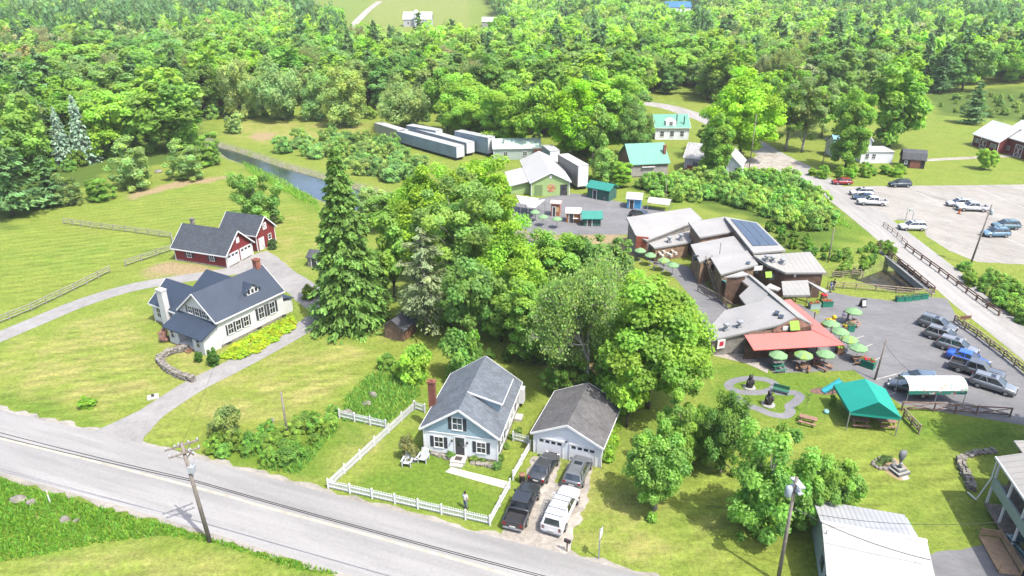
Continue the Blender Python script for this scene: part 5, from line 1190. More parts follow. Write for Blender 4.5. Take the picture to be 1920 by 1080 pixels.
c.part('wall', SAGE, lambda b: b.bx(.2, Lh, 2.4, 5, .02, 5.7)); c.part('porch_band', SAGE, lambda b: b.bx(.05, Lh, .1, .3, 2.6, 3.6))
for x in np.arange(.15, Lh - .1, 2.6): c.part('porch_post', TRIM, lambda b, x=x: b.bx(x - .08, x + .08, .12, .28, .8, 5.42))
c.part('porch_floor', WOOD, lambda b: (b.bx(.1, Lh, .05, 2.38, .55, .7), b.bx(.1, Lh, .3, 2.38, 2.7, 2.9)))
DECKW = mat('tan_deck_wood', (.42, .28, .17), .85, .2, 2)
c.part('porch_railing', DECKW, lambda b: (b.bx(4.05, 8.2, -1.75, -.1, .05, .2), [b.bx(x - .05, x + .05, y - .05, y + .05, .2, 1.15) for x, y in ((4.1, -1.7), (4.1, -.15), (6.1, -.15), (8.15, -.15), (8.15, -1.7))], b.bx(4.06, 4.14, -1.65, -.2, .95, 1.05), b.bx(4.06, 4.14, -1.65, -.2, .4, .85), b.bx(4.15, 8.1, -.19, -.11, .95, 1.05), b.bx(4.15, 8.1, -.18, -.12, .4, .85)))
c.part('inner_wall', BROWNW, lambda b: b.bx(.3, Lh, 2.3, 2.39, .71, 2.69))
c.fr['p'] = (Vector((0, 2.3)), Vector((1, 0)), Vector((0, -1)))
for u in (1.8, 4.4): c.win('p', u, 1.3, .9, 1.1)
c.part('downspout', TRIM, lambda b: b.path([(.05, -.05, 5.4), (.0, .0, 3.4), (-.6, -.3, .4), (-1.9, -.5, .15)], .07, 6))
c.part('upper_roof', CROOF, lambda b: b.slab([(-2.6, 2.2, 5.9), (-.3, 2.2, 5.9), (-.3, 7, 6.8), (-2.6, 7, 6.8)], .15)); c.part('upper_wall', BROWNW, lambda b: b.bx(-2.2, -.5, 2.7, 6.8, .02, 5.75))
# ================================================================ vehicles
def paint_mat():
    m = bpy.data.materials.new('car_paint'); g = NT(m); n = g.noise(g.coord(), 2, 3)
    p = g.bsdf(g.scale(g.objcol(), g.rng(n, .3, .7, .92, 1.05)), .32, .5, .15); p.inputs['Coat Weight'].default_value = .8; p.inputs['Coat Roughness'].default_value = .06
    g.l(p.outputs[0], g.o.inputs[0]); return m
PAINT = paint_mat(); RUB = mat('tyre_rubber', (.035, .035, .037), .85, .2, 5); RIM = mat('alloy_rim', (.45, .46, .47), .35, .1, 5, metal=.6)
LAMPM = mat('headlamp_glass', (.62, .64, .65), .15, .05, 3); TAIL = mat('tail_lamp_red', (.38, .02, .02), .25, .05, 3); BLKP = mat('black_plastic', (.03, .03, .032), .6, .15, 4); PLATEM = mat('number_plate', (.6, .6, .58), .5, .05, 4)
def pnt(o): o['paint'] = 1; return o
def make_car(kind):
    S = dict(sedan=(4.75, .91, 1.46, .94), suv=(4.7, .94, 1.70, 1.06), hatch=(4.3, .89, 1.5, .98), pickup=(5.8, 1.0, 1.88, 1.14), capped=(5.8, 1.0, 1.88, 1.14))[kind]
    Ln, w, hr, hb = S; h = Ln / 2; pk = kind in ('pickup', 'capped')
    t = thing('car', 'x', 'car'); b = MB()
    hood = hb - .05
    if kind == 'sedan': st = [(-h, .45, hb - .12, .86), (-h + .15, .3, hb + .04, .95), (-h + .8, .26, hb + .06, 1), (-.3, .25, hb, 1), (.9, .25, hood, 1), (h - .5, .26, hood - .14, .95), (h - .12, .3, hood - .26, .84), (h, .42, hood - .4, .7)]
    elif pk: st = [(-h + 1.75, .42, hb, 1), (-.6, .4, hb, 1), (.9, .4, hb, 1), (h - .5, .4, hb - .03, .98), (h - .1, .42, hb - .1, .93), (h, .5, hb - .3, .85)]
    else: st = [(-h, .5, hb - .15, .86), (-h + .1, .32, hb, .95), (-h + .6, .28, hb + .03, 1), (0, .27, hb, 1), (1.0, .27, hood, 1), (h - .45, .28, hood - .08, .96), (h - .1, .32, hood - .2, .86), (h, .45, hood - .38, .74)]
    rings = []
    for x, zb, zt, f in st:
        W_ = w * f; zm = zb + (zt - zb) * .55; hf = [(W_ * .86, zb), (W_ * .98, zb + .1), (W_, zm), (W_ * .97, zt - .09), (W_ * .90, zt - .015), (W_ * .5, zt + .02)]
        rings.append([(x, y, z) for y, z in hf] + [(x, -y, z) for y, z in hf[::-1]])
    b.loft(rings); body = pnt(b.build('body', PAINT, t, True))
    # cabin: glass frustum under a painted roof with pillars
    if kind == 'sedan': xb0, xr0, xr1, xb1 = -h + .75, -h + 1.35, .25, 1.15
    elif pk: xb0, xr0, xr1, xb1 = -h + 1.85, -h + 2.0, .55, 1.3
    elif kind == 'hatch': xb0, xr0, xr1, xb1 = -h + .12, -h + .6, .2, 1.2
    else: xb0, xr0, xr1, xb1 = -h + .1, -h + .45, .3, 1.2
    wb, wr = w * .90, w * .73; zr = hr - .07
    B = [(xb0, wb), (xb1, wb)]; g = MB()
    def fr(x0, x1, y, z): return [(x0, -y, z), (x1, -y, z), (x1, y, z), (x0, y, z)]
    g.loft([fr(xb0, xb1, wb, hb - .05), fr(xr0, xr1, wr, zr)]); g.build('windows', GLASS, t)
    r = MB(); r.loft([fr(xr0 - .06, xr1 + .06, wr + .02, zr - .02), fr(xr0 - .04, xr1 + .02, wr + .01, zr + .03), fr(xr0 + .12, xr1 - .15, wr - .14, hr)])
    for s in (-1, 1):
        for (x0, x1, ww) in ((xb0, xr0, .1), (xb1, xr1, .07), ((xb0 + xb1) * .5 - .05, (xr0 + xr1) * .5, .08)) + (() if pk else ((xb0 + .75, xr0 + .72, .1),)):
            r.beam((x0, s * (wb + .005), hb - .03), (x1, s * (wr + .008), zr), ww, .04)
    pnt(r.build('roof', PAINT, t, False))
    if kind == 'suv':
        q = MB()
        for s in (-1, 1): q.path([(xr0 + .1, s * (wr - .03), hr + .01), (xr0 + .15, s * (wr - .03), hr + .06), (xr1 - .2, s * (wr - .03), hr + .06), (xr1 - .15, s * (wr - .03), hr + .01)], .025, 5)
        q.build('roof_rail', BLKP, t)
        q = MB(); q.slab([(xr1 - .75, -.4, hr + .02), (xr1 - .15, -.4, hr - .005), (xr1 - .15, .4, hr - .005), (xr1 - .75, .4, hr + .02)], .03); q.build('sunroof', GLASS, t)
    if pk:
        q = MB(); x0, x1 = -h + .08, -h + 1.74
        for s in (-1, 1): q.bx(x0, x1, *sorted((s * w * .98, s * w * .88)), .5, hb + .02)
        q.bx(x0, x1, -w * .87, w * .87, .55, .72); q.bx(x1 - .06, x1, -w * .87, w * .87, .72, hb); pnt(q.build('bed', PAINT, t))
        q = MB(); q.bx(-h, -h + .075, -w * .96, w * .96, .5, hb); pnt(q.build('tailgate', PAINT, t))
        q = MB(); q.bx(x0 + .02, x1 - .08, -w * .85, w * .85, .722, .74); q.build('bed_liner', BLKP, t)
        if kind == 'capped':
            q = MB(); q.loft([fr(-h + .1, x1 + .1, w * .93, hb + .03), fr(-h + .32, x1 + .1, w * .76, hr - .02)]); pnt(q.build('bed_cap', PAINT, t))
            q = MB(); q.slab([(-h + .085, -w * .72, hb + .12), (-h + .085, w * .72, hb + .12), (-h + .265, w * .62, hr - .14), (-h + .265, -w * .62, hr - .14)], .03); q.build('cap_window', GLASS, t)
            q = MB()
            for x in (-h + .6, -h + 1.5, -.3, .35): q.bx(x - .03, x + .03, -w * .8, w * .8, hr + .06, hr + .12); q.bx(x - .03, x + .03, -w * .74, -w * .7, hr - .1, hr + .06); q.bx(x - .03, x + .03, w * .7, w * .74, hr - .1, hr + .06)
            for s in (-1, 1): q.tube((-h + .5, s * w * .76, hr + .1), (.5, s * w * .76, hr + .1), .03)
            q.build('roof_rack', STEEL, t)
    R_w = .40 if pk else .345; fx_ = h - (.95 if not pk else 1.0); rx_ = -h + (.95 if not pk else 1.15)
    for x in (fx_, rx_):
        for s in (-1, 1):
            q = MB(); prof = [(R_w * .62, -.115), (R_w * .95, -.11), (R_w, -.06), (R_w, .06), (R_w * .95, .11), (R_w * .62, .115)]
            tm = Matrix.Rotation(PI / 2, 3, 'X'); n0 = len(q.v); q.lathe(prof, (0, 0, 0), 16); q.v = [tuple(tm @ Vector(v) + Vector((x, s * (w - .085), R_w))) for v in q.v]; wh = q.build('wheel', RUB, t, True)
            q = MB(); q.lathe([(R_w * .6, -.122), (R_w * .6, .122)], (0, 0, 0), 12); q.lathe([(R_w * .2, .122), (R_w * .12, .14)], (0, 0, 0), 8); q.lathe([(R_w * .12, -.14), (R_w * .2, -.122)], (0, 0, 0), 8)
            q.v = [tuple(tm @ Vector(v) + Vector((x, s * (w - .085), R_w))) for v in q.v]; q.build('rim', RIM, wh)
    for s in (-1, 1):
        q = MB(); zz = hood - .3; q.box((h - .13, s * w * .68, zz), (.16, w * .32, .16), -s * .35); q.build('headlight', LAMPM, t)
        q = MB(); q.box((-h + .06, s * w * .76, hb - .16 if not pk else hb - .25), (.12, w * .24, .24 if not pk else .4)); q.build('taillight', TAIL, t)
        q = MB(); q.box((xb1 - .2, s * (w + .1), hb + .06), (.14, .2, .15)); pnt(q.build('mirror', PAINT, t))
    q = MB(); q.bx(h - .09, h + .04, -w * .72, w * .72, .36, .52); q.bx(-h - .05, -h + .1, -w * .86, w * .86, .38, .54); q.bx(-w, 0, -.01, .01, .3, .31); q.build('bumper', BLKP if not pk else STEEL, t)
    q = MB(); q.bx(h - .12, h + .02, -w * .5, w * .5, .55, hood - .28); q.build('grille', BLKP, t); q = MB(); q.bx(-h - .06, -h - .01, -.26, .26, .6, .73) ; q.build('number_plate', PLATEM, t)
    return t
CARP = {k: make_car(k) for k in ('sedan', 'suv', 'hatch', 'pickup', 'capped')}
USED = set()
def car(kind, col, rear, front, label, group=None, cat='car', name=None, s=1.0):
    a, b = G(*rear), G(*front); loc_ = (a + b) / 2; loc_.z = 0.02; rz = ang(a, b)
    pr = CARP[kind]
    if kind in USED: o = cp(pr, loc_, rz, label, group, scale=s, color=col)
    else:
        USED.add(kind); o = pr; o.location = loc_; o.rotation_euler = (0, 0, rz); o.scale = (s,) * 3; tag(o, label, None, group)
        for ch in o.children:
            if ch.get('paint'): ch.color = (*col, 1)
    o['category'] = cat; o.name = name or ('pickup_truck' if kind in ('pickup', 'capped') else 'parked_car')
    return o
BLK, WHT, GRY, SIL, DRK, BLU, NAV, TEALC, REDC = (.03, .032, .036), (.85, .85, .86), (.155, .17, .18), (.24, .25, .265), (.06, .065, .072), (.02, .12, .62), (.045, .10, .19), (.10, .22, .27), (.42, .02, .03)
car('pickup', BLK, (962, 996), (996, 922), 'black pickup with an open bed behind the dark car on the gravel drive', cat='pickup')
car('capped', WHT, (1034, 1004), (1070, 930), 'white pickup with capped bed and roof rack nearest the near road', cat='pickup')
car('sedan', (.05, .052, .055), (1004, 912), (1037, 858), 'dark sedan facing the left garage door')
car('suv', GRY, (1071, 920), (1096, 866), 'grey estate car with roof rails facing the right garage door')
LOTC = [('suv', GRY, (1728, 608), 'grey car at the far end of the angled row by the log fence'), ('suv', (.20, .205, .20), (1741, 630), 'silver-beige sport utility second in the angled row'), ('suv', SIL, (1765, 650), 'silver sport utility third in the angled row'), ('sedan', BLU, (1785, 671), 'vivid blue sedan in the angled row'), ('pickup', (.10, .11, .12), (1801, 694), 'dark grey pickup in the angled row'), ('suv', (.22, .24, .265), (1832, 721), 'silver car at the near end of the angled row')]
for k, col, p, lb in LOTC: car(k, col, p, (p[0] + 56, p[1] + 17), lb, cat='pickup' if k == 'pickup' else 'car')
car('hatch', (.12, .17, .22), (1748, 720), (1697, 716), 'slate blue hatchback parked behind the printed canopy')
car('sedan', DRK, (1722, 739), (1688, 730), 'black car half hidden beside the printed canopy')
car('suv', (.06, .14, .16), (1950, 1076), (1912, 1030), 'dark teal car cut by the right picture edge')
UP = [('hatch', REDC, (1597, 346), (1559, 345), 'red hatchback below the big roadside maple'), ('suv', (.03, .05, .075), (1706, 350), (1666, 350), 'dark sport utility alone at the grass edge of the upper lot'), ('suv', WHT, (1637, 367), (1592, 365), 'white sport utility, rearmost of the trio by the lane'), ('sedan', NAV, (1643, 376), (1597, 373), 'dark blue sedan between the white vehicles by the lane'), ('pickup', WHT, (1660, 385), (1608, 383), 'white pickup, front of the trio by the lane'),
      ('suv', (.75, .77, .78), (1819, 388), (1775, 386), 'white sport utility behind the white pickup and orange cone'), ('pickup', (.78, .79, .80), (1847, 396), (1795, 394), 'white pickup next to the orange cone'), ('suv', (.09, .19, .23), (1906, 429), (1862, 428), 'teal sport utility, rear of the pair right of the pole'), ('suv', (.14, .27, .38), (1889, 443), (1841, 443), 'steel blue sport utility, front of the pair right of the pole'), ('suv', (.82, .83, .84), (1731, 431), (1687, 430), 'white crossover by the grassy island')]
for k, col, a, b_, lb in UP: car(k, col, a, b_, lb, cat='pickup' if k == 'pickup' else 'car')
car('hatch', (.80, .78, .78), (1138, 378), (1136, 367), 'little white cart vehicle before the dark green shed', s=.75)
car('hatch', (.05, .05, .06), (1187, 405), (1214, 409), 'black car behind the restaurant back roof')
# ================================================================ fences
PICK = mat('white_picket_paint', (.72, .73, .74), .6, .06, 2)
def fence_path(pts): return [G(*p) for p in pts]
def picket(name, label, pts, h=1.0, post_gap=2.3, z=0):
    P = fence_path(pts); o = P[0]; t = thing(name, label, 'fence', o)
    for a, b_ in zip(P, P[1:]):
        d = b_ - a; L = d.length; n = max(1, round(L / post_gap)); u = d.normalized()
        for i in range(n + (1 if b_ == P[-1] else 0)):
            p = a + u * (L * i / n) - o; q = MB(); q.bx(p.x - .07, p.x + .07, p.y - .07, p.y + .07, 0, h + .12); q.lathe([(.1, h + .12), (.1, h + .16), (.02, h + .26)], (p.x, p.y, 0), 4); q.build('post', PICK, t)
        for i in range(n):
            q = MB(); s = a + u * (L * i / n + .09) - o; e = a + u * (L * (i + 1) / n - .09) - o
            for zz in (.28, .75): q.beam((s.x, s.y, zz), (e.x, e.y, zz), .04, .09)
            m = max(2, int((e - s).length / .155)); nv = Vector((-u.y, u.x, 0)) * .035
            for k in range(m):
                c_ = s.lerp(e, (k + .5) / m) + nv; q.box((c_.x, c_.y, .08 + h * .45), (.085, .022, h * .9), ang((0, 0), u)); q.lathe([(.05, h * .95 + .03), (.01, h + .05)], (c_.x, c_.y, 0), 4)
            q.build('picket_panel', PICK, t)
    return t
picket('picket_fence', 'white picket fence along the near road and driveway in front of the cottage', [(777, 768), (616, 916), (919, 985), (956, 916)])
picket('picket_fence', 'short white picket run between the cottage walk and garage', [(962, 900), (994, 843)])
picket('picket_fence', 'short white picket run from the weedy side plot to the long fence', [(637, 784), (724, 804)])
picket('picket_fence', 'white picket bit linking the long fence and the cottage wall', [(778, 768), (797, 774)])
picket('picket_fence', 'white picket bit between cottage and garage corner', [(962, 826), (990, 834)])
SPLIT = mat('grey_split_rail', (.29, .275, .24), .9, .3, 2.5, bump=.6); LOGW = mat('tan_log', (.34, .27, .19), .9, .3, 2.5, bump=.6); BRAIL = mat('brown_rail_wood', (.20, .13, .10), .85, .3, 2.5, bump=.6)
def rail(name, label, pts, h=1.2, gap=2.6, rails=(.35, .75, 1.1), m=SPLIT, r=.06, pr=.08, cross=False, z=0.0, square=False):
    P = fence_path(pts); o = P[0]; t = thing(name, label, 'fence', (o.x, o.y, z))
    for a, b_ in zip(P, P[1:]):
        d = b_ - a; L = d.length; n = max(1, round(L / gap)); u = d.normalized()
        for i in range(n + 1):
            if i == n and b_ != P[-1]: continue
            p = a + u * (L * i / n) - o; q = MB()
            if square: q.bx(p.x - pr, p.x + pr, p.y - pr, p.y + pr, -.1, h)
            else: q.tube((p.x, p.y, -.1), (p.x + RN.uniform(-.03, .03), p.y, h), pr, pr * .85, 7)
            q.build('post', m, t)
        for zz in rails:
            q = MB(); nv = Vector((-u.y, u.x, 0)) * pr * .8
            for i in range(n):
                s = a + u * (L * i / n) - o + nv; e = a + u * (L * (i + 1) / n) - o + nv; j = RN.uniform(-.04, .04)
                if square: q.beam((s.x, s.y, zz), (e.x, e.y, zz), .06, r * 2)
                else: q.tube((s.x, s.y, zz + j), (e.x, e.y, zz - j), r, r * .85, 6)
            q.build('rail', m, t)
        if cross:
            q = MB()
            for i in range(n):
                s = a + u * (L * i / n) - o; e = a + u * (L * (i + 1) / n) - o; q.tube((s.x, s.y, rails[0]), (e.x, e.y, rails[-1]), r * .7, r * .7, 5); q.tube((s.x, s.y, rails[-1]), (e.x, e.y, rails[0]), r * .7, r * .7, 5)
            q.build('brace', m, t)
    return t
rail('rail_fence', 'grey split-rail fence along the upper driveway, long leftmost run', [(-25, 618), (60, 583), (140, 545), (207, 511)], r=.075)
rail('rail_fence', 'grey split-rail fence between the gap and the red garage', [(236, 500), (322, 471)], r=.075)
rail('rail_fence', 'pale split-rail fence across the hay field behind the red garage', [(120, 420), (170, 427), (235, 435), (322, 447), (325, 466)], r=.07)
rail('bridge_rail', 'brown bridge railing on the creek side', [(1645, 466), (1700, 508), (1750, 550)], 1.1, 2.4, (.35, .7, 1.05), BRAIL, .07, .1, square=True)
rail('guard_rail', 'long brown guard rail on the far side of the road', [(1697, 465), (1760, 511), (1830, 563), (1872, 592)], .95, 2.6, (.5, .85), BRAIL, .09, .1, square=True)
rail('island_fence', 'low dark rail fence on the grassy island by the upper lot', [(1656, 424), (1672, 436), (1700, 462)], .9, 2.2, (.4, .8), BRAIL, .05, .07)
rail('log_fence', 'tan log fence between the angled cars and the road', [(1788, 604), (1830, 632), (1880, 670), (1945, 722)], 1.15, 2.2, (.3, .65, 1.05), LOGW, .09, .11, cross=True)
rail('creek_fence', 'light wooden rail fence between the lot and creek', [(1556, 540), (1605, 543), (1680, 550), (1746, 556)], 1.1, 2.4, (.35, .7, 1.05), LOGW, .07, .09)
rail('creek_deck_fence', 'small wooden rail around the creek overlook', [(1560, 522), (1612, 517), (1616, 526)], 1.1, 2.0, (.4, .75, 1.05), WOOD, .06, .08)
rail('walkway_fence', 'grey wooden fence on the slope beside the side walkway', [(1308, 546), (1345, 565), (1378, 588)], 1.2, 2.0, (.3, .6, .9, 1.15), WOOD, .06, .08)
rail('lawn_fence', 'log fence with crossed braces between lawn and lot', [(1690, 770), (1750, 772), (1830, 778), (1893, 782)], 1.2, 2.6, (.3, 1.1), BRAIL, .08, .1, cross=True)
rail('ramp_fence', 'short tan log fence running down beside the green canopy', [(1693, 783), (1722, 814)], 1.2, 1.4, (.3, .65, 1.05), LOGW, .08, .1, cross=True)
rail('lane_fence', 'grey board fence beside the gravel turnout', [(1385, 338), (1470, 340)], 1.6, 2.6, (.4, .8, 1.2, 1.5), WOOD, .1, .09)
# bridge deck edge
A, B = G(1650, 470), G(1752, 552)
t = thing('bridge_girder', 'grey bridge girder spanning the creek under the brown railing', 'bridge', A, ang(A, B)); Lb = (B - A).length
q = MB(); q.bx(0, Lb, -.35, -.05, -1.0, -.03); q.bx(0, Lb, -.45, .1, -.02, .12); q.build('girder', mat('grey_girder', (.30, .30, .29), .8, .2, 1), t); q = MB(); q.bx(-.8, .8, -.5, 5.6, -2.6, -1.02); q.bx(Lb - .8, Lb + .8, -.5, 5.6, -2.6, -1.02); q.build('abutment', STONE, t)
# ================================================================ poles and wires
POLEW = mat('pole_wood', (.23, .20, .175), .9, .3, 2, bump=.5); WIRE = mat('black_wire', (.02, .02, .022), .6, .1, 3); PORC = mat('grey_insulator', (.42, .45, .48), .4, .1, 4)
def pole(base, top, label, arms=(), trans=0, wires=0, dirv=0.0, lean=0, name='utility_pole', r=.16, mm=None):
    p = G(*base); h = HT(*base, top); t = thing(name, label, 'pole', p); q = MB(); lx, ly = lean if lean else (0, 0)
    q.tube((0, 0, -.3), (lx, ly, h), r, r * .68, 10); q.build('shaft', mm or POLEW, t, True)
    for zz, L, a in arms:
        q = MB(); M = Matrix.Rotation(a, 3, 'Z'); c_ = Vector((lx * zz / h, ly * zz / h, zz)); dv = M @ Vector((1, 0, 0)); nv = M @ Vector((0, 1, 0))
        q.beam(c_ - dv * L / 2 + nv * .2, c_ + dv * L / 2 + nv * .2, .12, .13)
        for s in (-1, 1): q.beam(c_ + dv * s * L * .3 + nv * .2, c_ - Vector((0, 0, .7)) + nv * .1, .04, .05)
        ar = q.build('crossarm', POLEW, t)
        for k in (-.46, -.2, .2, .46):
            q = MB(); e = c_ + dv * L * k + nv * .2; q.lathe([(.03, .06), (.07, .1), (.05, .16), (.08, .2), (.03, .28)], e, 8); q.build('insulator', PORC, ar)
    for k in range(trans):
        q = MB(); q.lathe([(.24, 0), (.28, .08), (.28, .8), (.2, .9), (.06, 1.0)], (lx * .8 + .42 * math.cos(dirv + k * 2.4), ly * .8 + .42 * math.sin(dirv + k * 2.4), h - 1.7), 12); q.build('transformer', mat('transformer_blue_grey', (.36, .42, .46), .5, .1, 2), t, True)
    return t, p, h
plt, pL, hL = pole((394, 1016), 830, 'weathered pole with two crossed arms beside the near road', [(10.0, 2.6, RD + .95), (9.5, 2.4, RD + .95 + PI), (9.55, 2.2, RD - .25)], lean=(-.5, 0), r=.19)
q = MB(); q.bx(-.4, .1, -.25, .25, hL - 2.9, hL - 2.3); q.lathe([(.12, 6.9), (.14, 7.5)], (-.3, .1, 0), 8); q.build('cutout_box', PORC, plt)
pole((541, 826), 735, 'bare grey pole standing in the roadside hedge clump', r=.13)
prt, pR, hR = pole((1458, 1092), 903, 'grey pole with a pale transformer by the metal shop', [], 1, dirv=PI, lean=(.05, .5), r=.17)
q = MB(); q.box((.2, .45, hR - .5), (.5, 1.3, .12), .2); q.box((.2, .45, hR - 1.1), (.4, 1.2, .12), .2); q.build('bracket', PORC, prt)
pole((1640, 712), 638, 'brown leaning pole at the restaurant patio corner', lean=(.5, .4), r=.13)
pole((1819, 497), 385, 'tall brown pole at the edge of the upper lot', [(9.3, 1.2, .3)], 1, lean=(1.0, .4))
pole((1552, 492), 428, 'grey pole behind the standing-seam roof', r=.12)
pole((1538, 402), 365, 'short dark post pole beside the lane', r=.11)
pole((1246, 385), 335, 'thin grey pole in the bushes behind the back lot', r=.1)
pole((1404, 320), 215, 'grey pole at the corner of the grey roofed house', r=.13)
pole((1541, 316), 255, 'grey pole below the roadside maples', [(7.2, 1.6, .8)], r=.13)
def wire(name, label, a, b_, sag, r=.028, n=14):
    a, b_ = Vector(a), Vector(b_); q = MB(); P = [a.lerp(b_, k / n) - Vector((0, 0, sag * 4 * (k / n) * (1 - k / n))) for k in range(n + 1)]; q.path(P, r, 5)
    return tag(q.build(name, WIRE), label, 'wire')
# the roadside cables run from pole to pole along the near road
u_ = (G(960, 1062, 6.3) - Vector((pL.x - .3, pL.y, 6.5))).normalized(); u_.z = 0
for k, (dz, off, lb) in enumerate([(6.55, 0, 'upper black cable running along the near road'), (6.25, .12, 'lower black cable running along the near road')]):
    c0 = Vector((pL.x - .3, pL.y + .15 + off, dz))
    l0 = G(-60, 795 + 8 * k, dz); wire('road_cable', lb + ', left span', (l0.x, l0.y, dz), c0, .15, .032)
    e = c0 + u_ * 60; wire('road_cable', lb + ', right span', c0, (e.x, e.y, dz), .5, .032, 24)
a = pL + Vector((-.5, 0, hL - .2)); far_p = Vector((-38, 95, 6.0)); wire('service_wire', 'thin wire from the crossed-arm pole to the farmhouse', a, far_p, .8, .012)
pt = pR + Vector((.05, .5, hR - 1.2))
wire('service_wire', 'thick wire from the transformer pole over the metal shop roof', pt - Vector((0, 0, 1.6)), G(1745, 1050, 4.6), .5, .03); wire('service_wire', 'second wire from the transformer pole toward the porch house', pt - Vector((0, 0, 1.9)), G(1885, 978, 4.2), .8, .02)
wire('service_wire', 'long thin wire from the transformer pole toward the cottage garage', pt - Vector((0, 0, 2.0)), G(1120, 872, 3.0), 1.6, .014)
wire('service_wire', 'thin wire from the upper lot pole down to the lane', G(1843, 392, 9), G(1545, 268, 7), 2, .02); wire('service_wire', 'thin wire dropping past the patio pole', G(1655, 640, 5.0), G(1745, 722, 4.5), .6, .016)
# ================================================================ canopies, umbrellas, tables
TEALT = mat('teal_canvas_roof', (.012, .33, .255), .65, .05, .5, bump=.1)
rl0, rl1 = G(1617, 702, 3.9), G(1648, 754, 3.9); el0, el1 = G(1563, 721, 2.3), G(1594, 773, 2.3)
t = thing('canopy_tent', 'big teal green canvas canopy over picnic tables on the lawn', 'canopy', (el1.x, el1.y, 0)); o = Vector((el1.x, el1.y, 0))
er0, er1 = el0 + (rl0 - el0) * 2, el1 + (rl1 - el1) * 2; er0.z = er1.z = 2.3
def tent(b):
    L0, L1, R0, R1, K0, K1 = [v - o for v in (el0, el1, er0, er1, rl0, rl1)]; d = (rl1 - rl0).normalized()
    K0 = K0 + d * .9; K1 = K1 - d * .9 * 0
    b.slab([L0, L1, K1, K0], .05); b.slab([R0, K0, K1, R1], .05); b.slab([L1, R1, K1], .05); b.slab([L0, K0, R0], .05)
    for p, q_ in ((L0, L1), (L1, R1), (R1, R0), (R0, L0)): b.slab([p - Vector((0, 0, .03)), q_ - Vector((0, 0, .03)), q_ - Vector((0, 0, .33)), p - Vector((0, 0, .33))], .03, (.5, .5, 0))
b = MB(); tent(b); b.build('canvas', TEALT, t)
for v in (el0, el1, er0, er1):
    for k in (0,):
        p = v - o; p = p * .97; q = MB(); q.tube((p.x, p.y, 0), (p.x, p.y, 2.25), .06); q.build('pole', STEEL, t)
PT = mat('picnic_wood', (.30, .18, .13), .85, .25, 2.5, bump=.4); PTG = mat('picnic_green', (.03, .16, .10), .7, .15, 2); PTT = mat('picnic_teal', (.08, .30, .28), .7, .12, 2)
def picnic(p, rz, label, m=PT, group=None, L=1.8):
    t = thing('picnic_table', label, 'picnic table', p, rz, group); q = MB()
    for k in range(4): q.bx(-L / 2, L / 2, -.36 + k * .185, -.36 + k * .185 + .165, .71, .76)
    q.build('tabletop', m, t)
    for s in (-1, 1):
        q = MB(); q.bx(-L / 2, L / 2, s * .72 - .13, s * .72 + .13, .42, .46); q.build('bench', m, t)
        q = MB(); x = s * L * .36; q.beam((x, -.68, .0), (x, -.2, .7), .09, .05); q.beam((x, .68, 0), (x, .2, .7), .09, .05); q.beam((x, -.8, .4), (x, .8, .4), .05, .09); q.build('leg', m, t)
    return t
picnic(G(1610, 797), -.14, 'brown picnic table at the near left corner under the canopy'); picnic(G(1661, 799), -.14, 'brown picnic table at the near right corner under the canopy')
picnic(G(1630, 780), -.14, 'picnic table deep in the shade under the canopy'); picnic(G(1514, 793), -.5, 'lone brown picnic table on open lawn left of the canopy')
UMG = mat('pale_green_canvas', (.19, .34, .16), .8, .06, 1.5, bump=.1); UMG2 = mat('lime_striped_canvas', (.24, .40, .09), .8, .1, 1.5, bump=.1)
def umbrella(p, label, h=2.35, r=1.35, m=(UMG, UMG), group=None):
    t = thing('umbrella', label, 'umbrella', p, RN.uniform(0, 1)); q = MB(); n = 8
    for i in range(n):
        a0, a1 = 2 * PI * i / n, 2 * PI * (i + 1) / n; q.mi = i % 2
        P0 = Vector((0, 0, h)); A1 = Vector((r * .5 * math.cos(a0), r * .5 * math.sin(a0), h - .17)); B1 = Vector((r * .5 * math.cos(a1), r * .5 * math.sin(a1), h - .17)); A2 = Vector((r * math.cos(a0), r * math.sin(a0), h - .5)); B2 = Vector((r * math.cos(a1), r * math.sin(a1), h - .5))
        q.slab([P0, A1, B1], .02); q.slab([A1, A2, B2, B1], .02); q.slab([A2, A2 - Vector((0, 0, .14)), B2 - Vector((0, 0, .14)), B2], .015, (-(A2 + B2).x * .3, -(A2 + B2).y * .3, 0))
    q.build('canopy', list(m), t); q = MB(); q.tube((0, 0, 0), (0, 0, h + .08), .03); q.lathe([(.25, 0), (.25, .06), (.06, .12)], (0, 0, 0), 10); q.build('pole', STEEL, t)
    return t
UMB = [((1455, 690), 'front patio, over the dark green table nearest the grey wall', (UMG, UMG), PTG), ((1502, 690), 'lime panelled one between the two front patio umbrellas', (UMG, UMG2), BROWNW), ((1543, 688), 'front patio, nearest the pole, pink flowers beneath', (UMG, UMG), PT),
    ((1604, 676), 'side row by the awning corner, nearest the patio pole', (UMG, UMG), BROWNW), ((1587, 660), 'side row, second from the awning corner', (UMG, UMG2), None), ((1571, 645), 'side row, third from the awning corner', (UMG, UMG), None), ((1554, 630), 'side row, beside the yellow floats', (UMG, UMG), None),
    ((1596, 606), 'alone on the open asphalt of the lot', (UMG, UMG), PT), ((1199, 489), 'walkway row, half hidden in the tree tops, left end', (UMG, UMG), None), ((1218, 498), 'walkway row, second from left', (UMG, UMG), None), ((1243, 508), 'walkway row, third from left', (UMG2, UMG), None), ((1260, 517), 'walkway row, right end, pale', (UMG, UMG), None),
    ((1003, 415), 'back lot, beside the white sail canopies', (UMG, UMG), None), ((1018, 424), 'back lot, below the salmon booth', (UMG, UMG), None), ((1044, 428), 'back lot, in front of the orange booth', (UMG, UMG), None)]
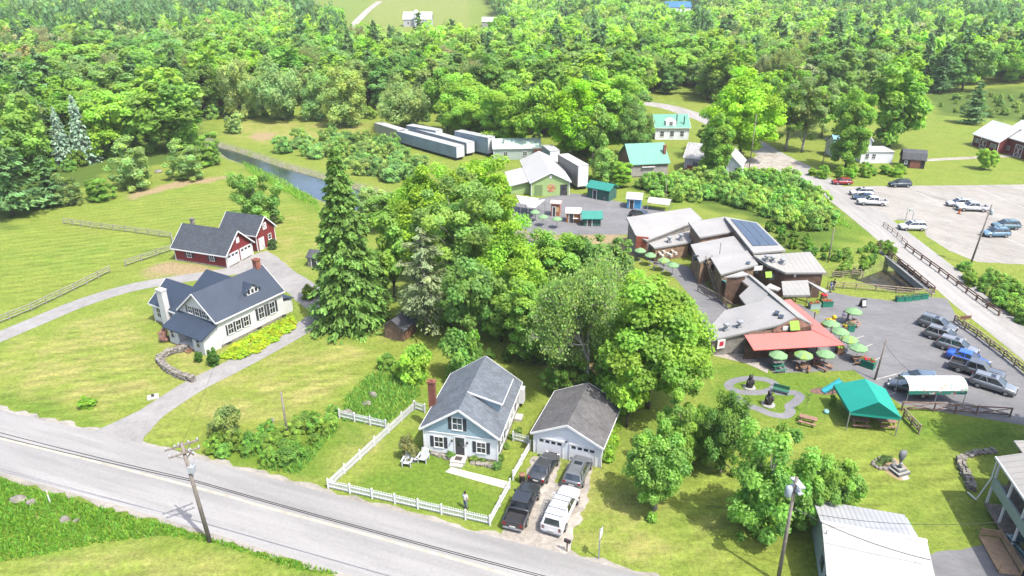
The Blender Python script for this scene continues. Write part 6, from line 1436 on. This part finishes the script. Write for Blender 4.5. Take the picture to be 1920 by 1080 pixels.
for i, (p, lb, m, tb) in enumerate(UMB):
    umbrella(G(*p), 'green umbrella: ' + lb, m=m, r=1.15 if i < 8 else 1.0)
    if tb: picnic(G(p[0] + 3, p[1] + 4), .2 + i, 'table under the green umbrella: ' + lb, tb, L=1.5)
# printed arched canopy over a cart
PRN = None
def print_mat(name, cols, sc):
    m = bpy.data.materials.new(name); g = NT(m); cc = g.coord(); n = g.noise(cc, sc, 3, .6); n2 = g.noise(cc, sc * 2.3, 3, .6)
    base = g.mix(g.rng(n, .57, .62, 0, 1), cols[0], cols[1]); base = g.mix(g.rng(n2, .60, .65, 0, 1), base, cols[2])
    p = g.bsdf(base, .6, .25); g.l(p.outputs[0], g.o.inputs[0]); return m
PRN = print_mat('printed_tarp', ((.68, .70, .67), (.30, .55, .38), (.55, .25, .16)), .7)
A, B = G(1697, 757), G(1806, 757); t = thing('printed_canopy', 'long white arched canopy with green and red print beside the lot', 'canopy', A, ang(A, B)); Lc = (B - A).length
q = MB(); pr = [(1.2 - 1.3 * math.cos(s), 1.75 + .95 * math.sin(s)) for s in np.linspace(0, PI, 9)]
for a_, c_ in zip(pr, pr[1:]): q.slab([(0, a_[0], a_[1]), (Lc, a_[0], a_[1]), (Lc, c_[0], c_[1]), (0, c_[0], c_[1])], .04)
q.build('tarp', PRN, t)
q = MB(); q.bx(.02, Lc - .02, -.12, -.09, 1.3, 1.76); q.build('valance', print_mat('printed_valance', ((.03, .22, .17), (.6, .6, .6), (.5, .05, .05)), 1.2), t)
for x in (.05, Lc * .5, Lc - .05):
    for y in (0, 2.4): q = MB(); q.tube((x, y, 0), (x, y, 1.78), .05); q.build('post', STEEL, t)
A, B = G(1213, 393), G(1254, 398); t = thing('printed_tent', 'low white arched tent with green hem behind the blue hut', 'canopy', A, ang(A, B)); Lc = (B - A).length; q = MB()
for a_, c_ in zip(pr, pr[1:]): q.slab([(0, a_[0], a_[1] * .85), (Lc, a_[0], a_[1] * .85), (Lc, c_[0], c_[1] * .85), (0, c_[0], c_[1] * .85)], .04)
q.build('tarp', PRN, t)
for x in (.05, Lc - .05):
    for y in (0, 2.4): q = MB(); q.tube((x, y, 0), (x, y, 1.5), .05); q.build('post', STEEL, t)
# white sails beside the green hall
SAIL = mat('white_sailcloth', (.74, .74, .74), .7, .04, 1)
for pts, lb in (([(968, 366), (1010, 372), (1000, 386), (976, 381)], 'white sail canopy nearest the green hall'), ([(985, 378), (1022, 374), (1004, 389), (990, 388)], 'white sail canopy on the back lot side')):
    P = [G(x, y, 2.6) for x, y in pts]; o = Vector((P[0].x, P[0].y, 0)); t = thing('sail_canopy', lb, 'canopy', o); q = MB(); c_ = sum(P, Vector()) / 4 + Vector((0, 0, .5))
    for a_, b_ in zip(P, P[1:] + P[:1]): q.slab([a_ - o, b_ - o, c_ - o], .03)
    q.build('cloth', SAIL, t)
    for p in P: q = MB(); q.tube((p.x - o.x, p.y - o.y, 0), p - o, .05); q.build('pole', STEEL, t)
# ================================================================ signs and small things
def board(name, label, base, w, h, z0, m, rz=0, posts=2, pm=WOOD, cat='sign', marks=None, d=.06):
    p = G(*base); t = thing(name, label, cat, p, rz); q = MB(); q.bx(-w / 2, w / 2, -d / 2, d / 2, z0, z0 + h); bd = q.build('panel', m, t)
    for k in range(posts): x = 0 if posts == 1 else (-w / 2 + .05 + k * (w - .1)); q = MB(); q.bx(x - .05, x + .05, d / 2 + .002, d / 2 + .1, 0, z0 + h + .1); q.build('post', pm, t)
    if marks:
        q = MB()
        for x, zz, ww, hh in marks: q.bx(x - ww / 2, x + ww / 2, -d / 2 - .012, -d / 2 - .002, z0 + zz - hh / 2, z0 + zz + hh / 2)
        q.build('lettering', DKMETAL, bd)
    return t
board('hanging_sign', 'dark wooden sign on posts beside the road and log fence', (1806, 612), 1.6, .55, 1.1, BROWNW, .1, 1, marks=[(-.3, .3, .5, .1), (.35, .3, .4, .1)])
p = G(1694, 415); t = board('parking_sign', 'white and green parking sign at the upper lot entrance', (1704, 414), 1.3, .8, 1.7, SIGNW, -.1, 2, STEEL, marks=[(-.35, .4, .1, .5), (-.2, .5, .25, .1), (.25, .35, .4, .08)])
board('road_sign', 'white road sign edge-on beside the near road', (1124, 1048), .75, .75, 2.4, SIGNW, 1.15, 1, STEEL)
p = G(1617, 575); t = thing('sandwich_board', 'black folding sandwich board alone on the lot', 'sign', p, .2); q = MB(); q.slab([(-.4, -.4, 0), (.4, -.4, 0), (.4, 0, 1.25), (-.4, 0, 1.25)], .04, (0, 1, 0)); q.build('front_panel', BLKP, t); q = MB(); q.slab([(-.4, .4, 0), (.4, .4, 0), (.4, .045, 1.25), (-.4, .045, 1.25)], .04, (0, 1, 0)); q.build('back_panel', BLKP, t); q = MB(); q.slab([(-.3, -.36, .25), (.3, -.36, .25), (.3, -.1, 1.05), (-.3, -.1, 1.05)], .02, (0, -1, 0)); q.build('poster', mat('pale_poster', (.5, .52, .5), .6, .1, 3), t)
PGRN = mat('planter_green', (.02, .20, .13), .7, .12, 2); SOIL = mat('flower_soil', (.08, .06, .04), .95, .3, 5)
r_ = np.random.default_rng(5)
def flowers(parent, x0, x1, y0, y1, z, n, cols, s=.16):
    P = np.stack([r_.uniform(x0, x1, n), r_.uniform(y0, y1, n), z + r_.uniform(0, .25, n)], -1); Q = cards(P, r_.normal(size=(n, 3)) * .4 + np.array([0, -.3, 1]), s, r_); c = np.array(cols)[r_.integers(0, len(cols), n)]
    o = link('flowers', quads_mesh('flowers', Q, c, LEAF), parent); o.color = (1, 1, 1, 1); return o
GL, RDF, YLF, PKF = (.10, .2, .03), (.5, .03, .05), (.6, .4, .02), (.5, .12, .3)
def planter(base, w, d, h, rz, label, m=PGRN, cols=(GL, GL, RDF), cat='planter', n=60):
    t = thing('planter', label, cat, G(*base), rz); q = MB(); q.bx(-w / 2, w / 2, -d / 2, d / 2, 0, h); q.bx(-w / 2 - .05, w / 2 + .05, -d / 2 - .05, d / 2 + .05, h, h + .06); q.build('box', m, t); q = MB(); q.bx(-w / 2 + .05, w / 2 - .05, -d / 2 + .05, d / 2 - .05, h + .061, h + .09); q.build('soil', SOIL, t); flowers(t, -w / 2, w / 2, -d / 2, d / 2, h + .1, n, cols); return t
for k, (x, y) in enumerate([(1686, 565), (1701, 564), (1716, 562), (1731, 560)]): planter((x, y), 1.15, .6, .75, .12, ['green planter box at the west end of the bridge row', 'green planter box second of the bridge row', 'green planter box third of the bridge row', 'green planter box at the bridge end of the row'][k], cols=(GL,), n=20)
planter((1526, 578), 1.5, .8, .8, .1, 'pale teal crate box in front of the porch', mat('pale_teal', (.35, .48, .45), .7, .1, 2)); planter((1549, 574), 1.6, .8, .8, .1, 'dark green planter with red flowers by the porch corner', cols=(RDF, GL)); planter((1593, 620), .9, .9, .9, 0, 'round-topped green bin near the yellow floats', cols=(GL,), n=10)
planter((1626, 688), 1.6, .8, .9, -.8, 'dark green planter by the patio corner pole', cols=(GL, RDF)); planter((1422, 668), .8, .8, .7, 0, 'wooden tub with yellow flowers under the awning corner', BROWNW, (YLF, (.6, .6, .6), GL)); planter((1480, 668), .8, .8, .7, 0, 'wooden tub with red flowers between the front umbrellas', BROWNW, (RDF, RDF, GL)); planter((1528, 684), .8, .8, .7, 0, 'wooden tub with pink flowers under the patio umbrella', BROWNW, (PKF, PKF, GL)); planter((1573, 662), .8, .8, .8, 0, 'wooden tub with lime leaves under the awning edge', BROWNW, ((.3, .45, .03), GL)); planter((1585, 620), .7, .7, .6, 0, 'wooden crate of oranges under the lone umbrella', PT, ((.6, .3, .02), GL))
planter((1543, 565), .7, .7, .9, 0, 'wooden tub with red plants beside the porch canopy', BROWNW, (RDF, RDF)); planter((1240, 329), 1.0, .8, .8, 0, 'tub of red flowers beside the brown house', BROWNW, (RDF, RDF, PKF)); planter((1263, 333), 1.2, .9, .8, 0, 'tub of pink flowers right of the brown house', BROWNW, (PKF, RDF))
YEL_ = mat('yellow_float', (.62, .42, .02), .45, .06, 2)
for k, (x, y, lb) in enumerate([(1548, 612, 'yellow rounded float toy, left of the two'), (1556, 606, 'yellow rounded float toy with raised head')]):
    t = thing('float_toy', lb, 'toy', G(x, y)); q = MB(); q.lathe([(.1, .1), (.5, .12), (.62, .4), (.5, .65), (.1, .72)], (0, 0, 0), 12, 1.2, .85); q.build('body', YEL_, t, True); q = MB(); q.lathe([(.05, .6), (.3, .75), (.34, 1.0), (.2, 1.22), (.02, 1.28)], (.45, 0, 0), 10); q.build('head', YEL_, t, True)
# statues in the path loops, sculpture, bench, slide
DST = mat('dark_bronze', (.035, .032, .035), .5, .2, 3); BASEM = mat('pale_base', (.32, .32, .29), .85, .15, 3)
for (x, y, lb, s) in ((1405, 727, 'dark standing carved figure inside the round path loop', 1.0), (1440, 759, 'dark carved figure inside the winding path', 1.05)):
    t = thing('statue', lb, 'statue', G(x, y)); t.scale = (s,) * 3
    q = MB(); q.lathe([(.38, 0), (.45, .4), (.42, .8), (.3, 1.1), (.2, 1.2)], (0, 0, .12), 12, 1, .8); q.lathe([(.05, 1.2), (.22, 1.28), (.26, 1.45), (.17, 1.62), (.04, 1.68)], (0, -.03, .1), 10); q.tube((-.38, -.05, 1.05), (-.3, -.4, .75), .13, .1, 8); q.tube((.38, -.05, 1.05), (.3, -.4, .75), .13, .1, 8); q.tube((.15, 0, 1.7), (.18, 0, 1.84), .08, .03, 6); q.tube((-.15, 0, 1.7), (-.18, 0, 1.84), .08, .03, 6); q.tube((0, -.2, 1.5), (0, -.4, 1.46), .1, .06, 8); q.build('figure', DST, t, True)
    q = MB(); q.lathe([(.75, -.02), (.75, .1), (.68, .13)], (0, 0, 0), 10); q.build('base', BASEM, t)
t = thing('sculpture', 'grey stone sculpture flaring upward on a stepped base in the lawn', 'sculpture', G(1684, 884), .35); GS = mat('grey_carved_stone', (.17, .18, .19), .8, .2, 2)
q = MB(); q.bx(-.75, .75, -.75, .75, 0, .28); q.bx(-.5, .5, -.5, .5, .28, .5); q.build('base', GS, t); q = MB(); q.bx(-.74, .74, -.74, .74, .281, .30); q.bx(-.45, .45, -.45, .45, .5, .56); q.build('cap', BASEM, t)
q = MB(); q.lathe([(.34, .56), (.14, .8), (.12, 1.05), (.22, 1.4), (.42, 1.75), (.46, 2.1), (.40, 2.4), (.15, 2.5)], (0, 0, 0), 12, .95, .6); q.build('figure', GS, t, True); q = MB(); q.lathe([(.2, .85), (.16, 1.1)], (0, -.1, 0), 8); q.build('ring', BASEM, t)
tag(sheet('sculpture_bed', rag(PG([(1636, 868), (1650, 856), (1676, 858), (1698, 872), (1706, 892), (1690, 902), (1660, 886)]), .1, .4), .0085, mat('tan_bed', (.33, .25, .14), .95, .3, 3)), kind='structure')
tag(sheet('paver_path', PG([(1684, 886), (1696, 885), (1706, 898), (1694, 901)]), .0125, CONC), kind='structure')
for k in range(13):
    a = k * 2 * PI / 13; p = G(1657 + 19 * math.cos(a), 870 + 10 * math.sin(a)); s = RN.uniform(.16, .3); q = MB(); q.lathe([(s * .7, -.02), (s, s * .35), (s * .75, s * .8), (s * .2, s * .95)], (0, 0, 0), 7, 1.2, RN.uniform(.7, 1)); o = q.build('bed_stone', STONE); o.location = p; o.rotation_euler = (0, 0, k); tag(o, 'grey stone in the ring round the sculpture flower bed', 'stone', 'stones round the flower bed')
for k in range(7): p = G(RN.uniform(1645, 1668), RN.uniform(862, 878)); tree('bush', p, RN.uniform(.4, .9), RN.uniform(.6, 1.0), jt((.12, .18, .06)), 'bed_plant', 'small leafy plant inside the stone ringed flower bed', 'bush', 'plants in the flower bed')
t = thing('garden_bench', 'green metal bench between the two path loops', 'bench', G(1463, 737), -.5); q = MB(); q.bx(-.9, .9, -.25, .25, .42, .48); q.build('seat', PTG, t); q = MB(); q.bx(-.9, .9, .26, .31, .5, .95); q.build('backrest', PTG, t)
for x in (-.75, .75): q = MB(); q.bx(x - .04, x + .04, -.22, .22, 0, .42); q.build('leg', PTG, t)
SLD = mat('teal_slide_plastic', (.05, .40, .46), .35, .05, 2); t = thing('slide', 'turquoise play slide on the mulch patch left of the canopy', 'slide', G(1543, 736), .25); q = MB(); q.slab([(0, -.3, .12), (2.2, -.3, 1.25), (2.2, .3, 1.25), (0, .3, .12)], .06); q.slab([(0, -.34, .3), (2.2, -.34, 1.45), (2.2, -.3, 1.45), (0, -.3, .3)], .25); q.slab([(0, .3, .3), (2.2, .3, 1.45), (2.2, .34, 1.45), (0, .34, .3)], .25); q.build('chute', SLD, t); q = MB(); 
for s in (-.28, .28): q.tube((2.2, s, 1.3), (2.7, s, 0), .04)
for k in range(4): q.tube((2.3 + k * .11, -.28, 1.05 - k * .28), (2.3 + k * .11, .28, 1.05 - k * .28), .03)
q.build('ladder', PTG, t)
t = thing('play_turtle', 'small pale turquoise play bucket on the canopy shadow edge', 'toy', G(1549, 774)); q = MB(); q.lathe([(.25, 0), (.34, .1), (.28, .3), (.1, .36)], (0, 0, 0), 10); q.build('bowl', mat('pale_turquoise', (.25, .55, .52), .5, .05, 2), t, True); q = MB(); q.path([(-.3, 0, .2), (-.2, 0, .5), (.2, 0, .5), (.3, 0, .2)], .02); q.build('handle', STEEL, t)
# stone walls
def stone_wall(name, label, pts, h, w, seed):
    P = [G(*q) for q in pts]; o = P[0]; r = random.Random(seed); b = MB()
    for a, c_ in zip(P, P[1:]):
        d = c_ - a; n = max(1, int(d.length / .42)); u = d.normalized(); v = Vector((-u.y, u.x, 0))
        for lay in range(max(1, int(h / .26))):
            for i in range(n):
                for sd in (-.5, .5):
                    p = a + u * ((i + r.random() * .6) * d.length / n) + v * sd * w * .55 + Vector((r.uniform(-.05, .05), 0, .12 + lay * .25)) - o; M = Matrix.Rotation(r.uniform(-.6, .6) + ang((0, 0), u), 3, 'Z') @ Matrix.Rotation(r.uniform(-.25, .25), 3, 'X')
                    sz = (r.uniform(.3, .55), r.uniform(.25, .42), r.uniform(.2, .32)); n0 = len(b.v); b.box(p, sz, 0, M)
                    b.v[n0:] = [tuple(Vector(q) + Vector((r.uniform(-.05, .05), r.uniform(-.05, .05), r.uniform(-.04, .04)))) for q in b.v[n0:]]
    ob = b.build(name, STONE); ob.location = o; return tag(ob, label, 'stone wall')
stone_wall('stone_wall', 'dry stone wall bending round the terrace before the farmhouse porch', [(352, 656), (318, 664), (297, 677), (312, 694), (338, 708), (366, 716)], .8, .6, 3)
stone_wall('stone_wall', 'rough stone edging of the shaded garden by the porch house', [(1800, 862), (1803, 878), (1815, 900), (1822, 922)], .55, .7, 4); stone_wall('stone_wall', 'low stone border behind the shaded garden', [(1802, 860), (1830, 850), (1868, 846)], .5, .6, 5)
stone_wall('stone_edging', 'low stone edging of the bed along the cottage front', [(808, 850), (840, 860), (866, 866)], .26, .3, 6); stone_wall('stone_edging', 'low stone edging right of the cottage steps', [(886, 868), (930, 878)], .26, .3, 7)
for k, (x, y, s) in enumerate([(34, 938, .85), (58, 944, .75), (123, 976, .6), (142, 978, .45), (700, 742, .9), (688, 758, .7), (508, 790, .6), (652, 776, 1.0), (297, 323, 1.3)]):
    q = MB(); r = random.Random(k); q.lathe([(s * .55, -.1), (s * .7, .12 * s), (s * .5, .4 * s), (s * .15, .5 * s)], (0, 0, 0), 9, r.uniform(.9, 1.5), r.uniform(.6, .9)); q.v = [tuple(Vector(v) + Vector((r.uniform(-.09, .09) * s, r.uniform(-.09, .09) * s, r.uniform(-.05, .05)))) for v in q.v]; o = q.build('boulder', STONE); o.location = G(x, y); o.rotation_euler = (0, 0, k * 1.3)
    tag(o, ['larger pale boulder in the tall verge grass at left', 'second pale boulder in the verge grass', 'grey boulder low in the verge grass', 'smallest boulder in the verge grass', 'grey boulder in the weeds above the picket side run', 'lower boulder in the weeds by the side plot', 'boulder on the lawn by the hedge pole', 'flat rock at the end of the side picket run', 'round stone heap by the river bush'][k], 'boulder')
# cottage yard: lawn chairs, table, person, mailbox, plants
CHW = mat('pale_grey_chair', (.55, .57, .60), .6, .06, 3)
def adir(p, rz, label):
    t = thing('lawn_chair', label, 'chair', p, rz); q = MB(); q.slab([(-.32, -.5, .42), (.32, -.5, .42), (.32, .12, .28), (-.32, .12, .28)], .04); q.build('seat', CHW, t)
    q = MB()
    for k in range(5): x = -.3 + k * .125; q.slab([(x, .12, .26), (x + .1, .12, .26), (x + .1 + (k - 2) * .02, .5, 1.05 - abs(k - 2) * .05), (x + (k - 2) * .02, .5, 1.05 - abs(k - 2) * .05)], .03, (0, 1, 0))
    q.build('backrest', CHW, t)
    for s in (-1, 1):
        q = MB(); q.bx(s * .4 - .07, s * .4 + .07, -.55, .3, .58, .62); q.build('armrest', CHW, t); q = MB(); q.bx(s * .37 - .03, s * .37 + .03, -.5, -.4, 0, .579); q.build('leg', CHW, t); q = MB(); q.bx(s * .37 - .03, s * .37 + .03, .2, .28, 0, .579); q.build('leg', CHW, t)
    return t
adir(G(765, 870), -.15, 'grey wooden lawn chair left of the small table').scale = (1.15,) * 3; adir(G(795, 863), -.25, 'grey wooden lawn chair nearer the cottage wall').scale = (1.15,) * 3
t = thing('side_table', 'small low table between the lawn chairs', 'table', G(780, 866)); q = MB(); q.lathe([(.28, .42), (.28, .46)], (0, 0, 0), 12); q.build('tabletop', CHW, t)
for k in range(3): q = MB(); q.tube((.2 * math.cos(k * 2.1), .2 * math.sin(k * 2.1), 0), (.15 * math.cos(k * 2.1), .15 * math.sin(k * 2.1), .42), .025); q.build('leg', CHW, t)
for k, (x, y, s) in enumerate([(806, 846, .7), (846, 858, .9), (888, 864, .8), (904, 866, .6), (932, 878, .9), (938, 862, .8), (950, 840, .7), (960, 823, .7), (972, 812, .8)]): tree('bush', G(x, y), s, s * 1.4, jt((.12, .20, .04), .2), 'border_plant', 'low plant in the border along the cottage walls', 'bush', 'plants along the cottage walls')
t = thing('mailbox', 'black mailbox on a post at the end of the gravel drive', 'mailbox', G(1063, 1034), 2.6); q = MB(); q.loft([[(x, y, z) for y, z in ((-.13, 1.05), (.13, 1.05), (.13, 1.22), (.07, 1.32), (-.07, 1.32), (-.13, 1.22))] for x in (-.28, .28)]); q.build('box', BLKP, t); q = MB(); q.bx(-.05, .05, -.05, .05, 0, 1.04); q.build('post', WOOD, t); q = MB(); q.bx(-.1, -.06, .135, .15, 1.2, 1.4); q.build('flag', SIGNR, t)
t = thing('utility_marker', 'white marker post in the verge grass at left', 'post', G(94, 942)); q = MB(); q.lathe([(.06, 0), (.06, 1.3), (.03, 1.36)], (0, 0, 0), 8); q.build('shaft', WHITE, t); q = MB(); q.lathe([(.065, 1.0), (.065, 1.15)], (0, 0, 0), 8); q.build('band', YEL_, t)
t = thing('well_cover', 'square concrete well cover alone on the farmhouse lawn', 'well cover', G(287, 745), .5); q = MB(); q.bx(-.6, .6, -.5, .5, 0, .14); q.build('slab', CONC, t); q = MB(); q.lathe([(.16, .14), (.16, .4), (.05, .46)], (0, 0, 0), 8); q.build('cap', DKMETAL, t)
t = thing('traffic_cone', 'orange traffic cone beside the white pickup in the upper lot', 'cone', G(1798, 401)); q = MB(); q.lathe([(.16, .05), (.04, .95)], (0, 0, 0), 10); q.build('body', mat('cone_orange', (.6, .12, .02), .6, .05, 3), t); q = MB(); q.bx(-.25, .25, -.25, .25, 0, .05); q.build('base', BLKP, t); t.scale = (1.3,) * 3
t = thing('trash_bin', 'dark bin standing between the picket fence and black pickup', 'bin', G(979, 905)); q = MB(); q.lathe([(.24, 0), (.3, .95)], (0, 0, 0), 12); q.build('body', BLKP, t); q = MB(); q.lathe([(.33, .95), (.33, 1.02), (.1, 1.08)], (0, 0, 0), 12); q.build('lid', BROWNW, t)
t = thing('ladder', 'silver ladder lying beside the white pickup', 'ladder', G(1018, 960), ang(G(1012, 985), G(1030, 925)))
q = MB(); q.bx(-1.7, 1.7, -.2, -.14, .05, .12); q.bx(-1.7, 1.7, .14, .2, .05, .12); q.build('side_rail', STEEL, t); q = MB(); [q.bx(x - .02, x + .02, -.139, .139, .07, .1) for x in np.linspace(-1.5, 1.5, 10)]; q.build('rungs', STEEL, t)
for k, (x, y, lb) in enumerate([(1552, 1052, 'propane tank'), ]): pass
# ================================================================ people
SKIN = mat('skin', (.45, .28, .20), .6, .05, 4); HAIR = mat('dark_hair', (.03, .025, .02), .7, .2, 8)
def skinned(name, chains, m, parent, sub=1):
    """one continuous surface grown round joined edges; chains: list of point lists [(x,y,z,r)], shared points join"""
    idx, vs, rs, es = {}, [], [], []
    for ch in chains:
        prev = None
        for x, y, z, r in ch:
            k = (round(x, 4), round(y, 4), round(z, 4))
            if k not in idx: idx[k] = len(vs); vs.append((x, y, z)); rs.append(r)
            if prev is not None and prev != idx[k]: es.append((prev, idx[k]))
            prev = idx[k]
    me = bpy.data.meshes.new(name); me.from_pydata(vs, es, []); o = link(name, me, parent)
    o.modifiers.new('skin', 'SKIN'); md = o.modifiers.new('sub', 'SUBSURF'); md.levels = md.render_levels = sub
    for i, r in enumerate(rs): me.skin_vertices[0].data[i].radius = (r, r)
    me.skin_vertices[0].data[0].use_root = True; me.materials.append(m); return o
def person(p, rz, label, shirt, trous, pose='stand', hs=1.0, hair=None):
    t = thing('person', label, 'person', p, rz); t.scale = (hs,) * 3
    L_ = {-1: ((.03, -.12), (-.05, .02)), 1: ((.02, .1), (.03, -.02))}
    body = [[(0, 0, .95, .135), (0, 0, 1.12, .13), (0, -.01, 1.32, .15), (0, 0, 1.44, .09), (0, .0, 1.52, .055), (0, -.02, 1.62, .085), (0, -.02, 1.72, .075)]]; sh = [[(0, 0, .93, .15), (0, 0, 1.12, .145), (0, -.01, 1.32, .165), (0, 0, 1.43, .10)]]; tr = [[(0, 0, 1.0, .145), (0, 0, .93, .15)]]
    for s in (-1, 1):
        kx = .02 * s; body.append([(0, 0, .95, .135), (s * .1, 0, .86, .085), (s * .11, -.03 * s, .48, .055), (s * .115, .03 * s, .09, .042), (s * .125, -.12 + .03 * s, .04, .038)])
        hand = (s * .30, -.22 - .06 * s, .93); body.append([(0, 0, 1.44, .09), (s * .18, 0, 1.41, .055), (s * .25, .03, 1.14, .042), (hand[0], hand[1], hand[2], .03), (hand[0] + .01 * s, hand[1] - .05, hand[2] - .06, .028)])
        hx, hy, hz = hand[0] + .01 * s, hand[1] - .05, hand[2] - .06
        for k in range(4): f = -.03 + .02 * k; l = (.07, .08, .075, .06)[k]; body.append([(hx, hy, hz, .028), (hx + f * .6, hy - .03, hz - .03, .009), (hx + f, hy - .05, hz - .03 - l * .5, .008), (hx + f, hy - .04, hz - .03 - l, .007)])
        body.append([(hx, hy, hz, .028), (hx - s * .035, hy - .01, hz - .01, .010), (hx - s * .045, hy - .03, hz - .05, .008)])
        sh.append([(0, 0, 1.43, .10), (s * .18, 0, 1.41, .07), (s * .225, .02, 1.22, .06)]); tr.append([(0, 0, .93, .15), (s * .1, 0, .86, .10), (s * .11, -.03 * s, .48, .072), (s * .115, .03 * s, .12, .062)])
    skinned('body', body, SKIN, t); skinned('shirt', sh, shirt, t); skinned('trousers', tr, trous, t)
    q = MB(); q.lathe([(.02, 1.83), (.07, 1.81), (.1, 1.76), (.105, 1.69), (.09, 1.64)], (0, .012, 0), 12); q.build('hair', hair or HAIR, t, True)
    q = MB(); q.lathe([(.004, -.012), (.014, 0), (.004, .02)], (0, -.108, 1.66), 6); q.build('nose', SKIN, t)
    for s in (-1, 1):
        q = MB(); q.lathe([(.003, -.008), (.01, 0), (.003, .008)], (s * .032, -.098, 1.695), 6); q.build('eye', HAIR, t); q = MB(); q.box((s * .092, 0, 1.67), (.02, .035, .055)); q.build('ear', SKIN, t)
        q = MB(); q.box((s * .12, -.07, .045), (.095, .27, .085)); q.build('shoe', BLKP, t)
    q = MB(); q.box((0, -.1, 1.615), (.05, .012, .012)); q.build('mouth', mat('lip', (.35, .14, .12), .6, .05, 4), t)
    return t
WSHIRT = mat('white_shirt', (.75, .75, .76), .8, .06, 6); JEANS = mat('faded_jeans', (.17, .22, .27), .85, .15, 6); BLUSH = mat('blue_shirt', (.06, .14, .35), .8, .1, 6); REDSH = mat('red_shirt', (.42, .05, .06), .8, .1, 6); DKSH = mat('dark_shirt', (.04, .045, .055), .8, .1, 6)
person(G(873, 954), 2.6, 'person in white shirt and faded jeans standing on the cottage lawn, seen from behind', WSHIRT, JEANS, hs=1.12)
for x, y, rz, sh, lb in [(1556, 548, .5, BLUSH, 'person in blue shirt by the creek rail'), (1562, 544, 2.0, DKSH, 'person in dark shirt beside the one in blue by the creek rail'), (1578, 606, 1.0, BLUSH, 'person in blue shirt under the lone umbrella'), (1588, 604, 3.8, DKSH, 'person in dark clothes under the lone umbrella'), (1226, 507, 1.0, DKSH, 'person in dark clothes among the walkway umbrellas'), (1534, 686, .3, REDSH, 'person in red shirt at the patio table near pink flowers')]:
    person(G(x, y), rz, lb, sh, JEANS, hs=1.05)
# ================================================================ camera, light
cam = bpy.data.cameras.new('camera'); co = bpy.data.objects.new('camera', cam); COL.objects.link(co)
cam.sensor_width = 36; cam.lens = 36 * FOC / 1920; cam.clip_end = 6000; cam.clip_start = .5
co.location = (0, 0, CAMH); co.rotation_euler = (PI / 2 - PITCH, 0, 0); SC.camera = co
W = bpy.data.worlds.new('World'); SC.world = W; W.use_nodes = True
wt = W.node_tree; bg = wt.nodes['Background']; sky = wt.nodes.new('ShaderNodeTexSky'); sky.sky_type = 'NISHITA'; sky.sun_disc = False
EL, AZ = rad(61), rad(135)
sky.sun_elevation = EL; sky.sun_rotation = AZ; sky.air_density = .8; sky.dust_density = 3.0; sky.ozone_density = .6
wt.links.new(sky.outputs[0], bg.inputs[0]); bg.inputs[1].default_value = .15
sun = bpy.data.lights.new('sun', 'SUN'); sun.energy = 2.7; sun.angle = rad(.53); sun.color = (1, .955, .88)
so = bpy.data.objects.new('sun', sun); COL.objects.link(so); so.location = (60, -60, 150)
dv = Vector((math.sin(AZ) * math.cos(EL), math.cos(AZ) * math.cos(EL), math.sin(EL)))
so.rotation_euler = (-dv).to_track_quat('-Z', 'Y').to_euler()
SC.view_settings.view_transform = 'Standard'; SC.view_settings.look = 'None'; SC.view_settings.exposure = 1.9; SC.view_settings.gamma = 1
SC.view_settings.use_curve_mapping = False
SC.cycles.max_bounces = 8; SC.cycles.diffuse_bounces = 6; SC.cycles.transmission_bounces = 6; SC.cycles.transparent_max_bounces = 4; SC.cycles.caustics_reflective = False; SC.cycles.caustics_refractive = False


# ---- thin summer air
hz = MB(); hz.bx(-1750, 1750, -60, 3450, -5, 80); hm = bpy.data.materials.new('haze_air'); g = NT(hm); v_ = g.n('ShaderNodeVolumePrincipled')
v_.inputs['Color'].default_value = (.95, .97, 1, 1); v_.inputs['Density'].default_value = .00009; g.l(v_.outputs[0], g.o.inputs['Volume'])
tag(hz.build('haze', hm), 'thin bright summer haze over the valley', None, None, 'stuff')
